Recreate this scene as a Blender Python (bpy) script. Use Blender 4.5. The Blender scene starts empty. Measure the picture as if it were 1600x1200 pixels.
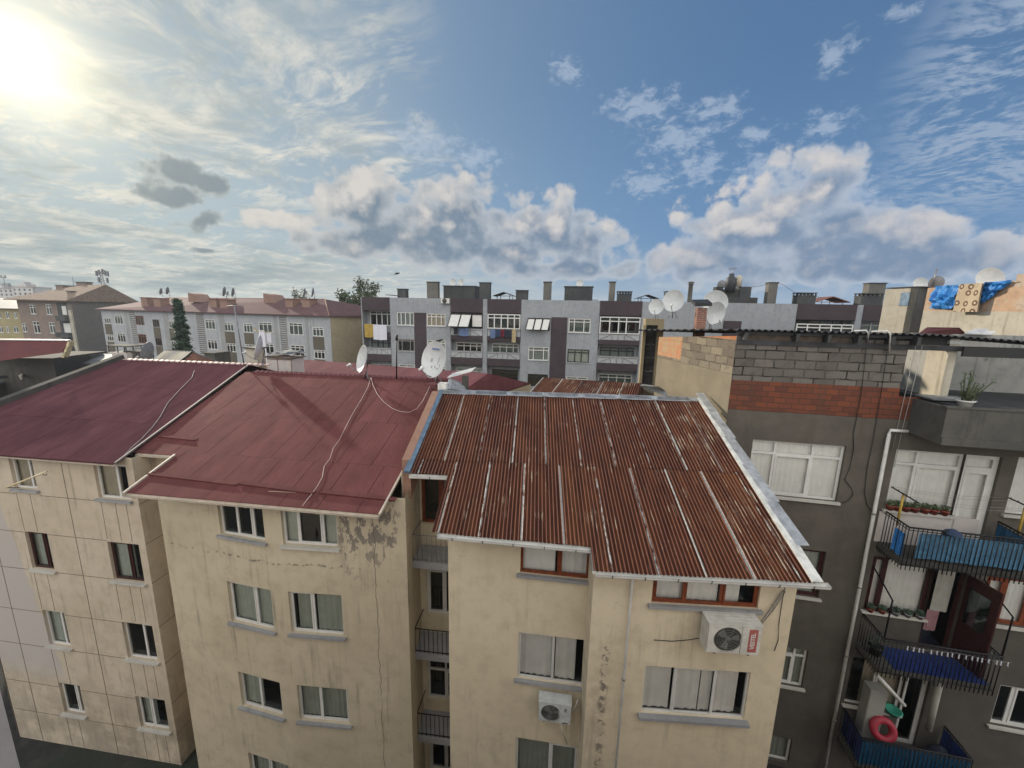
import bpy, bmesh, math, random
from mathutils import Vector, Matrix, noise
random.seed(7)
rad = math.radians
sc = bpy.context.scene
C = sc.collection
V3 = Vector

# ---------------------------------------------------------------- camera (origin; ground is at GZ)
FPX, PIT, ROL = 620.0, rad(10.5), rad(1.15)
GZ = -15.72
cam = bpy.data.cameras.new('camera'); camo = bpy.data.objects.new('camera', cam); C.objects.link(camo)
cam.sensor_width = 36.0; cam.sensor_fit = 'HORIZONTAL'; cam.lens = FPX / 1600 * 36
cam.clip_start = 0.05; cam.clip_end = 6000
_X = V3((1, 0, 0)); _U = V3((0, math.sin(PIT), math.cos(PIT))); _F = V3((0, math.cos(PIT), -math.sin(PIT)))
_r = _X * math.cos(ROL) + _U * math.sin(ROL); _u = -_X * math.sin(ROL) + _U * math.cos(ROL)
camo.matrix_world = Matrix(((_r.x, _u.x, -_F.x, 0), (_r.y, _u.y, -_F.y, 0), (_r.z, _u.z, -_F.z, 0), (0, 0, 0, 1)))
sc.camera = camo

def ray(x, y):                                  # direction in which a detail is seen, used to measure real positions on real planes
    return _r * ((x - 800) / FPX) + _u * (-(y - 600) / FPX) + _F
def at_depth(x, y, Y): r = ray(x, y); return r * (Y / r.y)
def at_height(x, y, z): r = ray(x, y); return r * (z / r.z)
def azel(x, y):
    r = ray(x, y).normalized(); return math.atan2(r.x, r.y), math.asin(r.z)

# ---------------------------------------------------------------- light
SUN_AZ, SUN_EL = azel(22, 62)
SUN_EL = rad(19.5)
sdir = V3((math.sin(SUN_AZ) * math.cos(SUN_EL), math.cos(SUN_AZ) * math.cos(SUN_EL), math.sin(SUN_EL)))
sl = bpy.data.lights.new('sun', 'SUN'); sl.energy = 2.4; sl.angle = rad(1.3); sl.color = (1.0, 0.89, 0.72)
so = bpy.data.objects.new('sun', sl); C.objects.link(so)
so.rotation_euler = sdir.to_track_quat('Z', 'Y').to_euler()
sc.view_settings.view_transform = 'Standard'; sc.view_settings.look = 'None'
sc.view_settings.gamma = 1.0; sc.view_settings.exposure = 0.80
sc.cycles.max_bounces = 6; sc.cycles.diffuse_bounces = 4; sc.cycles.transparent_max_bounces = 12
sc.cycles.caustics_reflective = False; sc.cycles.caustics_refractive = False
sc.cycles.sample_clamp_indirect = 6.0
try: sc.cycles.use_denoising = True
except Exception: pass

class NT:                                       # tiny node-graph helper
    def __init__(s, tree): s.t = tree; s.n = tree.nodes; s.l = tree.links; s.n.clear()
    def node(s, typ, **k):
        nd = s.n.new(typ)
        for a, b in k.items(): setattr(nd, a, b)
        return nd
    def put(s, sock, v):
        if isinstance(v, bpy.types.NodeSocket): s.l.new(v, sock)
        elif v is not None:
            if hasattr(sock.default_value, '__len__') and not hasattr(v, '__len__'): v = [v] * len(sock.default_value)
            if hasattr(v, '__len__') and len(sock.default_value) == 4 and len(v) == 3: v = tuple(v) + (1,)
            sock.default_value = v
    def m(s, op, a, b=None, c=None, clamp=False):
        nd = s.node('ShaderNodeMath', operation=op, use_clamp=clamp)
        for i, v in enumerate((a, b, c)):
            if v is not None: s.put(nd.inputs[i], v)
        return nd.outputs[0]
    def vm(s, op, a, b=None, out=0, scale=None):
        nd = s.node('ShaderNodeVectorMath', operation=op)
        s.put(nd.inputs[0], a)
        if b is not None: s.put(nd.inputs[1], b)
        if scale is not None: s.put(nd.inputs['Scale'], scale)
        return nd.outputs[out]
    def xyz(s, x, y, z=0.0):
        nd = s.node('ShaderNodeCombineXYZ'); s.put(nd.inputs[0], x); s.put(nd.inputs[1], y); s.put(nd.inputs[2], z); return nd.outputs[0]
    def sep(s, v): nd = s.node('ShaderNodeSeparateXYZ'); s.put(nd.inputs[0], v); return nd.outputs
    def mix(s, f, a, b, typ='MIX'):
        nd = s.node('ShaderNodeMix', data_type='RGBA', blend_type=typ, clamp_factor=True)
        s.put(nd.inputs[0], f); s.put(nd.inputs[6], a); s.put(nd.inputs[7], b); return nd.outputs[2]
    def step(s, v, a, b, lo=0.0, hi=1.0):
        nd = s.node('ShaderNodeMapRange', interpolation_type='SMOOTHSTEP', clamp=True)
        s.put(nd.inputs[0], v); s.put(nd.inputs[1], a); s.put(nd.inputs[2], b); s.put(nd.inputs[3], lo); s.put(nd.inputs[4], hi); return nd.outputs[0]
    def noise(s, vec, scale=1.0, detail=4.0, rough=0.55, dist=0.0, col=False):
        nd = s.node('ShaderNodeTexNoise'); s.put(nd.inputs['Vector'], vec); nd.inputs['Scale'].default_value = scale
        nd.inputs['Detail'].default_value = detail; nd.inputs['Roughness'].default_value = rough; nd.inputs['Distortion'].default_value = dist
        return nd.outputs['Color' if col else 'Fac']
    def scl(s, v, k): return s.vm('MULTIPLY', v, k)

# ---------------------------------------------------------------- sky: physical sky + broken cloud seen by direction
w = bpy.data.worlds.new('World'); sc.world = w; w.use_nodes = True
g = NT(w.node_tree)
tc = g.node('ShaderNodeTexCoord').outputs['Generated']
D = g.vm('NORMALIZE', tc)
sky = g.node('ShaderNodeTexSky', sky_type='NISHITA', sun_disc=False)
sky.sun_elevation = SUN_EL; sky.sun_rotation = SUN_AZ; sky.air_density = 1.0; sky.dust_density = 0.6; sky.ozone_density = 2.0
base = sky.outputs[0]
dx, dy, dz = g.sep(D)
AZ = g.m('ARCTAN2', dx, dy); EL = g.m('ARCSINE', dz)
P2 = g.xyz(AZ, EL, 0.0)
sund = g.vm('DOT_PRODUCT', D, tuple(sdir), out=1)
ang = g.m('ARCCOSINE', g.m('MINIMUM', sund, 0.99999))
def blob(px, py, rx, ry, lim=1.0):              # soft ellipse of sky around a direction
    a, e = azel(px, py); kx = rx / FPX * math.cos(a) ** 2; ky = ry / FPX * math.cos(a)
    d = g.vm('LENGTH', g.scl(g.vm('SUBTRACT', P2, (a, e, 0)), (1 / kx, 1 / ky, 0)), out=1)
    return g.m('SUBTRACT', 1.0, d)
def union(l):
    r = l[0]
    for x in l[1:]:
        n = g.node('ShaderNodeMath', operation='SMOOTH_MAX'); g.put(n.inputs[0], r); g.put(n.inputs[1], x); n.inputs[2].default_value = 0.25; r = n.outputs[0]
    return r
# high streaky cloud on a flat layer far overhead
inv = g.m('DIVIDE', 1.0, g.m('ADD', g.m('MAXIMUM', dz, 0.0), 0.10))
LAY = g.xyz(g.m('MULTIPLY', dx, inv), g.m('MULTIPLY', dy, inv), 0.0)
rot = g.node('ShaderNodeVectorRotate', rotation_type='Z_AXIS'); g.put(rot.inputs['Vector'], LAY); rot.inputs['Angle'].default_value = rad(28)
LR = rot.outputs[0]
warp = g.noise(g.scl(LR, (1.1, 1.1, 1)), 1.3, 2, 0.5, col=True)
LW = g.vm('ADD', LR, g.scl(g.vm('SUBTRACT', warp, (0.5, 0.5, 0.5)), (0.55, 0.55, 0)))
ci = g.noise(g.scl(LW, (1.0, 1.75, 1)), 2.0, 9, 0.60)
ci2 = g.noise(g.scl(LW, (1.0, 1.6, 1)), 13.0, 5, 0.62)
cirr = g.m('ADD', g.m('MULTIPLY', ci, 0.72), g.m('MULTIPLY', ci2, 0.28))
# where the layer is thick (left side of the view) and where it only wisps
reg = union([blob(60, 60, 600, 330), blob(440, 30, 240, 170), blob(60, 400, 560, 200), blob(300, 150, 330, 190), blob(520, 215, 200, 75), blob(420, 425, 420, 60)])
reg2 = union([blob(1590, 130, 230, 190), blob(1540, 250, 190, 80)])
reg3 = union([blob(1010, 285, 60, 26), blob(1090, 262, 52, 30), blob(1000, 168, 75, 28), blob(885, 112, 32, 20), blob(1060, 215, 75, 32), blob(1180, 212, 36, 20), blob(1290, 195, 50, 26), blob(1185, 270, 70, 40), blob(1305, 85, 40, 26), blob(1120, 172, 60, 24), blob(660, 225, 70, 34), blob(745, 245, 50, 22), blob(1330, 300, 70, 26), blob(1410, 20, 46, 12)])
c1 = g.m('MULTIPLY', g.step(reg, -0.15, 0.55), g.step(cirr, g.m('SUBTRACT', 0.50, g.m('MULTIPLY', g.step(reg, 0.0, 1.1), 0.15)), 0.585))
c1 = g.m('MULTIPLY', c1, 0.88)
veil = g.m('MULTIPLY', g.step(reg, -0.3, 0.9), 0.42)
c2 = g.m('MULTIPLY', g.step(reg2, -0.1, 0.6), g.step(g.m('ADD', g.m('MULTIPLY', ci2, 0.5), g.m('MULTIPLY', ci, 0.5)), 0.43, 0.56, 0, 0.75))
sm = g.noise(g.scl(P2, (34, 62, 1)), 1.0, 7, 0.66, 0.3)
c3 = g.m('MULTIPLY', g.step(g.m('ADD', reg3, g.m('MULTIPLY', g.m('SUBTRACT', sm, 0.5), 3.2)), 0.15, 1.0), 0.78)
# heaped cumulus low over the roofs
def cumulus(blobs, off, ns=13.0, amp=1.0):
    q = P2 if off is None else g.vm('ADD', P2, off)
    lst = []
    for px, py, rx, ry in blobs:
        a, e = azel(px, py); kx = rx / FPX * math.cos(a) ** 2; ky = ry / FPX * math.cos(a)
        d = g.vm('LENGTH', g.scl(g.vm('SUBTRACT', q, (a, e, 0)), (1 / kx, 1 / ky, 0)), out=1)
        lst.append(g.m('MULTIPLY', g.m('SUBTRACT', 1.12, d), 0.9))
    env = union(lst)
    vn = g.node('ShaderNodeTexVoronoi', feature='F1'); g.put(vn.inputs['Vector'], g.vm('ADD', g.scl(q, (1, 1.25, 1)), g.scl(g.noise(q, 22, 3, 0.5, col=True), (0.035, 0.035, 0))))
    vn.inputs['Scale'].default_value = 22.0
    n1 = g.noise(q, ns, 9, 0.58, 0.1)
    bil = g.m('SUBTRACT', 0.42, vn.outputs['Distance'])
    return g.m('ADD', env, g.m('ADD', g.m('MULTIPLY', g.m('SUBTRACT', n1, 0.5), 1.9 * amp), g.m('MULTIPLY', bil, 0.75)))
CB = [(565, 322, 70, 46), (610, 372, 130, 34), (700, 345, 80, 54), (770, 395, 150, 32), (860, 372, 95, 50), (450, 345, 62, 14),
      (1250, 315, 82, 60), (1180, 365, 130, 52), (1320, 375, 120, 54), (1430, 378, 66, 52), (1300, 415, 330, 30), (1560, 405, 170, 34), (1090, 410, 110, 22), (870, 420, 110, 16)]
CD = [(285, 268, 36, 17), (262, 310, 56, 22), (334, 286, 24, 17), (316, 346, 24, 20), (325, 392, 18, 5)]
dA = cumulus(CB, None); sa, se = azel(22, 62)
dB = cumulus(CB, (-0.030, 0.045, 0))
dC = cumulus(CD, None, 15.0, 1.5)
mA = g.step(dA, -0.22, 0.12); mC = g.m('MULTIPLY', g.step(dC, -0.10, 0.22), 0.92)
lit = g.step(g.m('SUBTRACT', dA, dB), 0.12, 1.05)
thick = g.step(dA, -0.05, 0.75)
# sky colours in the same units as the physical sky
glow = g.m('POWER', g.m('MAXIMUM', g.m('SUBTRACT', 1.0, g.m('DIVIDE', ang, 1.0)), 0.0), 2.2)
core = g.m('POWER', 2.718, g.m('MULTIPLY', ang, -23.0))
S0 = g.scl(base, (0.030, 0.048, 0.066))
S = g.vm('DIVIDE', S0, g.vm('ADD', g.scl(S0, (3.4, 2.5, 1.7)), (1, 1, 1)))          # thin high haze flattens the brightest part
S = g.mix(0.38, S, g.mix(g.step(AZ, -0.6, 0.6), (0.255, 0.325, 0.37), (0.10, 0.18, 0.31)))
far = g.step(EL, 0.0, 0.50, 1.0, 0.0)
side = g.step(AZ, -0.9, 0.9)
S = g.mix(g.m('MULTIPLY', far, 0.6), S, g.mix(g.step(AZ, -0.8, 0.5), (0.26, 0.31, 0.31), (0.105, 0.19, 0.32)))
S = g.mix(g.m('MULTIPLY', far, g.step(EL, 0.0, 0.16, 0.6, 0.0)), S, g.mix(side, (0.36, 0.37, 0.33), (0.21, 0.27, 0.34)))
S = g.mix(veil, S, g.mix(side, (0.215, 0.25, 0.25), (0.16, 0.23, 0.31)))
cn = g.step(g.noise(LW, 3.2, 6, 0.62), 0.36, 0.62)
S = g.mix(c1, S, g.mix(cn, g.mix(side, (0.20, 0.235, 0.245), (0.18, 0.235, 0.30)), g.mix(side, (0.43, 0.415, 0.37), (0.37, 0.38, 0.39))))
S = g.mix(c2, S, (0.205, 0.255, 0.33))
S = g.mix(g.m('MULTIPLY', c3, 0.75), S, (0.26, 0.31, 0.38))
bank = g.m('MULTIPLY', g.step(EL, 0.05, 0.17, 1.0, 0.0), g.step(g.noise(g.scl(P2, (3.0, 15.0, 1)), 1.7, 7, 0.6), 0.42, 0.62))
S = g.mix(g.m('MULTIPLY', bank, 0.75), S, g.mix(g.step(AZ, -0.62, -0.25), (0.115, 0.165, 0.195), g.mix(side, (0.36, 0.36, 0.32), (0.20, 0.26, 0.34))))
S = g.mix(mC, S, g.mix(g.step(g.m('ADD', dC, g.m('MULTIPLY', g.noise(P2, 40, 4), 0.5)), 0.1, 0.75), (0.24, 0.265, 0.265), (0.105, 0.14, 0.17)))
detail = g.noise(P2, 34, 6, 0.62)
base_sh = g.step(EL, 0.075, 0.20)
lit = g.m('MULTIPLY', lit, g.m('ADD', 0.45, g.m('MULTIPLY', base_sh, 0.55)))
litc = g.m('ADD', lit, g.m('MULTIPLY', g.m('SUBTRACT', detail, 0.5), 0.8), clamp=True)
core_c = g.mix(side, (0.095, 0.130, 0.165), (0.115, 0.162, 0.235)); rim_c = g.mix(side, (0.29, 0.30, 0.30), (0.25, 0.29, 0.35))
S = g.mix(g.m('MULTIPLY', mA, 0.95), S, g.mix(litc, g.mix(thick, rim_c, core_c), g.mix(side, (0.38, 0.365, 0.345), (0.375, 0.36, 0.355))))
S = g.vm('ADD', S, g.scl((1.0, 0.86, 0.52), g.m('ADD', g.m('MULTIPLY', glow, 0.075), g.m('MULTIPLY', core, 1.15))))
# bright white added to the unseen sky behind the viewer, lifting shaded facades
back_fill = g.m('MULTIPLY', g.step(dy, -0.45, 0.0, 1.0, 0.0), g.step(EL, -0.02, 0.06))
S = g.mix(back_fill, S, g.mix(g.step(g.noise(D, 2.2, 4, 0.55), 0.35, 0.65), (0.80, 0.83, 0.87), (1.20, 1.17, 1.10)))
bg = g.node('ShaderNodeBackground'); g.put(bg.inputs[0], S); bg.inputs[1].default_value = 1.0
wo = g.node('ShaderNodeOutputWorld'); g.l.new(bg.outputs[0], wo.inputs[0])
w.cycles.sampling_method = 'MANUAL'; w.cycles.sample_map_resolution = 512
# ---------------------------------------------------------------- materials
MATS = {}
def material(name):
    m = bpy.data.materials.new(name); m.use_nodes = True; MATS[name] = m
    n = NT(m.node_tree); b = n.node('ShaderNodeBsdfPrincipled'); o = n.node('ShaderNodeOutputMaterial'); n.l.new(b.outputs[0], o.inputs[0])
    return m, n, b
def bump(n, b, h, strength=0.3, dist=0.01):
    k = n.node('ShaderNodeBump'); k.inputs['Strength'].default_value = strength; k.inputs['Distance'].default_value = dist
    n.put(k.inputs['Height'], h); n.l.new(k.outputs[0], b.inputs['Normal'])
def OBJ(n): return n.node('ShaderNodeTexCoord').outputs['Object']
def UVc(n): return n.node('ShaderNodeTexCoord').outputs['UV']
def plain(name, col, rough=0.6, metal=0.0, var=0.12, scale=3.0, spec=0.4):
    m, n, b = material(name); p = OBJ(n)
    f = n.noise(p, scale, 6, 0.6)
    c = n.mix(n.step(f, 0.3, 0.7), tuple(x * (1 - var) for x in col), tuple(min(1, x * (1 + var)) for x in col))
    n.put(b.inputs['Base Color'], c); n.put(b.inputs['Roughness'], n.m('ADD', rough - 0.06, n.m('MULTIPLY', f, 0.12)))
    b.inputs['Metallic'].default_value = metal; b.inputs['Specular IOR Level'].default_value = spec
    return m
def plaster(name, c1, c2, stain=(0.16, 0.14, 0.11), amt=0.5, streak=0.5, fine=0.25, extra=None, grime=0.0):
    m, n, b = material(name); p = OBJ(n)
    big = n.noise(p, 0.45, 5, 0.55, 0.4); mid = n.noise(p, 2.6, 7, 0.65); fin = n.noise(p, 38, 4, 0.6)
    c = n.mix(n.step(big, 0.36, 0.66), c1, c2)
    c = n.mix(n.m('MULTIPLY', n.step(mid, 0.42, 0.74), 0.6), c, tuple(x * 0.76 for x in c1))
    st = n.noise(n.scl(p, (3.6, 3.6, 0.22)), 1.6, 7, 0.62)
    st2 = n.noise(p, 0.8, 4, 0.5)
    sf = n.m('MULTIPLY', n.m('MULTIPLY', n.step(st, 0.50, 0.74), n.step(st2, 0.36, 0.62)), min(1.0, streak * 1.25))
    c = n.mix(sf, c, stain)
    spots = n.step(n.noise(p, 5.5, 9, 0.72), 0.575, 0.66)
    c = n.mix(n.m('MULTIPLY', n.m('MULTIPLY', spots, n.step(n.noise(p, 0.6, 3, 0.5), 0.45, 0.62)), amt), c, stain)
    c = n.mix(n.m('MULTIPLY', n.step(fin, 0.3, 0.7), fine * 0.45), c, tuple(x * 0.72 for x in c1))
    if extra: c = extra(n, p, c)
    n.put(b.inputs['Base Color'], c); b.inputs['Roughness'].default_value = 0.88; b.inputs['Specular IOR Level'].default_value = 0.25
    bump(n, b, n.m('ADD', n.m('MULTIPLY', fin, 0.35), n.m('MULTIPLY', mid, 0.9)), 0.35, 0.012)
    return m
def within(n, v, a, b_, s=0.05): return n.m('MULTIPLY', n.step(v, a - s, a + s), n.step(v, b_ - s, b_ + s, 1, 0))

def ex_left(n, p, c):                       # paler grey-lilac patch at the far left of the facade
    x, y, z = n.sep(p); e = n.m('ADD', x, n.m('ADD', n.m('MULTIPLY', n.noise(p, 2.2, 5, 0.6), 0.5), n.m('MULTIPLY', z, 0.17)))
    f = n.m('MULTIPLY', n.step(e, -17.2, -17.05, 1, 0), n.step(z, -13.2, -12.2))
    c = n.mix(f, c, (0.44, 0.40, 0.365))
    low = n.m('MULTIPLY', n.step(z, -15.5, -11.0, 1, 0), n.step(n.noise(p, 1.1, 6, 0.65), 0.35, 0.6))
    return n.mix(n.m('MULTIPLY', low, 0.55), c, (0.19, 0.165, 0.13))
M_A = plaster('beige_panel_render', (0.49, 0.41, 0.31), (0.55, 0.47, 0.37), extra=ex_left, amt=0.3)
def ex_b2(n, p, c):                         # peeled coat under the eave on the right, cracks
    x, y, z = n.sep(p)
    reg = n.m('MULTIPLY', within(n, x, -4.6, -2.9, 0.25), n.step(z, -8.2, -5.6))
    pe = n.step(n.m('ADD', n.noise(n.scl(p, (1, 1, 0.5)), 5.2, 6, 0.62), n.m('MULTIPLY', reg, 0.18)), 0.655, 0.675)
    c = n.mix(n.m('MULTIPLY', pe, reg), c, (0.19, 0.165, 0.14))
    v = n.m('SUBTRACT', x, n.m('ADD', -3.72, n.m('MULTIPLY', n.noise(n.xyz(0, 0, z), 1.4, 4, 0.6), 0.30)))
    cr = n.m('MULTIPLY', n.step(n.m('ABSOLUTE', v), 0.004, 0.016, 1, 0), n.step(n.noise(n.xyz(0, 3, z), 0.7, 3), 0.35, 0.45))
    c = n.mix(n.m('MULTIPLY', cr, 0.8), c, (0.10, 0.085, 0.07))
    h = n.m('SUBTRACT', z, n.m('ADD', -7.1, n.m('MULTIPLY', n.noise(n.xyz(x, y, 0), 1.3, 5, 0.6), 0.35)))
    ch = n.m('MULTIPLY', n.step(n.m('ABSOLUTE', h), 0.01, 0.05, 1, 0), n.step(n.noise(p, 7, 5, 0.7), 0.52, 0.58))
    c = n.mix(n.m('MULTIPLY', ch, n.m('MULTIPLY', 0.8, n.step(x, -4.4, -4.0, 1, 0))), c, (0.15, 0.13, 0.11))
    e = n.m('SUBTRACT', x, n.m('ADD', -10.50, n.m('MULTIPLY', n.noise(n.xyz(0, 7, z), 1.1, 6, 0.62), 0.35)))
    ce = n.step(n.m('ABSOLUTE', e), 0.006, 0.03, 1, 0)
    return n.mix(n.m('MULTIPLY', ce, 0.8), c, (0.13, 0.11, 0.09))
M_B = plaster('weathered_cream_render', (0.49, 0.42, 0.305), (0.56, 0.485, 0.36), extra=ex_b2, amt=0.35)
def ex_c(n, p, c):                          # long peeled streak beside the inner corner
    x, y, z = n.sep(p)
    w_ = n.m('SUBTRACT', x, n.m('ADD', 2.03, n.m('MULTIPLY', n.noise(n.xyz(0, 0, z), 1.9, 5, 0.65), 0.28)))
    f = n.m('MULTIPLY', n.step(n.m('ABSOLUTE', w_), 0.02, 0.13, 1, 0), n.step(n.noise(p, 4.2, 7, 0.68), 0.50, 0.545))
    f = n.m('MULTIPLY', f, n.m('MULTIPLY', n.step(z, -6.5, -7.4), n.step(y, 7.7, 7.65)))
    c = n.mix(f, c, (0.20, 0.175, 0.15))
    d = n.m('MULTIPLY', n.step(n.m('ABSOLUTE', n.m('SUBTRACT', x, 2.1)), 0.05, 0.42, 1, 0), n.step(n.noise(p, 2.4, 6, 0.6), 0.36, 0.62))
    return n.mix(n.m('MULTIPLY', d, n.m('MULTIPLY', 0.45, n.step(z, -6.5, -8.5))), c, (0.30, 0.25, 0.18))
M_C = plaster('warm_cream_render', (0.63, 0.54, 0.39), (0.68, 0.585, 0.43), extra=ex_c, amt=0.18, streak=0.32)
M_OWN = plaster('pale_render', (0.55, 0.50, 0.45), (0.60, 0.55, 0.49), amt=0.15, streak=0.2)
M_OWN2 = plaster('lilac_grey_render', (0.52, 0.47, 0.44), (0.55, 0.50, 0.47), amt=0.05, streak=0.08)
def ex_dark(n, p, c):
    x, y, z = n.sep(p)
    c = n.mix(n.m('MULTIPLY', n.step(z, -9.5, -5.0, 1, 0), 0.45), c, (0.06, 0.058, 0.05))  # lower wall darkened, the shade of the yard put into its colour
    return n.mix(n.m('MULTIPLY', n.step(n.noise(p, 1.2, 6, 0.6), 0.45, 0.7), 0.25), c, (0.12, 0.092, 0.075))
M_D = plaster('dark_cement_render', (0.098, 0.087, 0.073), (0.122, 0.107, 0.088), stain=(0.05, 0.044, 0.037), extra=ex_dark, amt=0.4, streak=0.35)
M_DS = plaster('tan_cement_render', (0.33, 0.27, 0.17), (0.39, 0.32, 0.20), stain=(0.15, 0.12, 0.08), amt=0.4, fine=0.6)
M_CONC = plaster('stained_concrete', (0.072, 0.070, 0.064), (0.105, 0.10, 0.088), stain=(0.045, 0.045, 0.042), amt=0.8, streak=0.9)
M_CONCL = plaster('pale_concrete', (0.42, 0.38, 0.30), (0.52, 0.48, 0.40), stain=(0.17, 0.15, 0.11), amt=0.7, streak=0.6)
M_TERR = plaster('grey_terrace_render', (0.30, 0.30, 0.29), (0.38, 0.37, 0.34), stain=(0.10, 0.10, 0.095), amt=0.7, streak=0.7)
def ex_s(n, p, c):
    f = n.step(n.noise(p, 1.1, 8, 0.68), 0.50, 0.54); c = n.mix(n.m('MULTIPLY', f, 0.7), c, (0.42, 0.36, 0.29)); return n.mix(n.m('MULTIPLY', n.step(n.noise(p, 7, 6, 0.7), 0.5, 0.62), 0.35), c, (0.22, 0.16, 0.12))
M_SALM = plaster('salmon_peeling_render', (0.42, 0.27, 0.18), (0.46, 0.32, 0.22), stain=(0.26, 0.20, 0.16), amt=1.0, streak=0.9, extra=ex_s)
M_SALM2 = plaster('pale_lower_render', (0.38, 0.35, 0.29), (0.45, 0.415, 0.35), stain=(0.18, 0.155, 0.125), amt=1.0, streak=1.0)
M_LG = plaster('light_grey_paint', (0.285, 0.30, 0.32), (0.33, 0.345, 0.365), stain=(0.17, 0.165, 0.16), amt=0.4, streak=0.6)
M_BR = plaster('brown_panel_paint', (0.060, 0.045, 0.052), (0.072, 0.054, 0.060), stain=(0.04, 0.03, 0.035), amt=0.1, streak=0.15)
M_WH = plaster('white_paint', (0.37, 0.38, 0.40), (0.42, 0.43, 0.44), stain=(0.22, 0.215, 0.20), amt=0.35, streak=0.6)
M_GB = plaster('grey_bay_paint', (0.30, 0.30, 0.30), (0.34, 0.34, 0.33), amt=0.1, streak=0.15)
M_OL = plaster('olive_panel', (0.115, 0.10, 0.078), (0.14, 0.12, 0.09), amt=0.1, streak=0.1)
M_CREAM = plaster('cream_side_render', (0.40, 0.33, 0.22), (0.44, 0.37, 0.25), amt=0.15, streak=0.2)
M_PINK = plaster('dusty_pink_render', (0.21, 0.16, 0.135), (0.25, 0.19, 0.16), amt=0.2, streak=0.3)
M_GREYW = plaster('grey_blank_render', (0.17, 0.155, 0.14), (0.195, 0.175, 0.155), amt=0.15, streak=0.25)
M_YEL = plaster('yellow_render', (0.33, 0.28, 0.15), (0.38, 0.32, 0.18), amt=0.2, streak=0.3)
M_FARW = plaster('far_white_render', (0.45, 0.43, 0.42), (0.52, 0.50, 0.48), amt=0.1, streak=0.1)
M_SOOT = plaster('sooty_chimney_render', (0.055, 0.06, 0.062), (0.085, 0.088, 0.088), stain=(0.03, 0.03, 0.03), amt=0.8, streak=0.9)
M_SOOT2 = plaster('weathered_chimney_render', (0.13, 0.125, 0.115), (0.18, 0.17, 0.15), stain=(0.06, 0.055, 0.05), amt=0.9, streak=1.0)
M_PEACH = plaster('peach_chimney_render', (0.27, 0.17, 0.135), (0.31, 0.20, 0.16), amt=0.2, streak=0.3)
M_SILL = plaster('grey_stone_sill', (0.27, 0.27, 0.275), (0.34, 0.34, 0.34), stain=(0.13, 0.125, 0.12), amt=0.6, streak=0.2)
M_SILLW = plaster('pale_stone_sill', (0.47, 0.45, 0.41), (0.53, 0.51, 0.46), stain=(0.28, 0.25, 0.21), amt=0.5, streak=0.2)
M_WHITEF = plain('white_frame', (0.62, 0.61, 0.58), 0.4, var=0.06)
M_WOOD = plain('red_brown_wood_frame', (0.17, 0.042, 0.015), 0.45, var=0.3, scale=9)
M_DWOOD = plain('dark_maroon_frame', (0.040, 0.012, 0.011), 0.45, var=0.3, scale=9)
M_BLACKF = plain('black_frame', (0.02, 0.02, 0.022), 0.4)
M_IRON = plain('black_iron', (0.007, 0.007, 0.009), 0.5, var=0.3)
M_GIRON = plain('grey_iron', (0.20, 0.18, 0.17), 0.6, var=0.3, scale=12)
M_GUT = plain('white_plastic_gutter', (0.66, 0.65, 0.62), 0.35, var=0.10, scale=4)
M_CGUT = plain('cream_metal_gutter', (0.52, 0.45, 0.37), 0.4, var=0.15, scale=5)
M_BLK = plain('dark_rubber', (0.018, 0.018, 0.018), 0.6)
M_ROOM = plain('dim_room', (0.035, 0.032, 0.028), 0.9)  # near-black colour paints the unlit rooms behind the windows
M_CURW = plain('white_curtain', (0.95, 0.93, 0.88), 0.9, var=0.05)
M_CURG = plain('grey_green_curtain', (0.42, 0.46, 0.40), 0.9, var=0.08)
M_CURT = plain('beige_curtain', (0.42, 0.36, 0.27), 0.9, var=0.08)
M_ACW = plain('aged_white_metal', (0.56, 0.54, 0.49), 0.45, var=0.12, scale=6)
M_ACG = plain('grey_white_metal', (0.50, 0.51, 0.50), 0.45, var=0.12, scale=6)
M_GRILLE = plain('dark_grille', (0.05, 0.05, 0.045), 0.5, var=0.3, scale=20)
M_FAN = plain('grey_fan', (0.16, 0.16, 0.15), 0.5)
M_REDL = plain('faded_red_label', (0.36, 0.10, 0.09), 0.6)
M_BLKL = plain('black_print', (0.02, 0.02, 0.02), 0.6)
M_DISH = plain('dish_white', (0.55, 0.56, 0.55), 0.45, var=0.10, scale=3)
M_DISHG = plain('dish_grey', (0.20, 0.20, 0.21), 0.5, var=0.15)
M_STEEL = plain('dull_steel', (0.22, 0.22, 0.23), 0.45, metal=0.6, var=0.2, scale=8)
M_ZINC = plain('zinc_flashing', (0.42, 0.43, 0.44), 0.42, metal=0.35, var=0.30, scale=4)
M_WFLASH = plain('whitewashed_flashing', (0.60, 0.60, 0.56), 0.5, var=0.22, scale=5)
M_BFLASH = plain('blue_grey_flashing', (0.13, 0.19, 0.26), 0.4, metal=0.3, var=0.25, scale=5)
M_ORP = plaster('orange_brown_parapet', (0.30, 0.17, 0.12), (0.36, 0.22, 0.155), stain=(0.15, 0.10, 0.08), amt=0.9, streak=0.3)
M_CABLE = plain('pink_white_cable', (0.50, 0.36, 0.34), 0.6)
M_GCABLE = plain('grey_cable', (0.30, 0.29, 0.28), 0.6)
M_BCABLE = plain('black_cable', (0.02, 0.02, 0.02), 0.6)
M_POLE = plain('cream_pole', (0.55, 0.46, 0.28), 0.45, var=0.15)
M_YPOLE = plain('yellow_painted_pole', (0.42, 0.28, 0.05), 0.5, var=0.25, scale=7)
M_TERRA = plain('terracotta', (0.26, 0.055, 0.035), 0.7, var=0.2)
M_LEAF = plain('leaf_green', (0.075, 0.10, 0.045), 0.6, var=0.4, scale=9)
M_LEAFD = plain('dark_conifer_green', (0.045, 0.075, 0.050), 0.7, var=0.4, scale=2)
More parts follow.
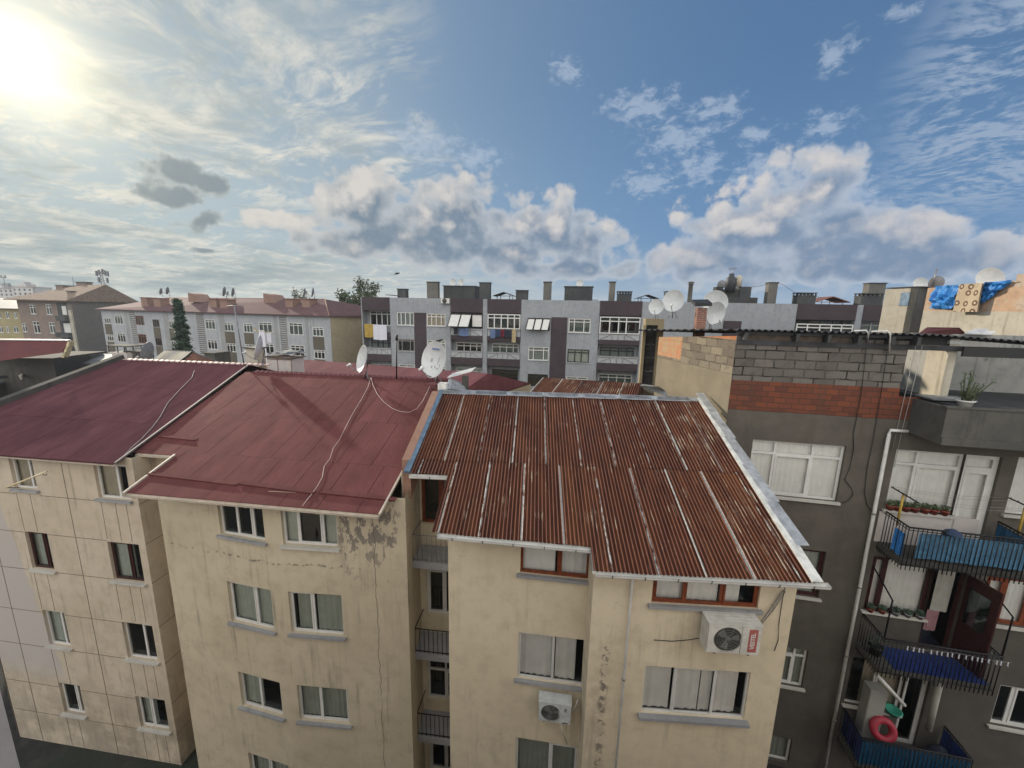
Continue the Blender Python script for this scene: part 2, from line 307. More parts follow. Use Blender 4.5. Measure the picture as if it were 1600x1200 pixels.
M_TREE = plain('olive_tree_green', (0.055, 0.075, 0.035), 0.7, var=0.4, scale=2)
M_BARK = plain('bark', (0.08, 0.06, 0.045), 0.85, var=0.3, scale=6)
M_TANK = plain('dark_tank', (0.035, 0.038, 0.042), 0.5, var=0.3)
M_TANKW = plain('cream_tank', (0.46, 0.42, 0.34), 0.5, var=0.15)
M_PINKR = plain('pink_ring', (0.30, 0.022, 0.04), 0.5, var=0.2, scale=8)
M_WCAB = plain('white_cabinet', (0.30, 0.295, 0.27), 0.5, var=0.05)
M_TEAL = plain('teal_plastic', (0.04, 0.28, 0.20), 0.5)
M_DTARP = plain('dark_cloth', (0.015, 0.02, 0.035), 0.8)
M_NAVY = plain('navy_cloth', (0.03, 0.05, 0.10), 0.9)
M_GREYC = plain('grey_cloth', (0.20, 0.20, 0.20), 0.9)
M_GREYC2 = plain('dark_joint', (0.15, 0.125, 0.095), 0.9)
M_TOWEL = plain('dull_towel', (0.36, 0.35, 0.31), 0.9)
M_PINKC = plain('dusky_pink_cloth', (0.30, 0.16, 0.17), 0.9)
M_SHEET = plain('white_sheet', (0.62, 0.62, 0.68), 0.9, var=0.04)
M_REDC = plain('dark_red_cloth', (0.14, 0.015, 0.03), 0.9)
M_BLUEC = plain('faded_blue_cloth', (0.12, 0.17, 0.30), 0.9)
M_TANC = plain('tan_cloth', (0.42, 0.34, 0.20), 0.9)
M_BIRD = plain('bird_feathers', (0.025, 0.025, 0.03), 0.8)
M_CLAD = plain('dark_red_cladding', (0.105, 0.022, 0.024), 0.6, var=0.15, scale=1.5)
M_FOAM = plain('yellow_foam_edge', (0.42, 0.36, 0.22), 0.9, var=0.4, scale=8)
M_GSHEET = plain('dull_grey_sheet', (0.16, 0.165, 0.17), 0.6, var=0.35, scale=2.5)
M_DSHEET = plain('blackened_sheet', (0.035, 0.035, 0.037), 0.6, var=0.5, scale=3)
M_SHEETW = plain('white_sheet_metal', (0.55, 0.55, 0.54), 0.5, var=0.15)
M_TILE = plain('faded_orange_roof_tile', (0.21, 0.15, 0.11), 0.85, var=0.25, scale=2.5)
M_WROOF = plain('dusty_rose_roof_metal', (0.13, 0.075, 0.078), 0.85, spec=0.15, var=0.14, scale=1.2)
M_STEEL2 = plain('red_oxide_steel', (0.20, 0.08, 0.06), 0.6, var=0.3)

# glass: real pane that mirrors the surroundings and lets the curtains show
def glass(name, tint=(0.98, 0.99, 0.985), refl=0.02):
    m, n, b = material(name); n.n.remove(b)
    t = n.node('ShaderNodeBsdfTransparent'); t.inputs[0].default_value = tint + (1,)
    gl = n.node('ShaderNodeBsdfGlossy'); gl.inputs['Roughness'].default_value = 0.03; gl.inputs[0].default_value = (0.9, 0.95, 0.97, 1)
    fr = n.node('ShaderNodeFresnel'); fr.inputs[0].default_value = 1.5
    mx = n.node('ShaderNodeMixShader'); n.put(mx.inputs[0], n.m('ADD', n.m('MULTIPLY', fr.outputs[0], 0.65), refl, clamp=True))
    n.l.new(t.outputs[0], mx.inputs[1]); n.l.new(gl.outputs[0], mx.inputs[2])
    o = [x for x in n.n if x.type == 'OUTPUT_MATERIAL'][0]; n.l.new(mx.outputs[0], o.inputs[0])
    return m
M_GLASS = glass('window_glass'); M_GLASSD = glass('dark_window_glass', (0.5, 0.55, 0.55), 0.07)

# bare block work: grey cinder blocks above a belt of hollow red brick
def masonry(name, lit):
    m, n, b = material(name); uv = n.scl(UVc(n), (1 / 1.252, 1 / 1.252, 1)); x, z, _ = n.sep(uv); p = OBJ(n)
    wob = n.vm('ADD', uv, n.scl(n.vm('SUBTRACT', n.noise(uv, 2.5, 6, 0.7, col=True), (0.5, 0.5, 0.5)), (0.08, 0.075, 0)))
    def brick(vec, bw, rh, mort, c1, c2, cm, off=0.5):
        k = n.node('ShaderNodeTexBrick', offset=off); n.put(k.inputs['Vector'], vec); k.inputs['Scale'].default_value = 1.0
        k.inputs['Brick Width'].default_value = bw; k.inputs['Row Height'].default_value = rh; k.inputs['Mortar Size'].default_value = mort
        k.inputs['Mortar Smooth'].default_value = 0.2; k.inputs['Bias'].default_value = 0.1
        n.put(k.inputs['Color1'], c1); n.put(k.inputs['Color2'], c2); n.put(k.inputs['Mortar'], cm); return k
    if lit: g1, g2, gm = (0.32, 0.275, 0.20), (0.17, 0.14, 0.115), (0.20, 0.17, 0.125)  # sunlit side wall painted lighter and warmer than the shaded front
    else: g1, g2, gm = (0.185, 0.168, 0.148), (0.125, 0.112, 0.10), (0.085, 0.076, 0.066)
    kb = brick(wob, 0.44, 0.205, 0.013, g1, g2, gm)
    rb = brick(n.vm('ADD', wob, (0, 0.05, 0)), 0.27, 0.135, 0.008, (0.190, 0.062, 0.034), (0.120, 0.045, 0.032), (0.085, 0.050, 0.036))
    fine = n.noise(p, 45, 5, 0.7); med = n.noise(p, 4, 6, 0.65)
    n.put(kb.inputs['Mortar'], n.mix(n.step(n.noise(uv, 2.0, 4, 0.6), 0.45, 0.6), gm, tuple(c * (0.16 if not lit else 0.5) for c in gm))); kb.inputs['Mortar Size'].default_value = 0.016
    gc = n.mix(n.m('MULTIPLY', n.step(med, 0.52, 0.68), 0.5), kb.outputs['Color'], tuple(c * 0.5 for c in g2))
    gc = n.mix(n.m('MULTIPLY', n.step(fine, 0.35, 0.65), 0.30), gc, tuple(c * 0.55 for c in g2))
    z2 = n.m('ADD', z, n.m('MULTIPLY', n.m('SUBTRACT', n.noise(uv, 1.3, 2), 0.5), 0.02))
    grp = n.mix(n.step(z2, -1.575, -1.56), rb.outputs['Color'], gc)
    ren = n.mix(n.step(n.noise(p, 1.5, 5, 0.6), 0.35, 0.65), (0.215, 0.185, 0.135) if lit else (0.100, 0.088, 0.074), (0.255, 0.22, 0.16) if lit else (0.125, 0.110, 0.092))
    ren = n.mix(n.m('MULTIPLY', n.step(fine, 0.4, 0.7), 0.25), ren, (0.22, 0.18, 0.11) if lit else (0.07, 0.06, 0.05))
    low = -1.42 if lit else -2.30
    edge = n.m('ADD', z, n.m('MULTIPLY', n.m('SUBTRACT', n.noise(uv, 3.0, 5, 0.6), 0.5), 0.10))
    isr = n.step(edge, low - 0.01, low + 0.01, 1, 0)
    if lit:
        grp = n.mix(n.step(z, -0.60, -0.585), gc, brick(wob, 0.24, 0.12, 0.01, (0.50, 0.20, 0.09), (0.42, 0.17, 0.08), (0.36, 0.30, 0.22)).outputs['Color'])
        vb = brick(n.xyz(n.m('MULTIPLY', z, 1.0), x, 0), 0.30, 0.085, 0.012, (0.55, 0.17, 0.07), (0.42, 0.30, 0.18), (0.40, 0.33, 0.22))
        fv = n.m('MULTIPLY', n.step(x, 2.18, 2.22), n.step(edge, -1.35, -1.33))
        grp = n.mix(fv, grp, vb.outputs['Color']); isr = n.m('MULTIPLY', isr, n.m('SUBTRACT', 1.0, fv))
    c = n.mix(isr, grp, ren)
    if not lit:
        lowd = n.m('MULTIPLY', n.step(z, -9.5, -5.0, 1, 0), 0.40)  # darker downwards: shade of the narrow gap painted into the wall
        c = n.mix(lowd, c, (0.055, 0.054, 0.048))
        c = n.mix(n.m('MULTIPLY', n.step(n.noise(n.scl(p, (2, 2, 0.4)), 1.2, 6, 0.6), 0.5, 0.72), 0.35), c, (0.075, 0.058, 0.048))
    n.put(b.inputs['Base Color'], c); b.inputs['Roughness'].default_value = 0.92; b.inputs['Specular IOR Level'].default_value = 0.2
    hh = n.m('ADD', n.m('MULTIPLY', n.m('SUBTRACT', 1.0, n.mix(n.step(z2, -1.575, -1.56), rb.outputs['Fac'], kb.outputs['Fac'])), n.m('SUBTRACT', 1.0, isr)), n.m('MULTIPLY', fine, 0.5))
    bump(n, b, hh, 0.8, 0.015)
    return m
M_BLOCK = masonry('grey_block_and_red_brick', False); M_BLOCKL = masonry('sunlit_block_and_brick', True)
m, n, b = material('soot_red_brick'); k = n.node('ShaderNodeTexBrick'); n.put(k.inputs['Vector'], UVc(n)); k.inputs['Scale'].default_value = 1
k.inputs['Brick Width'].default_value = 0.22; k.inputs['Row Height'].default_value = 0.075; k.inputs['Mortar Size'].default_value = 0.01
n.put(k.inputs['Color1'], (0.30, 0.09, 0.05)); n.put(k.inputs['Color2'], (0.22, 0.08, 0.05)); n.put(k.inputs['Mortar'], (0.30, 0.26, 0.22))
n.put(b.inputs['Base Color'], n.mix(n.step(n.noise(OBJ(n), 5, 6, 0.7), 0.45, 0.65), k.outputs['Color'], (0.12, 0.09, 0.08))); b.inputs['Roughness'].default_value = 0.9
M_BRICK = m

# roofs (UV in metres: x along the eave, y up the slope)
def red_roof(name, base_c, sheet=1.05, rowh=2.05, spec=0.08):
    m, n, b = material(name); uv = UVc(n); x, y, _ = n.sep(uv)
    rib = n.m('SINE', n.m('MULTIPLY', x, 2 * math.pi / 0.065))
    rowq = n.m('FRACT', n.m('DIVIDE', n.m('ADD', y, 0.35), rowh)); shq = n.m('FRACT', n.m('DIVIDE', x, sheet))
    row = n.m('FLOOR', n.m('DIVIDE', n.m('ADD', y, 0.35), rowh))
    shq = n.m('FRACT', n.m('ADD', n.m('DIVIDE', x, sheet), n.m('MULTIPLY', row, 0.37)))
    seam = n.m('ADD', n.step(shq, 0.0, 0.030, 1, 0), n.step(rowq, 0.0, 0.012, 1, 0), clamp=True)
    p = OBJ(n); f1 = n.noise(n.scl(uv, (1.0, 0.35, 1)), 1.6, 7, 0.62); f2 = n.noise(n.scl(uv, (18, 1.6, 1)), 1.0, 6, 0.7)
    c = n.mix(n.step(f1, 0.3, 0.7), tuple(v * 0.82 for v in base_c), tuple(v * 1.18 for v in base_c))
    c = n.mix(n.m('MULTIPLY', n.step(f2, 0.55, 0.75), 0.35), c, tuple(min(1, v * 1.7 + 0.02) for v in base_c))
    spk = n.step(n.noise(uv, 26, 3, 0.6), 0.74, 0.78); c = n.mix(n.m('MULTIPLY', spk, 0.5), c, (0.42, 0.33, 0.30))
    dots = n.m('MULTIPLY', n.step(n.m('ABSOLUTE', n.m('SUBTRACT', n.m('FRACT', n.m('DIVIDE', y, 0.68)), 0.5)), 0.02, 0.03, 1, 0), n.step(n.m('FRACT', n.m('DIVIDE', x, 0.26)), 0.06, 0.08, 1, 0))
    c = n.mix(n.m('MULTIPLY', dots, 0.9), c, tuple(v * 0.28 for v in base_c))
    w2 = n.node('ShaderNodeTexWhiteNoise', noise_dimensions='2D'); n.put(w2.inputs['Vector'], n.xyz(n.m('FLOOR', n.m('ADD', n.m('DIVIDE', x, sheet), n.m('MULTIPLY', row, 0.37))), row, 0))
    c = n.mix(n.m('MULTIPLY', w2.outputs['Value'], 0.30), c, tuple(v * 0.62 for v in base_c))
    stn = n.step(n.noise(n.scl(uv, (7, 0.9, 1)), 1.0, 7, 0.7), 0.56, 0.7); c = n.mix(n.m('MULTIPLY', stn, 0.4), c, tuple(v * 0.45 for v in base_c))
    c = n.mix(n.m('MULTIPLY', seam, 0.7), c, tuple(v * 0.35 for v in base_c))
    n.put(b.inputs['Base Color'], c); n.put(b.inputs['Roughness'], n.m('ADD', 0.72, n.m('MULTIPLY', f2, 0.2))); b.inputs['Specular IOR Level'].default_value = spec
    bump(n, b, n.m('ADD', n.m('MULTIPLY', rib, 0.13), n.m('ADD', n.m('MULTIPLY', seam, 0.9), n.m('MULTIPLY', n.noise(uv, 3, 4), 0.8))), 0.55, 0.012)
    return m
M_RB = red_roof('oxide_red_ribbed_roof', (0.142, 0.050, 0.048)); M_RA = red_roof('plum_red_ribbed_roof', (0.118, 0.053, 0.060), 1.0, 2.3, 0.0)
M_RP = red_roof('faded_pink_red_roof', (0.17, 0.065, 0.072), 1.1, 3.0)
def rust_roof(name, split=2.95):
    m, n, b = material(name); uv = UVc(n); x, y, _ = n.sep(uv)
    up = n.step(y, split - 0.005, split + 0.005)
    xs = n.m('DIVIDE', n.m('ADD', n.m('ADD', x, n.m('MULTIPLY', up, 0.33)), n.m('MULTIPLY', n.m('SUBTRACT', n.noise(n.xyz(x, 0, 0), 0.8, 1), 0.5), 0.10)), 0.90)
    q = n.m('FRACT', xs); sid = n.m('FLOOR', xs)
    wn = n.node('ShaderNodeTexWhiteNoise', noise_dimensions='2D'); n.put(wn.inputs['Vector'], n.xyz(sid, up, 0)); rnd = wn.outputs['Value']
    f1 = n.noise(n.scl(uv, (5, 0.5, 1)), 1.2, 8, 0.68); f2 = n.noise(n.scl(uv, (22, 1.1, 1)), 1.0, 8, 0.72); f3 = n.noise(uv, 30, 5, 0.7)
    c = n.mix(n.step(f1, 0.32, 0.68), n.mix(rnd, (0.026, 0.008, 0.006), (0.044, 0.015, 0.009)), n.mix(rnd, (0.068, 0.020, 0.012), (0.125, 0.046, 0.020)))
    crest = n.step(n.m('SINE', n.m('MULTIPLY', x, 2 * math.pi / 0.085)), 0.35, 0.98)  # worn rust tone on crests, lightened too for sunlight on the ribs
    c = n.mix(n.m('MULTIPLY', crest, 0.62), c, n.mix(n.step(f1, 0.35, 0.65), (0.22, 0.095, 0.068), (0.30, 0.125, 0.072)))
    c = n.mix(n.m('MULTIPLY', n.step(f3, 0.5, 0.7), 0.3), c, (0.06, 0.022, 0.016))
    right = n.step(x, -1.0, 2.4, 0.0, 0.07)
    pale = n.m('MULTIPLY', n.step(n.m('ADD', n.m('ADD', f2, right), n.m('MULTIPLY', n.m('SUBTRACT', n.noise(n.vm('ADD', uv, n.xyz(n.m('MULTIPLY', sid, 3.1), 0, 0)), 1.3, 4), 0.5), 0.42)), 0.605, 0.68), n.m('ADD', 0.35, n.m('MULTIPLY', crest, 0.6)))
    c = n.mix(n.m('MULTIPLY', pale, 0.9), c, (0.50, 0.40, 0.29))
    seam = n.m('MULTIPLY', n.step(q, 0.0, 0.012), n.step(q, 0.045, 0.062, 1, 0))
    sm = n.m('MULTIPLY', seam, n.step(n.m('ADD', n.noise(n.scl(uv, (10, 1.4, 1)), 2.0, 7, 0.7), n.m('MULTIPLY', rnd, 0.18)), 0.52, 0.60))
    c = n.mix(sm, c, n.mix(n.step(f3, 0.4, 0.6), (0.50, 0.50, 0.47), (0.30, 0.27, 0.24)))
    lap = n.step(n.m('ABSOLUTE', n.m('SUBTRACT', y, split)), 0.006, 0.018, 1, 0)
    c = n.mix(n.m('MULTIPLY', lap, n.m('MULTIPLY', 0.4, n.step(n.noise(n.xyz(x, 5, 0), 1.5, 3), 0.42, 0.6))), c, (0.02, 0.012, 0.01))
    n.put(b.inputs['Base Color'], c); n.put(b.inputs['Roughness'], n.m('SUBTRACT', 0.85, n.m('MULTIPLY', sm, 0.3))); b.inputs['Specular IOR Level'].default_value = 0.2
    bump(n, b, n.m('ADD', f3, f2), 0.3, 0.004)
    return m
M_RUST = rust_roof('rusted_corrugated_iron'); M_RUST2 = rust_roof('rusted_corrugated_iron_behind', 30.0)
def ground_mat():
    m, n, b = material('dark_yard_ground'); p = OBJ(n)
    c = n.mix(n.step(n.noise(p, 1.1, 8, 0.65), 0.35, 0.65), (0.016, 0.017, 0.017), (0.04, 0.038, 0.034))
    c = n.mix(n.m('MULTIPLY', n.step(n.noise(p, 0.35, 5, 0.6), 0.5, 0.62), 0.7), c, (0.018, 0.028, 0.015))
    n.put(b.inputs['Base Color'], c); b.inputs['Roughness'].default_value = 0.95; bump(n, b, n.noise(p, 6, 8, 0.7), 0.6, 0.05)
    return m
M_GROUND = ground_mat()
def tarp_mat(name, col, sc_=7.0):
    m, n, b = material(name); p = OBJ(n); f = n.noise(n.scl(p, (1, 1, 1.6)), sc_, 6, 0.6, 1.2)
    n.put(b.inputs['Base Color'], n.mix(n.step(f, 0.35, 0.65), tuple(v * 0.7 for v in col), col)); b.inputs['Roughness'].default_value = 0.4
    bump(n, b, f, 0.8, 0.05); return m
M_TARP = tarp_mat('bright_blue_tarpaulin', (0.02, 0.22, 0.62)); M_SCREEN = tarp_mat('light_blue_screen', (0.085, 0.22, 0.36), 3.0)
M_SCREEN2 = tarp_mat('deep_blue_screen', (0.010, 0.08, 0.17), 3.0); M_BLUEF = tarp_mat('blue_floor_mat', (0.020, 0.045, 0.19), 3.0)
M_YBLAN = tarp_mat('yellow_patterned_blanket', (0.45, 0.30, 0.05), 2.4)
# rug with rings
m, n, b = material('ringed_rug'); uv = UVc(n); vo = n.node('ShaderNodeTexVoronoi', voronoi_dimensions='2D'); n.put(vo.inputs['Vector'], uv); vo.inputs['Scale'].default_value = 2.1; vo.inputs['Randomness'].default_value = 0.45
d = vo.outputs['Distance']; ring = n.m('MULTIPLY', n.step(d, 0.13, 0.15), n.step(d, 0.31, 0.33, 1, 0)); dot = n.step(d, 0.07, 0.09, 1, 0)
cs = n.sep(vo.outputs['Color']); sel = n.step(cs[0], 0.30, 0.34)
c = n.mix(n.m('MULTIPLY', ring, n.m('ADD', 0.25, n.m('MULTIPLY', sel, 0.75))), (0.42, 0.34, 0.24), (0.13, 0.075, 0.05)); c = n.mix(n.m('MULTIPLY', n.m('MULTIPLY', dot, sel), 0.8), c, (0.50, 0.44, 0.34))
n.put(b.inputs['Base Color'], c); b.inputs['Roughness'].default_value = 0.95
M_RUG = m
# ---------------------------------------------------------------- geometry helpers
class MB:
    def __init__(s): s.v = []; s.f = []; s.uv = []; s.mi = []; s.sm = []
    def poly(s, pts, uv=None, m=0, sm=False):
        i = len(s.v); s.v += [tuple(p) for p in pts]; s.f.append(list(range(i, i + len(pts)))); s.uv.append(uv); s.mi.append(m); s.sm.append(sm)
    def box(s, o, a, b_, c, m=0):               # o corner, three edge vectors
        o, a, b_, c = V3(o), V3(a), V3(b_), V3(c); la, lb, lc = a.length, b_.length, c.length
        P = lambda i, j, k: o + a * i + b_ * j + c * k
        if a.cross(b_).dot(c) < 0: a, b_, la, lb = b_, a, lb, la
        s.poly([P(0,0,0), P(0,1,0), P(1,1,0), P(1,0,0)], [(0,0), (0,lb), (la,lb), (la,0)], m)
        s.poly([P(0,0,1), P(1,0,1), P(1,1,1), P(0,1,1)], [(0,0), (la,0), (la,lb), (0,lb)], m)
        s.poly([P(0,0,0), P(1,0,0), P(1,0,1), P(0,0,1)], [(0,0), (la,0), (la,lc), (0,lc)], m)
        s.poly([P(0,1,0), P(0,1,1), P(1,1,1), P(1,1,0)], [(0,0), (0,lc), (la,lc), (la,0)], m)
        s.poly([P(0,0,0), P(0,0,1), P(0,1,1), P(0,1,0)], [(0,0), (0,lc), (lb,lc), (lb,0)], m)
        s.poly([P(1,0,0), P(1,1,0), P(1,1,1), P(1,0,1)], [(0,0), (lb,0), (lb,lc), (0,lc)], m)
        return s
    def ab(s, x0, x1, y0, y1, z0, z1, m=0): return s.box((x0, y0, z0), (x1 - x0, 0, 0), (0, y1 - y0, 0), (0, 0, z1 - z0), m)
    def tube(s, path, r, n=6, r2=None, m=0, caps=True):
        path = [V3(p) for p in path]; rings = []
        for i, p in enumerate(path):
            t = (path[min(i + 1, len(path) - 1)] - path[max(i - 1, 0)]).normalized()
            a = t.cross(V3((0, 0, 1)));
            if a.length < 0.05: a = t.cross(V3((0, 1, 0)))
            a.normalize(); b_ = t.cross(a)
            rr = r if r2 is None else r + (r2 - r) * i / max(1, len(path) - 1)
            k0 = len(s.v); s.v += [tuple(p + (a * math.cos(2 * math.pi * k / n) + b_ * math.sin(2 * math.pi * k / n)) * rr) for k in range(n)]; rings.append(k0)
        for i in range(len(rings) - 1):
            for k in range(n):
                s.f.append([rings[i] + k, rings[i] + (k + 1) % n, rings[i + 1] + (k + 1) % n, rings[i + 1] + k]); s.uv.append(None); s.mi.append(m); s.sm.append(True)
        if caps:
            s.f.append([rings[0] + k for k in range(n)][::-1]); s.f.append([rings[-1] + k for k in range(n)]); s.uv += [None, None]; s.mi += [m, m]; s.sm += [False, False]
        return s
    def lathe(s, o, ax, prof, n=24, m=0):       # prof: (radius, height along ax)
        ax = V3(ax).normalized(); a = ax.cross(V3((0.1, 0.2, 1))).normalized(); b_ = ax.cross(a); o = V3(o); R = []
        for r, h in prof:
            k0 = len(s.v); s.v += [tuple(o + ax * h + (a * math.cos(2 * math.pi * k / n) + b_ * math.sin(2 * math.pi * k / n)) * max(r, 1e-4)) for k in range(n)]; R.append(k0)
        for i in range(len(R) - 1):
            for k in range(n):
                s.f.append([R[i] + k, R[i] + (k + 1) % n, R[i + 1] + (k + 1) % n, R[i + 1] + k]); s.uv.append(None); s.mi.append(m); s.sm.append(True)
        return s
    def build(s, name, mats, parent=None, local=False):
        if not s.f: return None
        me = bpy.data.meshes.new(name); me.from_pydata(s.v, [], s.f)
        ul = me.uv_layers.new(name='UVMap'); li = 0; d = ul.data
        for fi, f in enumerate(s.f):
            uv = s.uv[fi]
            for k, vi in enumerate(f):
                d[li].uv = uv[k] if uv else (s.v[vi][0] + 0.3 * s.v[vi][1], s.v[vi][2]); li += 1
        for x in (mats if isinstance(mats, (list, tuple)) else [mats]): me.materials.append(x)
        me.polygons.foreach_set('material_index', s.mi); me.polygons.foreach_set('use_smooth', s.sm); me.update()
        o = bpy.data.objects.new(name, me); C.objects.link(o)
        if parent is not None:
            o.parent = parent
            if not local and parent.type == 'EMPTY': o.matrix_parent_inverse = Matrix.Translation(parent.location).inverted()
        return o
def tag(o, label, cat, group=None, kind=None):
    if label: o['label'] = label
    if cat: o['category'] = cat
    if group: o['group'] = group
    if kind: o['kind'] = kind
    return o
def thing(name, label, cat, loc=(0, 0, 0), group=None):
    o = bpy.data.objects.new(name, None); C.objects.link(o); o.location = loc; o.empty_display_size = 0.2
    return tag(o, label, cat, group)
def solo(mb, name, mats, label, cat, group=None):   # a thing that is one mesh: its origin goes to its base
    o = mb.build(name, mats); me = o.data
    xs = [v.co.x for v in me.vertices]; ys = [v.co.y for v in me.vertices]; zs = [v.co.z for v in me.vertices]
    c = V3(((min(xs) + max(xs)) / 2, (min(ys) + max(ys)) / 2, min(zs))); me.transform(Matrix.Translation(-c)); o.location = c
    return tag(o, label, cat, group)
def struct(mb, name, mats): return tag(mb.build(name, mats), None, None, None, 'structure')

class Fac:                                      # a vertical facade plane: u along it, z up, d outwards (towards the viewer)
    def __init__(s, Y, az):
        s.a = rad(az); s.Y = Y; s.e = V3((math.cos(s.a), math.sin(s.a), 0)); s.n = V3((math.sin(s.a), -math.cos(s.a), 0)); s.o = V3((0, Y, 0))
    def P(s, u, z, d=0.0): return s.o + s.e * u + s.n * d + V3((0, 0, z))
    def uz(s, x, y, d=0.0):
        r = ray(x, y); t = (s.o + s.n * d).dot(s.n) / r.dot(s.n); p = r * t; return (p - s.o).dot(s.e), p.z
    def at(s, x, y, d=0.0): u, z = s.uz(x, y, d); return s.P(u, z, d)
    def box(s, mb, u0, u1, z0, z1, d0, d1, m=0):
        return mb.box(s.P(u0, z0, d0), s.e * (u1 - u0), V3((0, 0, z1 - z0)), s.n * (d1 - d0), m)
class Side(Fac):                                # a facade seen from its own frame: origin point, direction of +u
    def __init__(s, o, e):
        s.o = V3((o[0], o[1], 0)); s.e = V3((e[0], e[1], 0)).normalized(); s.n = V3((s.e.y, -s.e.x, 0))
def wall(mb, F, u0, u1, z0, z1, holes=(), depth=0.14, room=0.7, m=0, mr=1, d=0.0, slope=None):
    us = sorted({u0, u1} | {h[0] for h in holes} | {h[1] for h in holes}); zs = sorted({z0, z1} | {h[2] for h in holes} | {h[3] for h in holes})
    for i in range(len(us) - 1):
        for j in range(len(zs) - 1):
            cu, cz = (us[i] + us[i + 1]) / 2, (zs[j] + zs[j + 1]) / 2
            if any(h[0] < cu < h[1] and h[2] < cz < h[3] for h in holes): continue
            q = [(us[i], zs[j]), (us[i + 1], zs[j]), (us[i + 1], zs[j + 1]), (us[i], zs[j + 1])]
            mb.poly([F.P(a, b_, d) for a, b_ in q], q, m)
    for a, b_, c, e in holes:
        for q0, q1 in (((a, c), (b_, c)), ((b_, c), (b_, e)), ((b_, e), (a, e)), ((a, e), (a, c))):
            mb.poly([F.P(q0[0], q0[1], d), F.P(q0[0], q0[1], d - depth), F.P(q1[0], q1[1], d - depth), F.P(q1[0], q1[1], d)], None, m)
            mb.poly([F.P(q0[0], q0[1], d - depth), F.P(q0[0], q0[1], d - room), F.P(q1[0], q1[1], d - room), F.P(q1[0], q1[1], d - depth)], None, mr)
        mb.poly([F.P(a, c, d - room), F.P(b_, c, d - room), F.P(b_, e, d - room), F.P(a, e, d - room)], None, mr)
def cloth(mb, F, u0, u1, z0, z1, d, waves=6, amp=0.02, th=0.0, m=0, seed=0, nz=4, sag=0.0):
    rnd = random.Random(seed); ph = rnd.random() * 6; nu = max(6, int(waves * 6))
    def pt(i, j, off=0):
        t = i / nu; k = j / nz; u = u0 + (u1 - u0) * t; z = z0 + (z1 - z0) * k
        dd = d + amp * (math.sin(t * waves * 6.283 + ph + 0.5 * math.sin(t * 9 + seed)) * (1.0 - 0.35 * k) + 0.4 * math.sin(t * waves * 2.9 + seed))
        return F.P(u + 0.25 * amp * math.cos(t * waves * 6.283 + ph), z - (sag * (0.5 - abs(t - 0.5)) if j == 0 else 0), dd + off)
    for i in range(nu):
        for j in range(nz):
            q = [(i, j), (i + 1, j), (i + 1, j + 1), (i, j + 1)]
            mb.poly([pt(*a) for a in q], [((u1 - u0) * a / nu, (z1 - z0) * b_ / nz) for a, b_ in q], m, True)
            if th: mb.poly([pt(a, b_, -th) for a, b_ in q][::-1], None, m, True)
def window(bld, F, u0, u1, z0, z1, fm=None, mull=(0.5,), trans=None, cur=None, sill=None, fw=0.055, d=0.0, depth=0.14, lab=None, pane=None, curu=(0, 1), split=None, seed=1, fine=True, sillout=0.09):
    fm = fm or M_WHITEF; mb = MB(); dd = d - depth; T = 0.055 if fine else 0.08
    B = lambda a, b_, c, e, x=0.0: F.box(mb, a, b_, c, e, dd - x, dd + T - x)
    B(u0, u1, z0, z0 + fw); B(u0, u1, z1 - fw, z1); B(u0, u0 + fw, z0 + fw, z1 - fw); B(u1 - fw, u1, z0 + fw, z1 - fw)
    W = u1 - u0; ms = [u0 + W * t for t in mull]; zt = z1 - fw
    if trans: zt = z1 - (z1 - z0) * trans; B(u0 + fw, u1 - fw, zt - fw / 2, zt + fw / 2)
    for x in ms:
        F.box(mb, x - fw * 0.55, x + fw * 0.55, z0 + fw, (zt - fw / 2) if trans else z1 - fw, dd + 0.004, dd + T - 0.006)
        if trans: F.box(mb, x - fw * 0.45, x + fw * 0.45, zt + fw / 2, z1 - fw, dd + 0.004, dd + T - 0.006)
    if fine:                                    # sash frames inside the outer frame
        xs = [u0 + fw] + ms + [u1 - fw]
        for i in range(len(xs) - 1):
            if (i + seed) % 2 == 0:
                a = xs[i] + (fw * 0.55 if i else 0); b_ = xs[i + 1] - (fw * 0.55 if i < len(xs) - 2 else 0); c = z0 + fw; e = (zt - fw / 2) if trans else z1 - fw; s_ = fw * 0.6
                for q in ((a, b_, c, c + s_), (a, b_, e - s_, e), (a, a + s_, c + s_, e - s_), (b_ - s_, b_, c + s_, e - s_)): F.box(mb, *q, dd + T - 0.02, dd + T + 0.012)
    w_ = mb.build('window', fm, bld)
    if lab: w_['label'] = lab
    pb = MB(); q = [(u0 + fw * .5, z0 + fw * .5), (u1 - fw * .5, z0 + fw * .5), (u1 - fw * .5, z1 - fw * .5), (u0 + fw * .5, z1 - fw * .5)]
    pb.poly([F.P(a, b_, dd + T * 0.4) for a, b_ in q]); pb.build('pane', pane or M_GLASS, w_)
    if cur:
        cb = MB(); segs = split or [curu]
        for i, (a, b_) in enumerate(segs): cloth(cb, F, u0 + W * a, u0 + W * b_, z0 + 0.02, z1 - 0.02, dd - 0.05, waves=max(2, int(W * (b_ - a) * (7 if fine else 3))), amp=0.011, seed=seed * 7 + i)
        cb.build('curtain', cur, w_)
    if sill:
        sb = MB(); F.box(sb, u0 - 0.07, u1 + 0.07, z0 - 0.075, z0 - 0.004, d - depth + 0.002, d + sillout); sb.build('sill', sill, w_)
    return w_
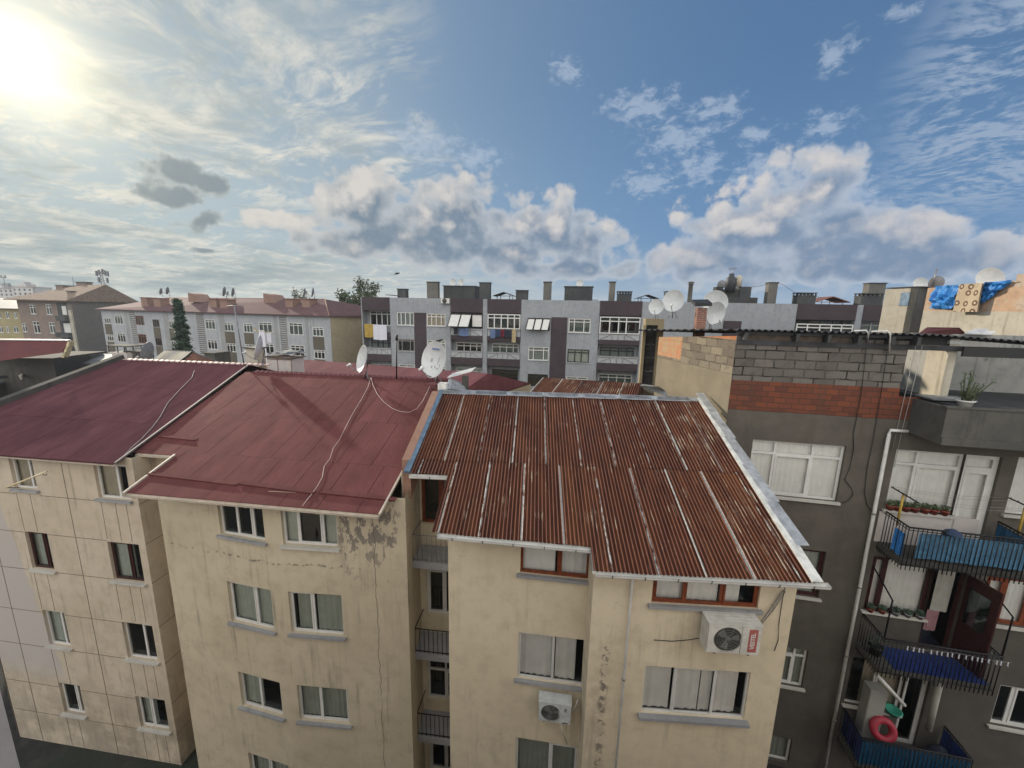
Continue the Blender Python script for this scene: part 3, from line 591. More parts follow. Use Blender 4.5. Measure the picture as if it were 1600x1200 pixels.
def rails(bld, name, pts, z0, z1, step_=0.11, mat_=None, r=0.011, drop=0.0, top=0.02):
    mb = MB(); pts = [V3((p[0], p[1], 0)) for p in pts]
    for a, b_ in zip(pts, pts[1:]):
        L = (b_ - a).length; k = max(1, int(L / step_))
        for i in range(k + 1):
            p = a + (b_ - a) * i / k; mb.tube([p + V3((0, 0, z0 - drop)), p + V3((0, 0, z1))], r, 4)
        mb.tube([a + V3((0, 0, z1)), b_ + V3((0, 0, z1))], top, 5)
        mb.tube([a + V3((0, 0, z0)), b_ + V3((0, 0, z0))], top * 0.8, 5)
    return mb.build(name, mat_ or M_IRON, bld)
class Roof:                                     # sloping plane: s along the eave, t up the slope
    def __init__(s, P, az, pitch):
        a = rad(az); p = rad(pitch); s.P0 = V3(P); s.e = V3((math.cos(a), math.sin(a), 0)); h = V3((-math.sin(a), math.cos(a), 0)); s.h = h
        s.up = h * math.cos(p) + V3((0, 0, math.sin(p))); s.n = s.e.cross(s.up); s.c = math.cos(p); s.sn = math.sin(p)
    def P(s, a, t, h=0.0): return s.P0 + s.e * a + s.up * t + s.n * h
    def st(s, p): q = V3(p) - s.P0; return q.dot(s.e), q.dot(s.h) / s.c
    def hit(s, x, y, h=0.0):
        r = ray(x, y); p = r * ((s.P0 + s.n * h).dot(s.n) / r.dot(s.n)); return s.st(p)
    def at(s, x, y, h=0.0): a, t = s.hit(x, y, h); return s.P(a, t, h)
    def slab(s, mb, st, th=0.05, m=0):
        T = [s.P(a, t, 0) for a, t in st]; Bt = [s.P(a, t, -th) for a, t in st]; mb.poly(T, [tuple(q) for q in st], m); mb.poly(Bt[::-1], None, m)
        for i in range(len(T)): j = (i + 1) % len(T); mb.poly([T[j], T[i], Bt[i], Bt[j]], None, m)
    def bar(s, mb, q0, q1, w_=0.05, h=0.04, h0=0.0, m=0):
        a, b_ = s.P(*q0, h0), s.P(*q1, h0); d_ = (b_ - a); k = s.n.cross(d_.normalized()) * w_
        mb.box(a - k / 2, d_, k, s.n * h, m)
def gutter(bld, a, b_, r=0.065, mat_=None, straps=True, name='gutter', lab=None, sm=None):
    a, b_ = V3(a), V3(b_); t = (b_ - a).normalized(); o = V3((t.y, -t.x, 0)).normalized(); mb = MB(); n_ = 7
    prof = [o * (-r * 0.8) + V3((0, 0, r * 0.5))] + [o * (-r * math.cos(math.pi * k / n_)) * 0.9 + V3((0, 0, -r * math.sin(math.pi * k / n_) * 1.1 - r * 0.1)) for k in range(n_ + 1)] + [o * (r * 1.05) + V3((0, 0, r * 0.25))]
    for i in range(len(prof) - 1):
        p0, p1 = prof[i], prof[i + 1]; q = o * 0
        mb.poly([a + p0, b_ + p0, b_ + p1, a + p1], None, 0, True); mb.poly([a + p0 * 0.88, a + p1 * 0.88, b_ + p1 * 0.88, b_ + p0 * 0.88], None, 0, True)
    for e in (a, b_): mb.poly([e + p for p in prof], None, 0)
    g_ = mb.build(name, mat_ or M_GUT, bld)
    if lab: g_['label'] = lab
    if straps:
        L = (b_ - a).length; k = max(1, int(L / 0.62))
        for i in range(k):
            sb = MB(); c = a + t * (L * (i + 0.5) / k); sb.tube([c + p * 1.10 for p in prof], 0.008, 4); sb.build('gutter_strap', sm or M_BLK, g_)
    return g_
def pipe(bld, pts, r=0.035, mat_=None, name='drainpipe', rings=True):
    mb = MB(); mb.tube(pts, r, 8); o = mb.build(name, mat_ or M_GUT, bld)
    if rings:
        rb = MB(); a, b_ = V3(pts[-2]), V3(pts[-1]); k = max(2, int((b_ - a).length / 2.1))
        for i in range(1, k): c = a + (b_ - a) * i / k; rb.tube([c - (b_ - a).normalized() * 0.02, c + (b_ - a).normalized() * 0.02], r * 1.35, 8)
        rb.build('pipe_clamp', M_GIRON, o)
    return o
# ---------------------------------------------------------------- ground
gb = MB(); gb.ab(-1500, 1500, -1500, 3000, GZ - 0.4, GZ); struct(gb, 'ground', M_GROUND)

# ---------------------------------------------------------------- the building the view is taken from (behind, and its wing at the lower left)
OWN = thing('apartment_building', 'pale smooth rendered corner wall of the near building at the lower left edge', 'building', (-6, -6, GZ))
FO = Side((8, -1.4), (-1, 0)); mb = MB(); hs = []
for k in range(-4, 4):
    for j in range(4): hs.append((8 - k * 3.4 - 1.7, 8 - k * 3.4 - 0.2, GZ + 1.1 + j * 2.95, GZ + 2.5 + j * 2.95))
wall(mb, FO, -8, 24, GZ, -1.5, hs, room=0.4)
mb.ab(-16, 16, -12, -1.5, GZ, -1.6); mb.ab(-9.0, -3.68, -1.3, 2.42, GZ, -2.1); mb.ab(-9.1, -3.64, -1.3, 2.46, -2.1, -2.0)
mb.build('wall', [M_OWN2, M_ROOM], OWN)
mb = MB()
for h in hs: mb.poly([FO.P(h[0], h[2], -0.12), FO.P(h[1], h[2], -0.12), FO.P(h[1], h[3], -0.12), FO.P(h[0], h[3], -0.12)])
mb.build('window_pane', M_GLASS, OWN)

# ---------------------------------------------------------------- left building: panelled beige facade, plum roof
BA = thing('apartment_building', 'beige panelled apartment block with plum red roof at far left', 'building', (-14.5, 14, GZ))
FA = Fac(9.7, -7); cA = FA.P(-11.27, 0); AW = -17.9
zr = [(-4.57, -5.80), (-7.28, -8.60), (-10.15, -11.50), (-13.02, -14.27)]
hA = []
for i, (zt, zb) in enumerate(zr):
    hA.append((-15.68, -14.82, zb, zt if i else -4.68)); hA.append((-12.64, -11.52, zb - 0.08, (zt if i else -4.68) - 0.06))
mb = MB(); wall(mb, FA, AW, -11.27, GZ, -4.50, hA)
SA = Side((cA.x, cA.y), (0.10, 1)); wall(mb, SA, 0, 1.2, GZ, -4.50)
lA = FA.P(AW, 0); SB = Side((lA.x + 0.6, lA.y + 6), (-0.12, -1)); wall(mb, SB, 0, 6, GZ, -4.5)
mb.box((-19, 18.2, GZ), (7.9, -0.9, 0), (0, 5, 0), (0, 0, -3.4 - GZ))
mb.build('wall', [M_A, M_ROOM], BA)
mb = MB()                                                           # panel joints, thin dark fillets
for z in (-5.98, -7.31, -8.66, -10.24, -11.62, -13.20, -14.45):
    FA.box(mb, AW + 0.05, -15.70, z - .009, z + .009, -0.004, 0.004); FA.box(mb, -14.80, -12.66, z - .009, z + .009, -0.004, 0.004); SA.box(mb, 0.0, 1.2, z - .009, z + .009, -0.004, 0.004)
for u in (-13.77, -16.9): FA.box(mb, u - .010, u + .010, GZ, -4.55, -0.004, 0.005)
for za, zb in ((-5.92, -7.28), (-8.75, -10.15), (-11.62, -13.02), (-14.42, GZ)):
    for u in (-15.66, -15.16, -12.60, -12.10, -11.72): FA.box(mb, u - .006, u + .006, zb + 0.03, za - 0.03, -0.004, 0.005)
mb.build('panel_joint', M_GREYC2, BA)
fr = [M_WHITEF, M_DWOOD, M_WHITEF, M_WHITEF]
for i in range(4):
    h = hA[2 * i]; window(BA, FA, *h, fm=fr[i], mull=(0.68,), cur=[M_CURT, M_CURG, M_CURG, None][i], sill=M_SILL if i == 0 else M_SILLW, seed=i + 1, curu=(0, .7))
    h = hA[2 * i + 1]; window(BA, FA, *h, fm=fr[i], mull=(0.60,) if i != 3 else (0.45,), cur=[M_CURT, M_CURG, None, M_CURG][i], sill=M_SILL if i == 0 else M_SILLW, seed=i + 5, curu=(0, .62) if i != 3 else (0, .5))
RA = Roof((-13.11, 11.01, -4.57), -7, 18)
mb = MB(); sl_, tl_ = -6.3, 6.55
q0 = RA.st((-11.42, 10.8, 0)); q1 = RA.st((-11.45, 16.9, 0))
RA.slab(mb, [(sl_, 0.0), (q0[0], 0.0), (q1[0] - .05, tl_), (sl_, tl_)], 0.06)
bs = [RA.P(sl_, tl_), RA.P(q1[0], tl_)]; mb.poly([bs[1], bs[0], bs[0] + V3((0.8, 6, -2)), bs[1] + V3((0.8, 6, -2))])
rA = mb.build('roof', M_RA, BA)
mb = MB()
for i in range(26): a = sl_ + 1.2 + i * 0.27; RA.bar(mb, (a, tl_ + 0.02), (a + 0.20, tl_ + 0.0), 0.12, 0.05, 0.0)
mb.build('ridge_cap', M_CABLE, rA)
mb = MB(); RA.bar(mb, (q0[0] + .03, 0.0), (q1[0] - 0.02, tl_ + .05), 0.05, 0.045); mb.build('verge_flashing', M_GIRON, rA)
mb = MB(); RA.bar(mb, (sl_ - 0.05, 0.0), (sl_ + .75, tl_ + .15), 0.30, 0.18); mb.build('parapet', M_CONC, rA)
gutter(BA, RA.P(sl_, -0.02, -0.03), RA.P(q0[0], -0.02, -0.03), 0.05, M_CGUT, straps=False)
mb = MB(); cb = [(304, 579), (300, 590), (280, 610), (262, 630), (250, 652), (238, 668), (222, 685), (205, 700), (190, 716)]
mb.tube([RA.at(*c, 0.02) for c in cb], 0.012, 5); solo(mb, 'cable', M_GCABLE, 'thin grey cable running down the plum red roof at the left', 'cable')
mb = MB(); mb.tube([FA.at(9, 762, 1.25), FA.at(74, 736.5, 0.75)], 0.022, 8); e = FA.at(74, 736.5, 0.75)
ho = MB(); ho.tube([e + FA.e * (-.11 + .07 * math.cos(t)) + V3((0, 0, -.06 + .07 * math.sin(t))) for t in [math.pi + k * math.pi / 8 for k in range(9)]], 0.012, 5)
tp = thing('laundry_pole', 'cream metal pole reaching out by the top left window of the panelled block', 'pole', FA.at(9, 762, 1.25))
mb.build('pole', M_POLE, tp); ho.build('hook', M_GIRON, tp); mb = MB(); mb.tube([FA.at(9, 762, 1.2), FA.at(30, 762, 0.0)], 0.015, 6); mb.build('bracket', M_GIRON, tp)

# ---------------------------------------------------------------- centre-left building: weathered cream, oxide red roof
BB = thing('apartment_building', 'weathered cream apartment block with peeling render under oxide red ribbed roof', 'building', (-6.5, 14, GZ))
F1 = Fac(8.5, -13); F2 = Fac(9.3, -4)
ub2 = -6.38; bend = F2.P(ub2, 0); F1 = Fac(0, -13); F1.o = bend - F1.e * (-6.72); F1.o.z = 0
hB1, hB2 = [], []
for zt, zb in ((-5.05, -6.33), (-7.80, -9.12), (-10.85, -12.08), (-13.85, -15.1)): hB1.append((-8.48, -6.98, zb, zt))
for zt, zb in ((-5.12, -6.34), (-7.77, -9.08), (-10.83, -12.06)): hB2.append((-6.10, -4.57, zb, zt))
mb = MB(); wall(mb, F1, -10.62, -6.72, GZ, -4.82, hB1); wall(mb, F2, ub2, -2.70, GZ, -4.80, hB2)
p = F2.P(-2.70, 0); SR = Side((p.x, p.y), (0.0, 1)); wall(mb, SR, 0, 1.6, GZ, -4.75)
p = F1.P(-10.62, 0); SL = Side((p.x, 11.75), (0.0, -1)); wall(mb, SL, 0, 11.75 - p.y, GZ, -4.9)
mb.ab(-11.3, p.x, 11.75, 12.2, GZ, -4.55); mb.ab(-11.2, -2.72, 14.2, 21, GZ, -3.6)
mb.build('wall', [M_B, M_ROOM], BB)
window(BB, F1, *hB1[0], mull=(0.36, 0.72), cur=None, sill=M_SILL, seed=11, pane=M_GLASSD); window(BB, F1, *hB1[1], mull=(0.60,), cur=M_CURG, sill=M_SILL, seed=12); window(BB, F1, *hB1[2], mull=(0.45,), cur=M_CURG, sill=M_SILL, seed=13, curu=(0, .46)); window(BB, F1, *hB1[3], mull=(0.5,), cur=M_CURG, sill=M_SILL, seed=14)
window(BB, F2, *hB2[0], mull=(0.27, 0.72), cur=M_CURG, sill=M_SILLW, seed=15, split=[(0, .27), (.74, 1)]); window(BB, F2, *hB2[1], mull=(0.43,), cur=M_CURG, sill=M_SILL, seed=16, split=[(.1, .40), (.46, 1)]); window(BB, F2, *hB2[2], mull=(0.42,), cur=M_CURG, sill=M_SILL, seed=17)
RB = Roof((-2.74, 8.89, -4.96), -7, 19)
h = lambda x, y: RB.hit(x, y)
pR, pL, pN, pM = h(622, 806), h(205, 764), h(268, 711), h(207, 708)
yr = (h(380, 578)[1] + h(688, 597)[1]) / 2; sR = h(640, 715)[0]; sM = pM[0] - 0.05
mb = MB(); RB.slab(mb, [(pL[0], 0.0), (sR, 0.0), (sR, yr), (sM - .28, yr), (sM - .02, pN[1]), (pL[0], pN[1])], 0.06)
a, b_ = RB.P(sM, yr), RB.P(sR, yr); mb.poly([b_, a, a + V3((0.7, 5.5, -1.9)), b_ + V3((0.7, 5.5, -1.9))])
rB = mb.build('roof', M_RB, BB)
mb = MB(); RB.bar(mb, (sM + .1, yr + .01), (sR, yr + .01), 0.16, 0.035); 
for i in range(40): a = sM + .15 + i * (sR - sM) / 40; RB.bar(mb, (a, yr + .02), (a + 0.13, yr + .02), 0.19, 0.05)
mb.build('ridge_cap', M_RP, rB)
for (a, b_) in (((230, 742), (370, 759)), ((375, 757), (490, 772)), ((500, 771), (617, 783)), ((248, 683), (305, 689))):
    mb = MB(); q0, q1 = RB.hit(*a), RB.hit(*b_); RB.bar(mb, q0, q1, 0.05, 0.055); RB.bar(mb, (q0[0], q0[1] + .06), (q1[0], q1[1] + .06), 0.12, 0.02); mb.build('snow_guard', M_RB, rB)
gutter(BB, RB.P(pL[0] - .03, -0.05, -0.03), RB.P(sR, -0.05, -0.03), 0.055, M_CGUT, sm=M_CGUT)
gutter(BB, RB.P(sM + .2, pN[1] - .05, -0.03), RB.P(pL[0], pN[1] - .05, -0.03), 0.055, M_CGUT, straps=False)
mb = MB(); RB.bar(mb, (pL[0] - .02, -.05), (pL[0] - .02, pN[1]), 0.05, 0.05); mb.build('verge_flashing', M_CGUT, rB)
mb = MB(); RB.bar(mb, (sR + .03, -.05), (sR + .03, RB.hit(640, 738)[1]), 0.05, 0.06);  mb.build('verge_flashing', M_CGUT, rB)
cab = 'cable'
mb = MB(); mb.tube([RB.at(*c, 0.03) for c in [(579, 590), (576, 603), (566, 622), (555, 640), (548, 652), (540, 668), (530, 688), (521, 700), (516, 716), (507, 728), (504, 745), (497, 758), (489, 770), (479, 782), (473, 790)]], 0.011, 5)
solo(mb, 'cable', M_CABLE, 'wavy pale pink cable running down the middle of the red roof', 'cable')
mb = MB(); mb.tube([RB.at(*c, 0.03) for c in [(580, 590), (583, 602), (590, 616), (600, 628), (613, 638), (626, 643), (640, 644), (652, 638), (661, 626), (668, 612), (672, 602)]], 0.011, 5)
solo(mb, 'cable', M_CABLE, 'pale cable hanging in a loop between the two dishes on the red roof', 'cable')

# ---------------------------------------------------------------- centre-right building: warm cream, rusted corrugated roof
BC = thing('apartment_building', 'warm cream apartment block under rusted corrugated iron roof', 'building', (2.2, 10, GZ))
FL = Fac(8.35, -7.5); FR = Fac(7.6, -3); FW = Fac(10.6, -6)
hL = [(0.28, 1.89, -6.02, -4.86), (0.28, 1.90, -8.91, -7.61), (0.28, 1.88, -12.0, -10.70)]
hR = [(3.05, 5.24, -6.04, -5.0), (3.05, 5.30, -8.83, -7.60), (3.05, 5.3, -11.8, -10.45)]
mb = MB(); wall(mb, FL, -1.45, 1.95, GZ, -4.62, hL, depth=.10); wall(mb, FR, 1.81, 5.96, GZ, -4.84, hR, depth=.10)
a, b_ = FR.P(1.81, 0), FL.P(1.95, 0); mb.poly([(a.x, a.y, GZ), (a.x, a.y, -4.84), (b_.x - .1, b_.y + .1, -4.62), (b_.x - .1, b_.y + .1, GZ)])
p = FR.P(5.96, 0); SD = Side((p.x, p.y), (0.05, 1)); wall(mb, SD, 0, 5.2, GZ, -4.75)
mb.box((p.x - .35, p.y + 0.02, -4.9), (0.35, 0, 0), (0, 5.6, 0), (0, 2, 0))
hw = [(-2.62, -1.75, -6.28, -4.55), (-2.52, -1.6, -9.35, -7.42), (-2.55, -1.6, -12.5, -10.35), (-2.55, -1.6, -15.4, -13.6)]
wall(mb, FW, -2.85, -1.2, GZ, -3.9, hw, m=0)
p = FL.P(-1.45, 0); q = FW.P(-1.45, 0); mb.poly([(p.x, p.y, GZ), (p.x, p.y, -4.6), (q.x, q.y, -4.0), (q.x, q.y, GZ)])
mb.ab(-2.4, 5.7, 13.2, 15, GZ, -3.2)
mb.build('wall', [M_C, M_ROOM], BC)
window(BC, FL, *hL[0], fm=M_WOOD, mull=(0.55,), cur=M_CURW, sill=M_SILL, seed=21, depth=.10, split=[(0, .5), (.58, .98)], fw=.06)
window(BC, FL, *hL[1], mull=(0.53,), cur=M_CURW, sill=M_SILL, seed=22, split=[(0, .50), (.56, .86)], fw=.035, depth=.10)
window(BC, FL, *hL[2], mull=(0.55,), cur=M_CURG, sill=M_SILL, seed=23, depth=.10, fw=.06)
window(BC, FR, *hR[0], fm=M_WOOD, mull=(0.32, 0.66), cur=M_CURW, sill=M_SILL, seed=24, depth=.10, split=[(0, .31), (.34, .64), (.68, .85)], fw=.06)
window(BC, FR, *hR[1], mull=(0.30, 0.69), cur=M_CURW, sill=M_SILL, seed=25, split=[(.03, .28), (.32, .56), (.57, .68), (.72, .93)], fw=.035, depth=.10, sillout=.13)
window(BC, FR, *hR[2], mull=(0.5,), cur=M_CURW, sill=M_SILL, seed=26, depth=.10)
# light well with small balconies
window(BC, FW, *hw[0], fm=M_WOOD, mull=(0.64,), seed=31, pane=M_GLASSD, fw=.09, d=.02); window(BC, FW, *hw[1], mull=(0.62,), trans=.22, seed=32, pane=M_GLASSD, fw=.07, d=.02); window(BC, FW, *hw[2], mull=(0.62,), trans=.5, seed=33, pane=M_GLASSD, fw=.07, d=.02)
window(BC, FW, *hw[3], mull=(0.62,), trans=.3, seed=34, pane=M_GLASSD, fw=.07, d=.02)
for i, z in enumerate((-6.98, -9.98, -12.95)):
    mb = MB(); FW.box(mb, -2.68, -1.35, z - .20, z, 0.0, 0.85); bal = mb.build('balcony', M_SILL, BC)
    e0, e1 = FW.P(-2.62, 0, 0.80), FW.P(-1.4, 0, 0.80); e2 = FW.P(-2.62, 0, 0.05)
    rb = MB(); mt = M_GIRON if i == 0 else M_IRON; k = 9
    for j in range(k + 1): q = e0 + (e1 - e0) * j / k; rb.tube([q + V3((0, 0, z)), q + V3((0, 0, z + .80))], 0.011, 4)
    for zz in (.06, .80): rb.tube([e0 + V3((0, 0, z + zz)), e1 + V3((0, 0, z + zz))], 0.016, 5)
    rb.tube([e0 + V3((0, 0, z + .80)), e2 + V3((0, 0, z + 0.80))], 0.016, 5); rb.build('railing', mt, bal)
mb = MB(); FW.box(mb, -2.84, -2.66, -7.0, -4.3, 0.0, 0.9); mb.build('pillar', M_CONCL, BC)
RC = Roof((3.8, 6.9, -4.98), -3, 20)
sF, sL0, sL1, sE = RC.st((-2.56, 9.7, 0))[0], RC.hit(700, 745)[0] + 0.02, RC.hit(922, 852)[0], RC.st((5.90, 6.8, 0))[0]
tF = RC.hit(670, 740)[1]; tR = (RC.hit(695, 617)[1] + RC.hit(1080, 625)[1]) / 2
l0, l1 = RC.hit(687, 831), RC.hit(922, 853)
def eave(s_):
    if s_ < sL0 - .02: return tF
    if s_ < sL1: return l0[1] + (l1[1] - l0[1]) * (s_ - l0[0]) / (l1[0] - l0[0])
    return 0.0
mb = MB(); per = 0.085; stp = per / 8; nC = int((sE - sF) / stp); SPL = 2.95; rr = random.Random(3)
def cor(s_): return 0.017 * math.sin(s_ * 2 * math.pi / per)
for k in range(nC):
    a, b_ = sF + k * stp, sF + (k + 1) * stp; c = (a + b_) / 2; e0 = eave(c) - 0.05
    for lo, hi, lift in ((e0, SPL + 0.05, 0.0), (max(SPL, e0), tR, 0.008)):
        if lo >= hi - .06: continue
        n_ = 3
        for j in range(n_):
            t0_, t1_ = lo + (hi - lo) * j / n_, lo + (hi - lo) * (j + 1) / n_
            q = [(a, t0_), (b_, t0_), (b_, t1_), (a, t1_)]
            wv = lambda s_, t_: cor(s_) + lift + 0.012 * math.sin(s_ * 1.9 + t_ * 0.8) + 0.006 * math.sin(s_ * 7)
            mb.poly([RC.P(x, y, wv(x, y) + .03) for x, y in q], q, 0, True)
RC.slab(mb, [(sL1 + .03, 0.02), (sE, 0.02), (sE, tR), (sF, tR), (sF, tF + .02), (sL0, tF + .02), (sL0 + 0.03, l0[1] + 0.03), (sL1 + .03, l1[1] + .03)], 0.05)
rC = mb.build('roof', M_RUST, BC)
mb = MB(); RC.bar(mb, (sE - .04, -0.06), (sE - .02, tR + .1), 0.20, 0.03, 0.055)
mb.build('verge_board', M_WFLASH, rC)
mb = MB()
for i in range(5): t0_ = 0.75 + i * 1.18; RC.bar(mb, (sE + .13, t0_), (sE + .08, t0_ + 1.26), 0.26, 0.02, 0.07 + 0.012 * (i % 2))
mb.build('verge_flashing', M_ZINC, rC)
mb = MB(); RC.bar(mb, (sF, tR + .02), (sE + .1, tR + .03), 0.22, 0.035, 0.05)
for i in range(7): RC.bar(mb, (sF + i * 1.2, tR + .02), (sF + i * 1.2 + 1.0, tR + .01), 0.27, 0.02, 0.065)
mb.build('ridge_flashing', M_ZINC, rC)
mb = MB(); RC.bar(mb, (sF - .06, tF - .05), (sF - .02, tR + .1), 0.16, 0.06, 0.03); mb.build('verge_flashing', M_BFLASH, rC)
mb = MB(); qa, qb = RC.P(sF - .17, tF + .35, 0), RC.P(sF - .17, tR - .05, 0); mb.box(qa + V3((-.14, 0, -1.0)), V3((.22, 0, 0)), qb - qa, V3((0, 0, 1.10))); mb.build('parapet', M_ORP, BC)
gutter(BC, RC.P(sL1 + .05, -0.05, -0.04), RC.P(sE + .22, -0.05, -0.04), 0.062)
gutter(BC, RC.P(l0[0] - .03, l0[1] - .07, -0.04), RC.P(l1[0] + .03, l1[1] - .07, -0.04), 0.062)
gutter(BC, RC.P(sL1 + .02, l1[1] - .05, -0.06), RC.P(sL1 + .02, -0.02, -0.04), 0.045, straps=False)
gutter(BC, RC.P(sF, tF - .06, -0.04), RC.P(sL0 + .05, tF - .06, -0.04), 0.062)
gutter(BC, RC.P(sL0 - .0, tF - .02, -0.05), RC.P(l0[0] - .03, l0[1] - .03, -0.05), 0.035, straps=False)
pa = FR.P(2.62, -4.98, 0.12); pipe(BC, [pa + V3((0, 0, -.1)), FR.P(2.60, -5.3, 0.08), FR.P(2.55, GZ, 0.08)], 0.028)

def ac_unit(F, u0, u1, z0, z1, dd, label, mat_, ring, txt=None):
    t = thing('air_conditioner', label, 'air conditioner', F.P((u0 + u1) / 2, z0, dd / 2), 'air conditioner units on the outside walls')
    W, H = u1 - u0, z1 - z0; d0, d1 = 0.10, 0.10 + dd
    mb = MB(); cu, cz, R = u0 + W * 0.38, z0 + H * 0.50, min(H * 0.41, W * 0.31); N = 32
    F.box(mb, u0, u1, z0, z1, d0, d1 - 0.002)
    sq = [];                                            # front panel with a round opening
    for k in range(N):
        a = 2 * math.pi * k / N; c, s_ = math.cos(a), math.sin(a); hw, hh = (W * .62 - .01) / 2, (H - .03) / 2; kx = min(hw / abs(c) if abs(c) > 1e-6 else 9, hh / abs(s_) if abs(s_) > 1e-6 else 9)
        sq.append((u0 + .01 + hw + c * kx, z0 + .015 + hh + s_ * kx, cu + c * R, cz + s_ * R))
    for k in range(N):
        a, b_ = sq[k], sq[(k + 1) % N]
        mb.poly([F.P(a[0], a[1], d1 + .012), F.P(b_[0], b_[1], d1 + .012), F.P(b_[2], b_[3], d1 + .02), F.P(a[2], a[3], d1 + .02)], None, 0, True)
        mb.poly([F.P(a[2], a[3], d1 + .02), F.P(b_[2], b_[3], d1 + .02), F.P(b_[2], b_[3], d1), F.P(a[2], a[3], d1)])
    F.box(mb, u0 + W * .64, u1 - .008, z0 + .01, z1 - .02, d1 - .002, d1 + .014); F.box(mb, u0 - .01, u1 + .01, z1 - .03, z1 + .006, d0, d1 + .022)
    for z in (z1 + .006,): 
        for k in range(3): F.box(mb, u0 + .04, u1 - .04, z, z + .006, d0 + dd * (.2 + k * .25), d0 + dd * (.28 + k * .25))
    mb.build('casing', mat_, t)
    mb = MB(); mb.lathe(F.P(cu, cz, d1 + .001), F.n, [(0.0, .001), (R * .98, .001)], 32); mb.build('fan_opening', M_GRILLE, t)
    mb = MB(); mb.lathe(F.P(cu, cz, d1 + .004), F.n, [(R * .2, 0), (R * .16, .008), (0, .009)], 16)
    for k in range(3):
        a = k * 2.094; mb.poly([F.P(cu + R * r_ * math.cos(a + da), cz + R * r_ * math.sin(a + da), d1 + h_) for r_, da, h_ in ((.15, -.3, .004), (.86, -.1, .004), (.86, .55, .012), (.4, .7, .012))])
    mb.build('fan', M_FAN, t)
    mb = MB()
    for k in range(1, ring + 1):
        r_ = R * k / (ring + .2); mb.tube([F.P(cu + r_ * math.cos(a), cz + r_ * math.sin(a), d1 + .022) for a in [i * math.pi / 14 for i in range(29)]], 0.0035, 4, caps=False)
    for k in range(4): a = k * math.pi / 4 + .4; mb.tube([F.P(cu - R * math.cos(a), cz - R * math.sin(a), d1 + .024), F.P(cu + R * math.cos(a), cz + R * math.sin(a), d1 + .024)], 0.003, 4)
    mb.build('grille', M_FAN, t)
    for k in (.18, .82):
        mb = MB(); u = u0 + W * k; F.box(mb, u - .02, u + .02, z0 - .04, z0 - .004, 0, d1 - .02); F.box(mb, u - .015, u + .015, z0 - .28, z0 - .04, 0, .02); mb.tube([F.P(u, z0 - .26, .015), F.P(u, z0 - .04, d1 - .06)], .010, 4); mb.build('bracket', M_BLK, t)
    return t, d1
def lettering(body, F, u, z, d, size, mat_, parent, name='lettering', rot90=False, bold=0.0):
    cu_ = bpy.data.curves.new(name, 'FONT'); cu_.body = body; cu_.size = size; cu_.extrude = 0.0015; cu_.offset = bold; cu_.align_x = 'CENTER'; cu_.align_y = 'CENTER'; cu_.resolution_u = 3
    o = bpy.data.objects.new(name, cu_); C.objects.link(o); bpy.context.view_layer.update()
    me = bpy.data.meshes.new_from_object(o); bpy.data.objects.remove(o); me.materials.clear(); me.materials.append(mat_)
    ex, ey = (F.e, V3((0, 0, 1))) if not rot90 else (V3((0, 0, 1)), -F.e)
    p = F.P(u, z, d); M = Matrix(((ex.x, ey.x, F.n.x, p.x), (ex.y, ey.y, F.n.y, p.y), (ex.z, ey.z, F.n.z, p.z), (0, 0, 0, 1)))
    me.transform(M); r_ = bpy.data.objects.new(name, me); C.objects.link(r_); r_.parent = parent
    r_.matrix_parent_inverse = Matrix.Translation(parent.location).inverted(); return r_
d_ = 0.42; u0, z1 = FR.uz(1108, 973, d_); u1, z0 = FR.uz(1185, 1024, d_)
t, d1 = ac_unit(FR, u0, u1, z0, z1, 0.32, 'large aged white air conditioner with a red label under the wooden top window', M_ACW, 5)
W = u1 - u0; mb = MB(); FR.box(mb, u1 - W * .235, u1 - W * .07, z0 + .07, z1 - .09, d1 + .014, d1 + .016); lb = mb.build('label_sticker', M_REDL, t)
lettering('VESTEL', FR, u1 - W * .152, (z0 + z1) / 2 - .01, d1 + .0185, 0.118, M_WHITEF, t, rot90=True, bold=0.003)
d_ = 0.36; u0, z1 = FL.uz(842, 1095, d_); u1, z0 = FL.uz(891, 1133, d_)
t, d1 = ac_unit(FL, u0, u1, z0, z1, 0.26, 'small grey white air conditioner with dark round grille below the curtained window', M_ACG, 8)
W = u1 - u0; mb = MB(); cx, cz = u1 - W * .17, z1 - .13
mb.tube([FL.P(cx + .022 * math.cos(a) * (1.5 if k % 2 else .8), cz + .022 * math.sin(a) * (1.5 if k % 2 else .8), d1 + .017) for k, a in enumerate([i * math.pi / 4 for i in range(9)])], .006, 4)
FL.box(mb, cx - .035, cx + .035, cz - .065, cz - .048, d1 + .012, d1 + .016); FL.box(mb, cx - .07, cx + .07, z0 + .03, z0 + .055, d1 + .012, d1 + .016); mb.build('logo', M_BLKL, t)
mb = MB(); FL.box(mb, cx - .07, cx - .015, z0 + .075, z0 + .115, d1 + .012, d1 + .016); FL.box(mb, cx + .01, cx + .07, z0 + .07, z0 + .11, d1 + .012, d1 + .016); mb.build('sticker', M_WHITEF, t)
mb = MB(); mb.tube([FL.at(903, 1092, .05), FL.at(900, 1102, .1), FL.at(893, 1112, .15)], .018, 6); mb.tube([FL.at(877, 1133, .3), FL.at(879, 1146, .2), FL.at(886, 1162, .06)], .012, 5); mb.build('hose', M_WHITEF, t)
mb = MB(); mb.tube([FR.at(1022, 1000, .02), FR.at(1050, 1002, .02), FR.at(1075, 1000, .03), FR.at(1100, 996, .12)], .008, 5); solo(mb, 'cable', M_BCABLE, 'thin dark cable running along the cream wall into the large air conditioner', 'cable')
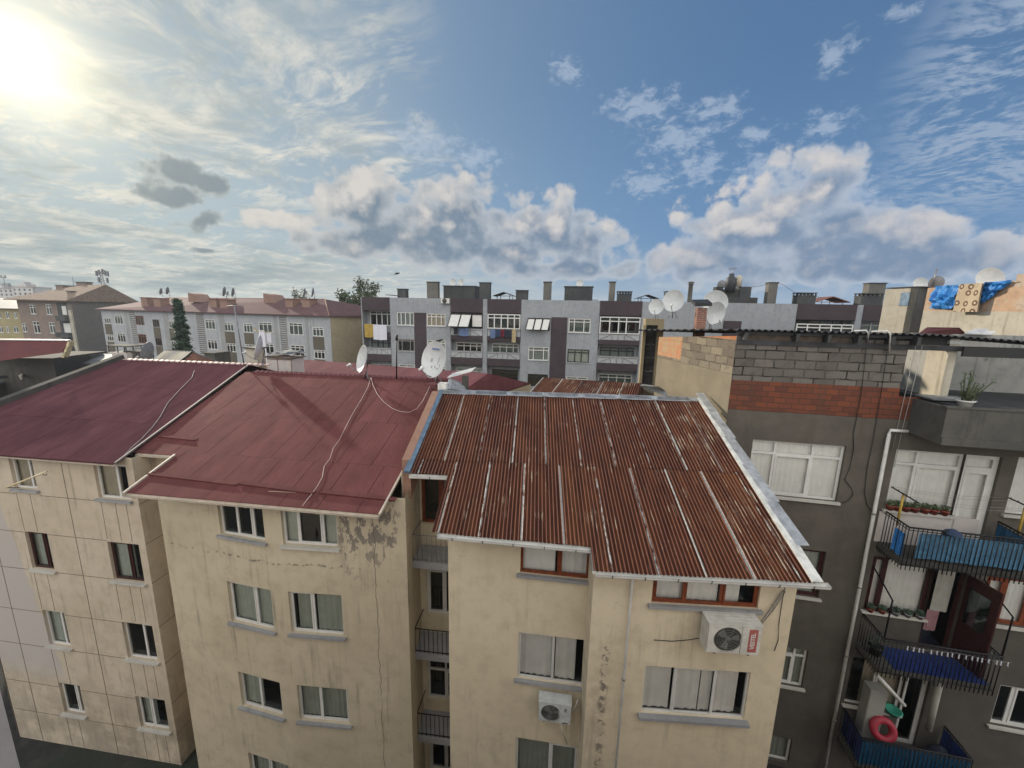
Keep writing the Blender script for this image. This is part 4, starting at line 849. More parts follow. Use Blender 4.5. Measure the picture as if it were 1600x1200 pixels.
mb = MB(); mb.tube([FR.at(1227, 914, .10), FR.at(1222, 940, .02), FR.at(1217, 975, .02), FR.at(1216, 1000, .02), FR.at(1210, 1017, .02)], .008, 5); solo(mb, 'cable', M_BCABLE, 'black cable dangling down the cream wall right of the large air conditioner', 'cable')
mb = MB(); mb.tube([FR.at(1224, 922, .05), FR.at(1205, 950, .03), FR.at(1186, 975, .25)], .014, 5); mb.tube([FR.at(1227, 924, .05), FR.at(1208, 953, .03), FR.at(1188, 977, .22)], .012, 5); solo(mb, 'pipe_bundle', M_GIRON, 'grey insulated pipes running from the eave corner to the large air conditioner', 'pipe')
# ---------------------------------------------------------------- dark building on the right with balconies and roof terrace
BD = thing('apartment_building', 'dark cement apartment block with exposed block work, railed balconies and roof terrace at right', 'building', (11, 14, GZ))
FD = Fac(13.4, -11.5); uC = 6.87; cD = FD.P(uC, 0)
SK = Side((cD.x - .17 * 4.4, cD.y + .985 * 4.4), (.17, -.985))
w1 = (7.70, 10.24, -5.58, -3.80); w2 = (7.70, 10.22, -8.93, -7.28); w3 = (7.70, 10.22, -12.36, -10.90); w4 = (7.7, 10.22, -15.5, -14.5)
b1 = (11.52, 13.22, -5.64, -3.77); b1d = (13.22, 14.07, -6.62, -3.77); r1 = (14.42, 15.9, -5.43, -3.73)
b2 = (11.50, 13.12, -9.10, -7.22); b2d = (13.12, 13.95, -10.15, -7.22); r2 = (14.44, 16.3, -8.94, -7.42)
b3 = (11.50, 13.05, -12.65, -10.85); b3d = (13.05, 13.7, -13.8, -10.85); r3 = (15.45, 17.0, -12.42, -10.97)
uM = 11.30
mb = MB(); wall(mb, FD, uC, uM, GZ, -0.62, [w1, w2, w3, w4], m=0); wall(mb, FD, uM, 24, GZ, -2.20, [b1, b1d, r1, b2, b2d, r2, b3, b3d, r3], m=0)
UVS = lambda u, z: (4.4 - u, z)
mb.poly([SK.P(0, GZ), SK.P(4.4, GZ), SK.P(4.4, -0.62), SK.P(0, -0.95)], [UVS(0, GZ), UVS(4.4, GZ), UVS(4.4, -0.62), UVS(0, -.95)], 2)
a, b_ = SK.P(0, 0), FD.P(24, 0); mb.poly([(a.x, a.y, GZ), (a.x, a.y, -.95), (b_.x, b_.y + 5, -.95), (b_.x, b_.y + 5, GZ)], None, 0)
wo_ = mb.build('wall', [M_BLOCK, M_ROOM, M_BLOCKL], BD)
window(BD, FD, *w1, mull=(.27, .68), trans=.24, cur=M_CURW, sill=M_SILLW, seed=41, fw=.07); window(BD, FD, *w2, fm=M_DWOOD, mull=(.5,), cur=M_CURG, sill=M_SILLW, seed=42, fw=.10)
window(BD, FD, *w3, mull=(.5, .86), trans=.22, cur=M_CURG, sill=M_SILLW, seed=43, fw=.07); window(BD, FD, *w4, mull=(.5,), cur=M_CURG, seed=44, fw=.07)
window(BD, FD, *b1, mull=(.36,), trans=.24, cur=M_CURW, sill=M_SILLW, seed=45, fw=.07); window(BD, FD, *b1d, mull=(), trans=.155, cur=M_CURW, seed=46, fw=.12); window(BD, FD, *r1, mull=(.5,), cur=M_CURW, sill=M_SILLW, seed=47, fw=.08)
window(BD, FD, *b2, fm=M_DWOOD, mull=(.26,), cur=M_CURW, sill=M_SILLW, seed=48, fw=.09); window(BD, FD, *b2d, fm=M_DWOOD, mull=(), seed=49, fw=.10, pane=M_GLASSD); window(BD, FD, *r2, fm=M_WOOD, mull=(.30, .62), cur=M_CURW, sill=M_SILLW, seed=50, fw=.10)
window(BD, FD, *b3, mull=(.5,), cur=M_CURT, sill=M_SILLW, seed=51, split=[(.3, .62), (.62, .98)]); window(BD, FD, *b3d, mull=(), seed=52, pane=M_GLASSD, fw=.08); window(BD, FD, *r3, mull=(.28,), cur=None, sill=M_SILLW, seed=53, fw=.09, pane=M_GLASSD)
mb = MB(); FD.box(mb, 11.40, 13.21, -6.72, -5.74, 0.0, 0.02); FD.box(mb, 13.35, 13.95, -6.60, -5.72, -.10, -.06); mb.build('painted_panel', M_PINKW if 'M_PINKW' in globals() else M_OWN2, BD)
# balconies
U0, U1, DD = 11.52, 14.35, 1.0
def screen(mb, z0, z1, us, ds=None, off=-.035):
    for k, (a, b_) in enumerate(us): cloth(mb, FD, a, b_, z0, z1, DD + off, waves=max(3, (b_ - a) * 1.4), amp=0.018, seed=k + 3)
for i, zr_ in enumerate((-5.69, -9.25, -12.80)):
    zs = zr_ - 1.02
    mb = MB(); FD.box(mb, U0 - .02, U1 + .02, zs - .17, zs, 0.002, DD - .04); bal = mb.build('balcony', M_CONC, BD)
    pts = [FD.P(U0, 0, 0.0), FD.P(U0, 0, DD), FD.P(U1, 0, DD), FD.P(U1, 0, 0.0)]
    rb = MB()
    for a, b_ in zip(pts, pts[1:]):
        L = (b_ - a).length; k = int(L / 0.105)
        for j in range(k + 1):
            p = a + (b_ - a) * j / k; rb.tube([p + V3((0, 0, zs - .27)), p + V3((0, 0, zr_))], 0.015, 4)
        for zz, rr_ in ((zr_, .026), (zs - .12, .016), (zr_ - .08, .012)): rb.tube([a + V3((0, 0, zz)), b_ + V3((0, 0, zz))], rr_, 5)
    rb.build('railing', M_IRON, bal)
    if i == 1:
        fm_ = MB(); FD.box(fm_, U0 + .45, U1 - .08, zs, zs + .015, 0.05, DD - .06); fm_.build('floor_mat', M_BLUEF, bal)
mb = MB(); screen(mb, -6.60, -5.84, [(U0 + .28, U1 - .02)]); cl = solo(mb, 'balcony_screen', M_SCREEN, 'light blue fabric screen tied inside the railing of the top balcony', 'screen')
SLf = Side((FD.P(U0 + .04, 0, 0).x, FD.P(U0 + .04, 0, 0).y), FD.n)
mb = MB(); cloth(mb, SLf, .55, .92, -6.62, -5.95, 0.03, waves=3, amp=.03, seed=8, sag=.1); solo(mb, 'cloth', M_TARP, 'bright blue cloth hung inside the left side of the top balcony railing', 'cloth')
SRt = Side((FD.P(U1 - .04, 0, 0).x, FD.P(U1 - .04, 0, 0).y), FD.n)
mb = MB(); cloth(mb, SRt, .05, .95, -6.6, -5.76, 0.0, waves=3, amp=.02, seed=9); solo(mb, 'balcony_screen', M_SCREEN2, 'deep blue screen along the right side rail of the top balcony', 'screen')
mb = MB(); screen(mb, -13.78, -12.88, [(U0 + .03, U1 - .02)]); solo(mb, 'balcony_screen', M_SCREEN2, 'blue striped screen across the front of the lowest balcony', 'screen')
mb = MB(); cloth(mb, SLf, .1, .97, -13.7, -12.85, 0.03, waves=2, amp=.02, seed=10); solo(mb, 'balcony_screen', M_BLUEF, 'dark blue screen on the left side rail of the lowest balcony', 'screen')
mb = MB(); cloth(mb, SRt, .05, .97, -13.7, -12.85, 0.0, waves=2, amp=.02, seed=11); solo(mb, 'balcony_screen', M_BLUEF, 'dark blue screen on the right side rail of the lowest balcony', 'screen')
# clothes line posts of the top balcony and the square frames of the middle one
for k, (u, lab) in enumerate(((U0, 'yellow T shaped clothes line post at the left end of the top balcony'), (U1, 'yellow T shaped clothes line post at the right end of the top balcony'))):
    t = thing('clothesline_post', lab, 'clothes line post', FD.P(u, -5.7, .5), 'yellow clothes line posts')
    mb = MB(); mb.tube([FD.P(u + .05, -5.9, .50), FD.P(u + .05, -4.95, .50)], .030, 6); mb.build('post', M_YPOLE, t)
    mb = MB(); mb.tube([FD.P(u + .05, -4.93, .02), FD.P(u + .05, -4.93, 1.05)], .020, 6)
    for q in (.1, .3, .75, .95): mb.tube([FD.P(u + .05, -4.95, q), FD.P(u + .05, -4.88, q)], .008, 4)
    mb.build('crossbar', M_IRON, t)
mb = MB()
for q in (.1, .3, .75, .95):
    mb.tube([FD.P(U0 + .05 + (U1 - U0) * s_, -4.89 - .10 * math.sin(math.pi * s_), q) for s_ in (0, .2, .4, .6, .8, 1)], .004, 3)
solo(mb, 'clothesline', M_GCABLE, 'four thin clothes lines strung between the yellow posts of the top balcony', 'clothes line')
for u, lab in ((U0, 'black square tube stand rising on the left end of the middle balcony'), (U1, 'black square tube stand rising on the right end of the middle balcony')):
    mb = MB(); mb.tube([FD.P(u, -9.25, DD - .03), FD.P(u, -8.0, DD - .03), FD.P(u, -7.55, .02)], .026, 4); solo(mb, 'canopy_stand', M_IRON, lab, 'metal stand', 'black stands on the middle balcony')
# door leaf standing open, cloths, things on the balconies
mb = MB(); mb.box(FD.P(13.95, -10.2, 0.02), FD.n * .80 + FD.e * .18, FD.e * .05, V3((0, 0, 2.75))); dl = mb.build('door', M_DWOOD, BD)
mb = MB(); mb.box(FD.P(13.94, -8.9, 0.16) + FD.e * .03, FD.n * .50 + FD.e * .11, FD.e * -.02, V3((0, 0, 1.1))); mb.build('pane', M_GLASSD, dl)
mb = MB(); cloth(mb, FD, 13.18, 13.62, -8.75, -7.35, 0.06, waves=2, amp=.015, th=.006, seed=5); cloth(mb, FD, 13.14, 13.45, -9.45, -8.75, 0.05, waves=2, amp=.015, th=.006, seed=6, m=1); solo(mb, 'towel', [M_TOWEL, M_PINKC], 'long pale towel with dusky pink end hanging in the middle balcony doorway', 'towel')
mb = MB(); mb.tube([FD.P(U0 + .6 + .2 * k, -9.34 - .03 * math.sin(k * .8), DD + .06) for k in range(13)], .004, 3); cln = solo(mb, 'clothesline', M_GCABLE, 'clothes line along the outside of the middle balcony rail', 'clothes line')
rr = random.Random(5)
for k in range(18):
    u = U0 + .5 + k * .14 + rr.random() * .06; mb = MB(); FD.box(mb, u, u + .022, -9.44 - rr.random() * .03, -9.34, DD + .05, DD + .07); mb.tube([FD.P(u + .01, -9.40, DD + .06), FD.P(u + .03, -9.47, DD + .065)], .009, 4)
    solo(mb, 'clothes_peg', M_SHEET, 'small white clothes peg on the line of the middle balcony', 'clothes peg', 'white clothes pegs on the middle balcony line')
def leafclump(mb, c, r, n_, rnd, size=.05, flat=1.0):
    for _ in range(n_):
        d = V3((rnd.gauss(0, 1), rnd.gauss(0, 1), rnd.gauss(0, 1))).normalized() * r * rnd.random() ** .4; d.z *= flat; p = V3(c) + d
        a = V3((rnd.gauss(0, 1), rnd.gauss(0, 1), rnd.gauss(0, 1))).normalized() * size; b_ = a.orthogonal().normalized() * size * .45
        mb.poly([p - a, p + b_, p + a, p - b_])
def pot(c, r, h, lab, grp, seed, mat_=None, plant=None, ph=.16):
    rnd = random.Random(seed); t = thing('flower_pot', lab, 'flower pot', c, grp)
    mb = MB(); mb.lathe(c, (0, 0, 1), [(0, 0), (r * .7, 0), (r * .95, h * .8), (r * 1.08, h * .8), (r * 1.08, h), (r * .85, h), (r * .8, h * .85), (0, h * .85)], 14); mb.build('pot', mat_ or M_TERRA, t)
    mb = MB(); leafclump(mb, V3(c) + V3((0, 0, h + ph * .45)), ph * .75, 60, rnd, .05, .7)
    for k in range(5): mb.tube([V3(c) + V3((0, 0, h * .8)), V3(c) + V3((rnd.uniform(-.05, .05), rnd.uniform(-.05, .05), h + ph))], .005, 3)
    mb.build('plant', plant or M_LEAF, t)
us = [11.62, 11.80, 12.02, 12.24, 12.50, 12.72, 12.98]
lb = ['leftmost terracotta pot by the drainpipe on the top balcony window ledge', 'large terracotta pot behind the yellow post on the top balcony ledge', 'third terracotta pot from the left on the top balcony ledge', 'low terracotta pot with spreading grey green leaves mid ledge on the top balcony',
      'fifth terracotta pot from the left on the top balcony ledge', 'wide terracotta pot near the right end of the top balcony ledge', 'rightmost terracotta pot beside the balcony door on the top ledge']
for k, u in enumerate(us): pot(FD.P(u, -5.64, .05), .10, .15, lb[k], 'terracotta pots on the top balcony ledge', k)
for k, (u, l) in enumerate(((11.66, 'leftmost dark leafy pot on the ledge of the middle balcony'), (11.98, 'second dark leafy pot on the ledge of the middle balcony'), (12.35, 'small grey leaved pot mid ledge on the middle balcony'), (12.66, 'fourth low pot on the ledge of the middle balcony'), (12.98, 'small pale pot at the right end of the middle balcony ledge'))):
    pot(FD.P(u, -9.10, .05), .09, .12, l, 'pots on the middle balcony ledge', k + 20, M_TERRA if k < 2 else M_SILL, M_LEAFD)
pot(FD.P(11.75, -10.25, .45), .17, .30, 'big dark bushy plant in the left corner of the middle balcony', None, 44, M_BLKL, M_LEAFD, .45)
mb = MB(); u_, z_ = FD.uz(1380, 1140, .6); c = FD.P(u_, z_, .6); mb.lathe(c, FD.n + V3((0, 0, .45)), [(.15 + .11 * (1 - math.cos(t)) if False else .27 + .11 * math.cos(t), .10 * math.sin(t)) for t in [k * math.pi / 8 for k in range(17)]], 28); solo(mb, 'swim_ring', M_PINKR, 'pink inflatable swim ring standing on the lowest balcony', 'swim ring')
mb = MB(); u_, z_ = FD.uz(1352, 1150, .35); FD.box(mb, 11.85, 12.32, -13.7, -11.55, .10, .45); t = mb
cb_ = thing('cabinet', 'tall white cabinet at the left of the lowest balcony', 'cabinet', FD.P(12.1, -13.82, .25)); t.build('body', M_WCAB, cb_)
mb = MB(); FD.box(mb, 12.05, 12.2, -12.45, -12.43, .45, .462); mb.build('handle', M_GIRON, cb_); mb = MB(); FD.box(mb, 11.87, 12.30, -12.95, -11.6, .45, .458); mb.build('door', M_WCAB, cb_)
mb = MB(); mb.tube([FD.at(1368, 1052, .75), FD.at(1413, 1102, .75)], .055, 8); solo(mb, 'stove_pipe', M_WHITEF, 'white pipe slanting down above the lowest balcony', 'pipe')
mb = MB(); mb.tube([FD.at(1468, 1068, .2), FD.at(1451, 1140, .2)], .085, 10); solo(mb, 'white_column', M_TOWEL, 'white round column pipe standing in the lowest balcony', 'pipe')
mb = MB(); c = FD.P(12.8, -12.58, .12); mb.lathe(c, (0, 0, 1), [(0, 0), (.16, 0), (.22, .14), (.24, .15), (.20, .16), (.14, .05), (0, .05)], 14); solo(mb, 'basin', M_TEAL, 'teal plastic basin on the window ledge of the lowest balcony', 'basin')
mb = MB(); leafclump(mb, FD.P(12.05, -13.75, .75) + V3((0, 0, 0)), .2, 1, random.Random(1), .01); mb = MB()
mb.lathe(FD.P(13.9, -13.82, .55), (0, 0, 1), [(.42, 0), (.40, .25), (.30, .5), (.16, .72), (0, .80)], 12); solo(mb, 'covered_heap', M_DTARP, 'heap covered with dark cloth at the right of the lowest balcony', 'heap')
mb = MB(); mb.lathe(FD.P(12.55, -5.72, DD - .02), (0, 0, 1), [(.20, -.03), (.16, .03), (.06, .09), (0, .10)], 10); cloth(mb, FD, 12.3, 12.75, -5.95, -5.70, DD - .06, waves=2, amp=.02, seed=3); solo(mb, 'folded_clothes', M_NAVY, 'bundle of navy clothes laid over the top balcony rail', 'clothes')
# drain pipe and wires
pipe(BD, [FD.P(11.62, -3.18, .12), FD.P(11.18, -3.18, .12), FD.P(11.18, -3.3, .12), FD.P(11.26, GZ, .12)], .048, M_GUT)
def wire(pts, F, d, r, mat_, lab): mb = MB(); mb.tube([F.at(x, y, d) for x, y in pts], r, 4); solo(mb, 'wire', mat_, lab, 'wire', 'wires hanging down the dark facade')
wire([(1355, 522), (1352, 560), (1345, 620), (1338, 655), (1333, 680), (1334, 700), (1328, 730), (1320, 750), (1330, 762), (1333, 772), (1326, 782), (1316, 786)], FD, .03, .011, M_BCABLE, 'black wire looping down beside the white window of the dark facade')
wire([(1388, 522), (1385, 560), (1374, 630), (1364, 690), (1355, 730), (1351, 770), (1355, 790), (1364, 800)], FD, .03, .011, M_BCABLE, 'black wire hanging left of the white drainpipe on the dark facade')
wire([(1441, 540), (1430, 590), (1410, 670), (1397, 730)], FD, .05, .009, M_GCABLE, 'left one of two pale wires running down to the balcony window')
wire([(1432, 536), (1420, 590), (1404, 660), (1394, 705)], FD, .05, .009, M_GCABLE, 'right one of two pale wires running down to the balcony window')
mb = MB(); mb.tube([FD.at(1335, 517, .35), FD.at(1353, 516, .42), FD.at(1357, 521, .4), FD.at(1355, 532, .1)], .02, 6); mb.tube([FD.at(1362, 518, .35), FD.at(1386, 517, .42), FD.at(1391, 522, .4), FD.at(1389, 552, .06)], .022, 6); solo(mb, 'conduit', M_GUT, 'bent grey conduits coming over the corrugated eave of the dark block', 'conduit')
# terrace: parapet, pillar, walls, roof
mb = MB(); PD = 1.15; FD.box(mb, 11.66, 24, -3.22, -3.02, 0, PD + .05); FD.box(mb, 11.66, 24, -3.02, -2.24, PD - .14, PD); FD.box(mb, 11.66, 11.82, -3.02, -2.24, 0, PD - .14); FD.box(mb, 11.62, 24, -2.24, -2.20, PD - .17, PD + .03)
mb.build('terrace_parapet', M_CONC, BD)
mb = MB(); FD.box(mb, 11.9, 24, -2.5, -2.2, -3.5, .95); mb.build('terrace_floor', M_DSHEET, BD)
mb = MB(); FD.box(mb, 12.26, 12.46, -2.2, -0.52, -.72, 0.0); pl = mb.build('pillar', M_CONCL, BD); mb = MB(); FD.box(mb, 12.22, 12.50, -0.66, -0.56, -.76, .03); mb.build('cap', M_SHEETW, pl)
mb = MB(); FD.box(mb, 12.5, 24, -2.2, -.45, -1.9, -1.75); FD.box(mb, 12.3, 12.5, -2.2, -.5, -1.75, -.72); mb.build('terrace_wall', M_TERR, BD)
mb = MB(); FD.box(mb, 11.75, 12.75, -2.16, -2.12, -.1, .55); mb.build('ledge_slab', M_GSHEET, BD)
u_, z_ = FD.uz(1506, 637, .98); pot(FD.P(u_, -2.20, .98), .17, .16, 'white tub with tall sparse cactus like plant on the terrace parapet', None, 61, M_GUT, M_TREE, .2)
mb = MB(); rnd = random.Random(9); c0 = FD.P(u_, -2.05, .98)
for k in range(14):
    a = V3((rnd.uniform(-.13, .13), rnd.uniform(-.1, .1), 0)); hgt = rnd.uniform(.25, .75); q = [c0 + a, c0 + a * 1.5 + V3((0, 0, hgt * .5)), c0 + a * 2.4 + V3((rnd.uniform(-.06, .06), 0, hgt))]; mb.tube(q, .014, 4)
    leafclump(mb, q[2], .08, 14, rnd, .03); leafclump(mb, q[1], .05, 6, rnd, .025)
solo(mb, 'potted_cactus', M_LEAF, 'tall thin spiky stems growing from the white tub on the terrace', 'plant')
# roof: corrugated sheet with wavy edge over dark beams
RD = Roof(FD.P(0, -0.42, .30), -11.5, -3.2)
mb = MB(); per = .17
for k in range(int((24 - 4.6) / (per / 6))):
    a = 4.6 + k * per / 6; b_ = a + per / 6; lo = 0.0 if a > uC - .12 else (uC - .12 - a) * 2.45
    q = [(a, lo), (b_, lo), (b_, 6.5), (a, 6.5)]; cv = lambda s_: .028 * math.sin(s_ * 2 * math.pi / per)
    dz = lambda s_: -max(0, s_ - 11.6) * .055
    if a > 8.2: q = [(a, lo), (b_, lo), (b_, .95), (a, .95)]
    T = [RD.P(x, y, cv(x) + dz(x)) for x, y in q]; mb.poly(T, q, 0, True); mb.poly([p - V3((0, 0, .012)) for p in T][::-1], None, 0, True)
rD = mb.build('roof', M_DSHEET, BD)
mb = MB(); FD.box(mb, uC - .05, 11.4, -.56, -.47, .02, .10); FD.box(mb, uC, 23, -.86, -.72, 0.002, .05)
for u in (7.0, 8.35, 9.15, 9.9, 10.7, 11.3): FD.box(mb, u, u + .09, -.72, -.5, -.2, .27)
mb.build('eave_beam', M_DSHEET, BD)
mb = MB(); FD.box(mb, 7.1, 8.3, -.72, -.56, .02, .04); FD.box(mb, 8.45, 9.12, -.72, -.56, .02, .04); FD.box(mb, 9.26, 9.85, -.72, -.56, .02, .04); mb.build('eave_board', M_BARK, BD)
mb = MB(); FD.box(mb, 9.95, 12.42, -.72, -.47, -.12, -.04); mb.build('eave_board', M_BLKL, BD)
mb = MB(); FD.box(mb, 12.4, 24, -.98, -.72, .2, .26); mb.build('eave_beam', M_BLKL, BD)
def rawpoly(pts_, th, mat_, nm, lab, cat_, grp=None, n=None):     # thin sheet from real corner points
    mb = MB(); P_ = [V3(p) for p in pts_]; nn = (P_[1] - P_[0]).cross(P_[-1] - P_[0]).normalized() * th
    mb.poly(P_); mb.poly([p + nn for p in P_][::-1])
    for i in range(len(P_)): j = (i + 1) % len(P_); mb.poly([P_[j], P_[i], P_[i] + nn, P_[j] + nn])
    return solo(mb, nm, mat_, lab, cat_, grp)
H = at_height
rawpoly([H(1435, 521, -.42), H(1510, 524, -.50), H(1497, 512.5, -.26), H(1447, 512, -.26)], .03, M_CLAD, 'rusty_sheet', 'rust red metal sheet lying on the roof edge above the terrace pillar', 'metal sheet')
rawpoly([H(1506, 522, -.44), H(1533, 523, -.44), H(1544, 514.5, -.30), H(1523, 514.5, -.30)], .02, M_SHEETW, 'white_sheet_panel', 'larger white panel lying on the dark roof above the terrace', 'panel', 'white panels on the dark roof')
rawpoly([H(1532, 523, -.44), H(1548, 523.5, -.44), H(1557, 519, -.36), H(1540, 517, -.34)], .02, M_SHEETW, 'white_sheet_panel', 'smaller white panel right of the larger one on the dark roof', 'panel', 'white panels on the dark roof')
# brick chimney, dishes on that roof come later
def chim(F, u0, u1, z0, z1, d, dep, mat_, name='chimney', cap=M_SOOT, slots=0, lab=None, parent=None, ov=.07):
    mb = MB(); F.box(mb, u0, u1, z0, z1 - (.28 if slots else .0), d - dep, d)
    o = mb.build(name, mat_, parent) if parent else None
    cb = MB()
    if slots:
        for k in range(slots + 1):
            u = u0 + (u1 - u0) * k / slots; F.box(cb, max(u0, u - .07), min(u1, u + .07), z1 - .28, z1 - .08, d - .15, d)
            F.box(cb, max(u0, u - .07), min(u1, u + .07), z1 - .28, z1 - .08, d - dep, d - dep + .15)
        F.box(cb, u0 - ov, u1 + ov, z1 - .08, z1, d - dep - ov, d + ov); F.box(cb, u0 - ov * .6, u1 + ov * .6, z1 - .36, z1 - .28, d - dep - ov * .6, d + ov * .6)
    elif cap: F.box(cb, u0 - ov, u1 + ov, z1 - .01, z1 + .08, d - dep - ov, d + ov)
    if cb.f: cb.build('chimney_cap', cap or mat_, o)
    return o
FK = Fac(17.4, -11.5)
ua, _ = FK.uz(1088, 505); ub, _ = FK.uz(1103, 505); zt = FK.uz(1096, 481)[1]
co = chim(FK, ua, ub, -1.1, zt, 0, .42, M_BRICK, parent=BD, cap=None)
mb = MB(); mb.box(FK.P(ua - .14, zt + .05, .12), FK.e * (ub - ua + .26) + V3((0, 0, .02)), -FK.n * .7 + V3((0, 0, .16)), V3((0, 0, .12))); mb.build('chimney_cap', M_BLKL, co)
# shaft, lean-to sheets at the foot of the lit wall
FS = Fac(19.6, -11); mb = MB()
a0, a1, a2, a3 = FS.uz(1001.5, 560)[0], FS.uz(1006, 560)[0], FS.uz(1024, 560)[0], FS.uz(1033, 560)[0]; zt, zb = FS.uz(1015, 498)[1], FS.uz(1015, 606)[1]; zl = FS.uz(1015, 508)[1]
FS.box(mb, a0, a1, zb, zl, -.35, 0); FS.box(mb, a2, a3, zb, zl, -.9, 0); FS.box(mb, a0 + .08, a3, zl, zt, -.9, 0); FS.box(mb, a1, a2, zb - 1, zl, -.9, -.30, 1); FS.box(mb, a0 - .1, a3 + .1, GZ, zb, -.9, -.02)
t = thing('ventilation_shaft', 'old concrete shaft with dark opening left of the lit block wall', 'shaft', FS.P((a0 + a3) / 2, GZ, -.4)); mb.build('frame', [M_DS, M_DSHEET], t)
for k in range(7): z = zl - .25 - k * .32; mb = MB(); mb.tube([FS.P(a1 + (a2 - a1) * s_ / 5, z + .03 * math.sin(s_ * 2 + k), -.27) for s_ in range(6)], .03, 5); mb.build('loose_sheet', M_DSHEET if k % 2 else M_GSHEET, t)
mb = MB(); mb.box(FS.P(a0 - .05, zb + .05, .15), FS.e * .75 + V3((0, 0, -.33)), FS.n * .10, V3((0, 0, .12))); solo(mb, 'board', M_CONCL, 'pale board slanting across the foot of the old concrete shaft', 'board')
rawpoly([H(1000, 603, -2.7), H(1046, 622, -3.0), H(1040, 611, -2.8), H(1030, 604, -2.6), H(1004, 600, -2.62)], .04, M_GSHEET, 'metal_sheet', 'dull grey metal sheets at the foot of the old shaft', 'metal sheet')
# ---------------------------------------------------------------- long grey block beyond
BG = thing('apartment_building', 'long light grey apartment block with brown panels and many roof chimneys across the middle', 'building', (5, 46, GZ))
FG = Fac(44, -9); ZT = 1.17
holes = [(-9.93, -7.73, -1.92, -.52), (-13.5, -11.5, -4.88, -3.5), (-13.52, -11.45, -1.93, -.45), (-9.93, -7.75, -4.88, -3.5), (-13.5, -11.5, -7.85, -6.45), (-9.9, -7.8, -7.85, -6.45),
         (1.67, 4.0, -2.10, -.9), (6.03, 8.33, -2.2, -.72), (1.75, 4.0, -5.35, -3.87), (6.04, 8.36, -5.42, -4.0), (1.75, 4.0, -8.3, -6.9), (6.04, 8.36, -8.4, -7.0)]
bays = [(-17.77, -14.35), (-7.15, -3.42), (-2.92, .85), (9.2, 13.5), (28.1, 33.3), (33.85, 38.7)]
solid = [(-14.35, -7.15), (-3.42, -2.92), (.85, 9.2), (13.5, 28.1), (33.3, 33.85), (38.7, 60)]
mb = MB()
for a, b_ in solid: wall(mb, FG, a, b_, GZ, ZT, [h for h in holes if a < h[0] < b_], depth=.16, room=.8)
bh = []
for k, (a, b_) in enumerate(bays):
    hs = []
    for zt in (-.36, -3.75, -6.7): hs.append((a + .35, b_ - .35, zt - 1.7, zt))
    wall(mb, FG, a, b_, GZ, ZT, hs, depth=.12, room=.7, d=-1.1); bh += hs
    for u in (a, b_):
        mb.poly([FG.P(u, GZ, 0), FG.P(u, GZ, -1.1), FG.P(u, ZT, -1.1), FG.P(u, ZT, 0)])
FG.box(mb, -17.9, 60, GZ, ZT - .3, -14, -4.0); mb.poly([FG.P(-17.77, ZT - .02, 0), FG.P(60, ZT - .02, 0), FG.P(60, ZT - .02, -14), FG.P(-17.77, ZT - .02, -14)])
FG.box(mb, -17.9, -17.77, GZ, ZT, -14, -.002)
mb.build('wall', [M_LG, M_ROOM], BG)
def slabs(a, b_, d=0.0):
    for z0, z1 in ((-.30, ZT + .02), (-3.36, -2.86), (-6.15, -5.35), (-9.3, -8.6)):
        mb = MB(); FG.box(mb, a + .01, b_ - .01, z0, z1, -1.09, d + .03); mb.build('brown_band', M_BR, BG)
for k, (a, b_) in enumerate(bays): slabs(a, b_, .02)
for k, (a, b_) in enumerate(bays):
    for j, z in enumerate((-2.86, -5.35, -8.6)):
        if k == 0 and j == 0: continue
        mb = MB(); FG.box(mb, a + .06, b_ - .06, z, z + .78, -.06, 0); pp = mb.build('balcony_parapet', M_WH, BG)
        rb = MB(); W = b_ - a; R3 = lambda p, q: rb.tube([FG.P(a + W * p[0], z + p[1], .03), FG.P(a + W * q[0], z + q[1], .03)], .022, 4)
        R3((.03, .76), (.97, .76)); R3((.03, .60), (.97, .60))
        for x in (.33, .48, .63): R3((x, .05), (x, .60))
        R3((.06, .05), (.33, .60)); R3((.90, .05), (.63, .60)); rb.build('railing', M_GIRON, pp)
st_ = [(M_WHITEF, (.24, .50, .75), None, M_CURW), (M_WOOD, (.28, .78), .15, None), (M_WHITEF, (.28, .5, .76), .25, M_CURG)]
for k, h in enumerate(holes):
    if k == 6: continue
    fm, ml, tr, cu = [(M_WHITEF, (.26, .5, .77), .26, M_CURT), (M_GIRON, (.25, .75), .15, None), (M_WHITEF, (.24, .5, .76), None, M_CURW), (M_WHITEF, (.28, .5, .76), .25, M_CURG), (M_WHITEF, (.5,), .2, M_CURG), (M_WHITEF, (.5,), .2, None),
                      None, (M_WHITEF, (.26, .70), .24, M_CURG), (M_WHITEF, (.25, .75), .26, M_CURW), (M_BLACKF, (.34, .64), .24, M_CURG), (M_BLACKF, (.34, .64), .24, None), (M_WHITEF, (.5,), .2, M_CURG)][k]
    window(BG, FG, *h, fm=fm, mull=ml, trans=tr, cur=cu, sill=M_WH, seed=60 + k, fine=False, fw=.09, pane=M_GLASSD if k % 3 else M_GLASS, depth=.10)
for k, h in enumerate(bh):
    j, i = divmod(k, 3)
    if i == 2 and j > 3: continue
    fm = [M_WHITEF, M_BLACKF, M_WHITEF][(j + i) % 3] if not (j == 3 and i == 1) else M_BLACKF
    window(BG, FG, *h, fm=fm, mull=(.3, .55, .8), trans=.22, cur=[None, M_CURG, M_CURW][(k * 2 + j) % 3], seed=80 + k, fine=False, fw=.09, pane=M_GLASSD, d=-1.1, depth=.08)
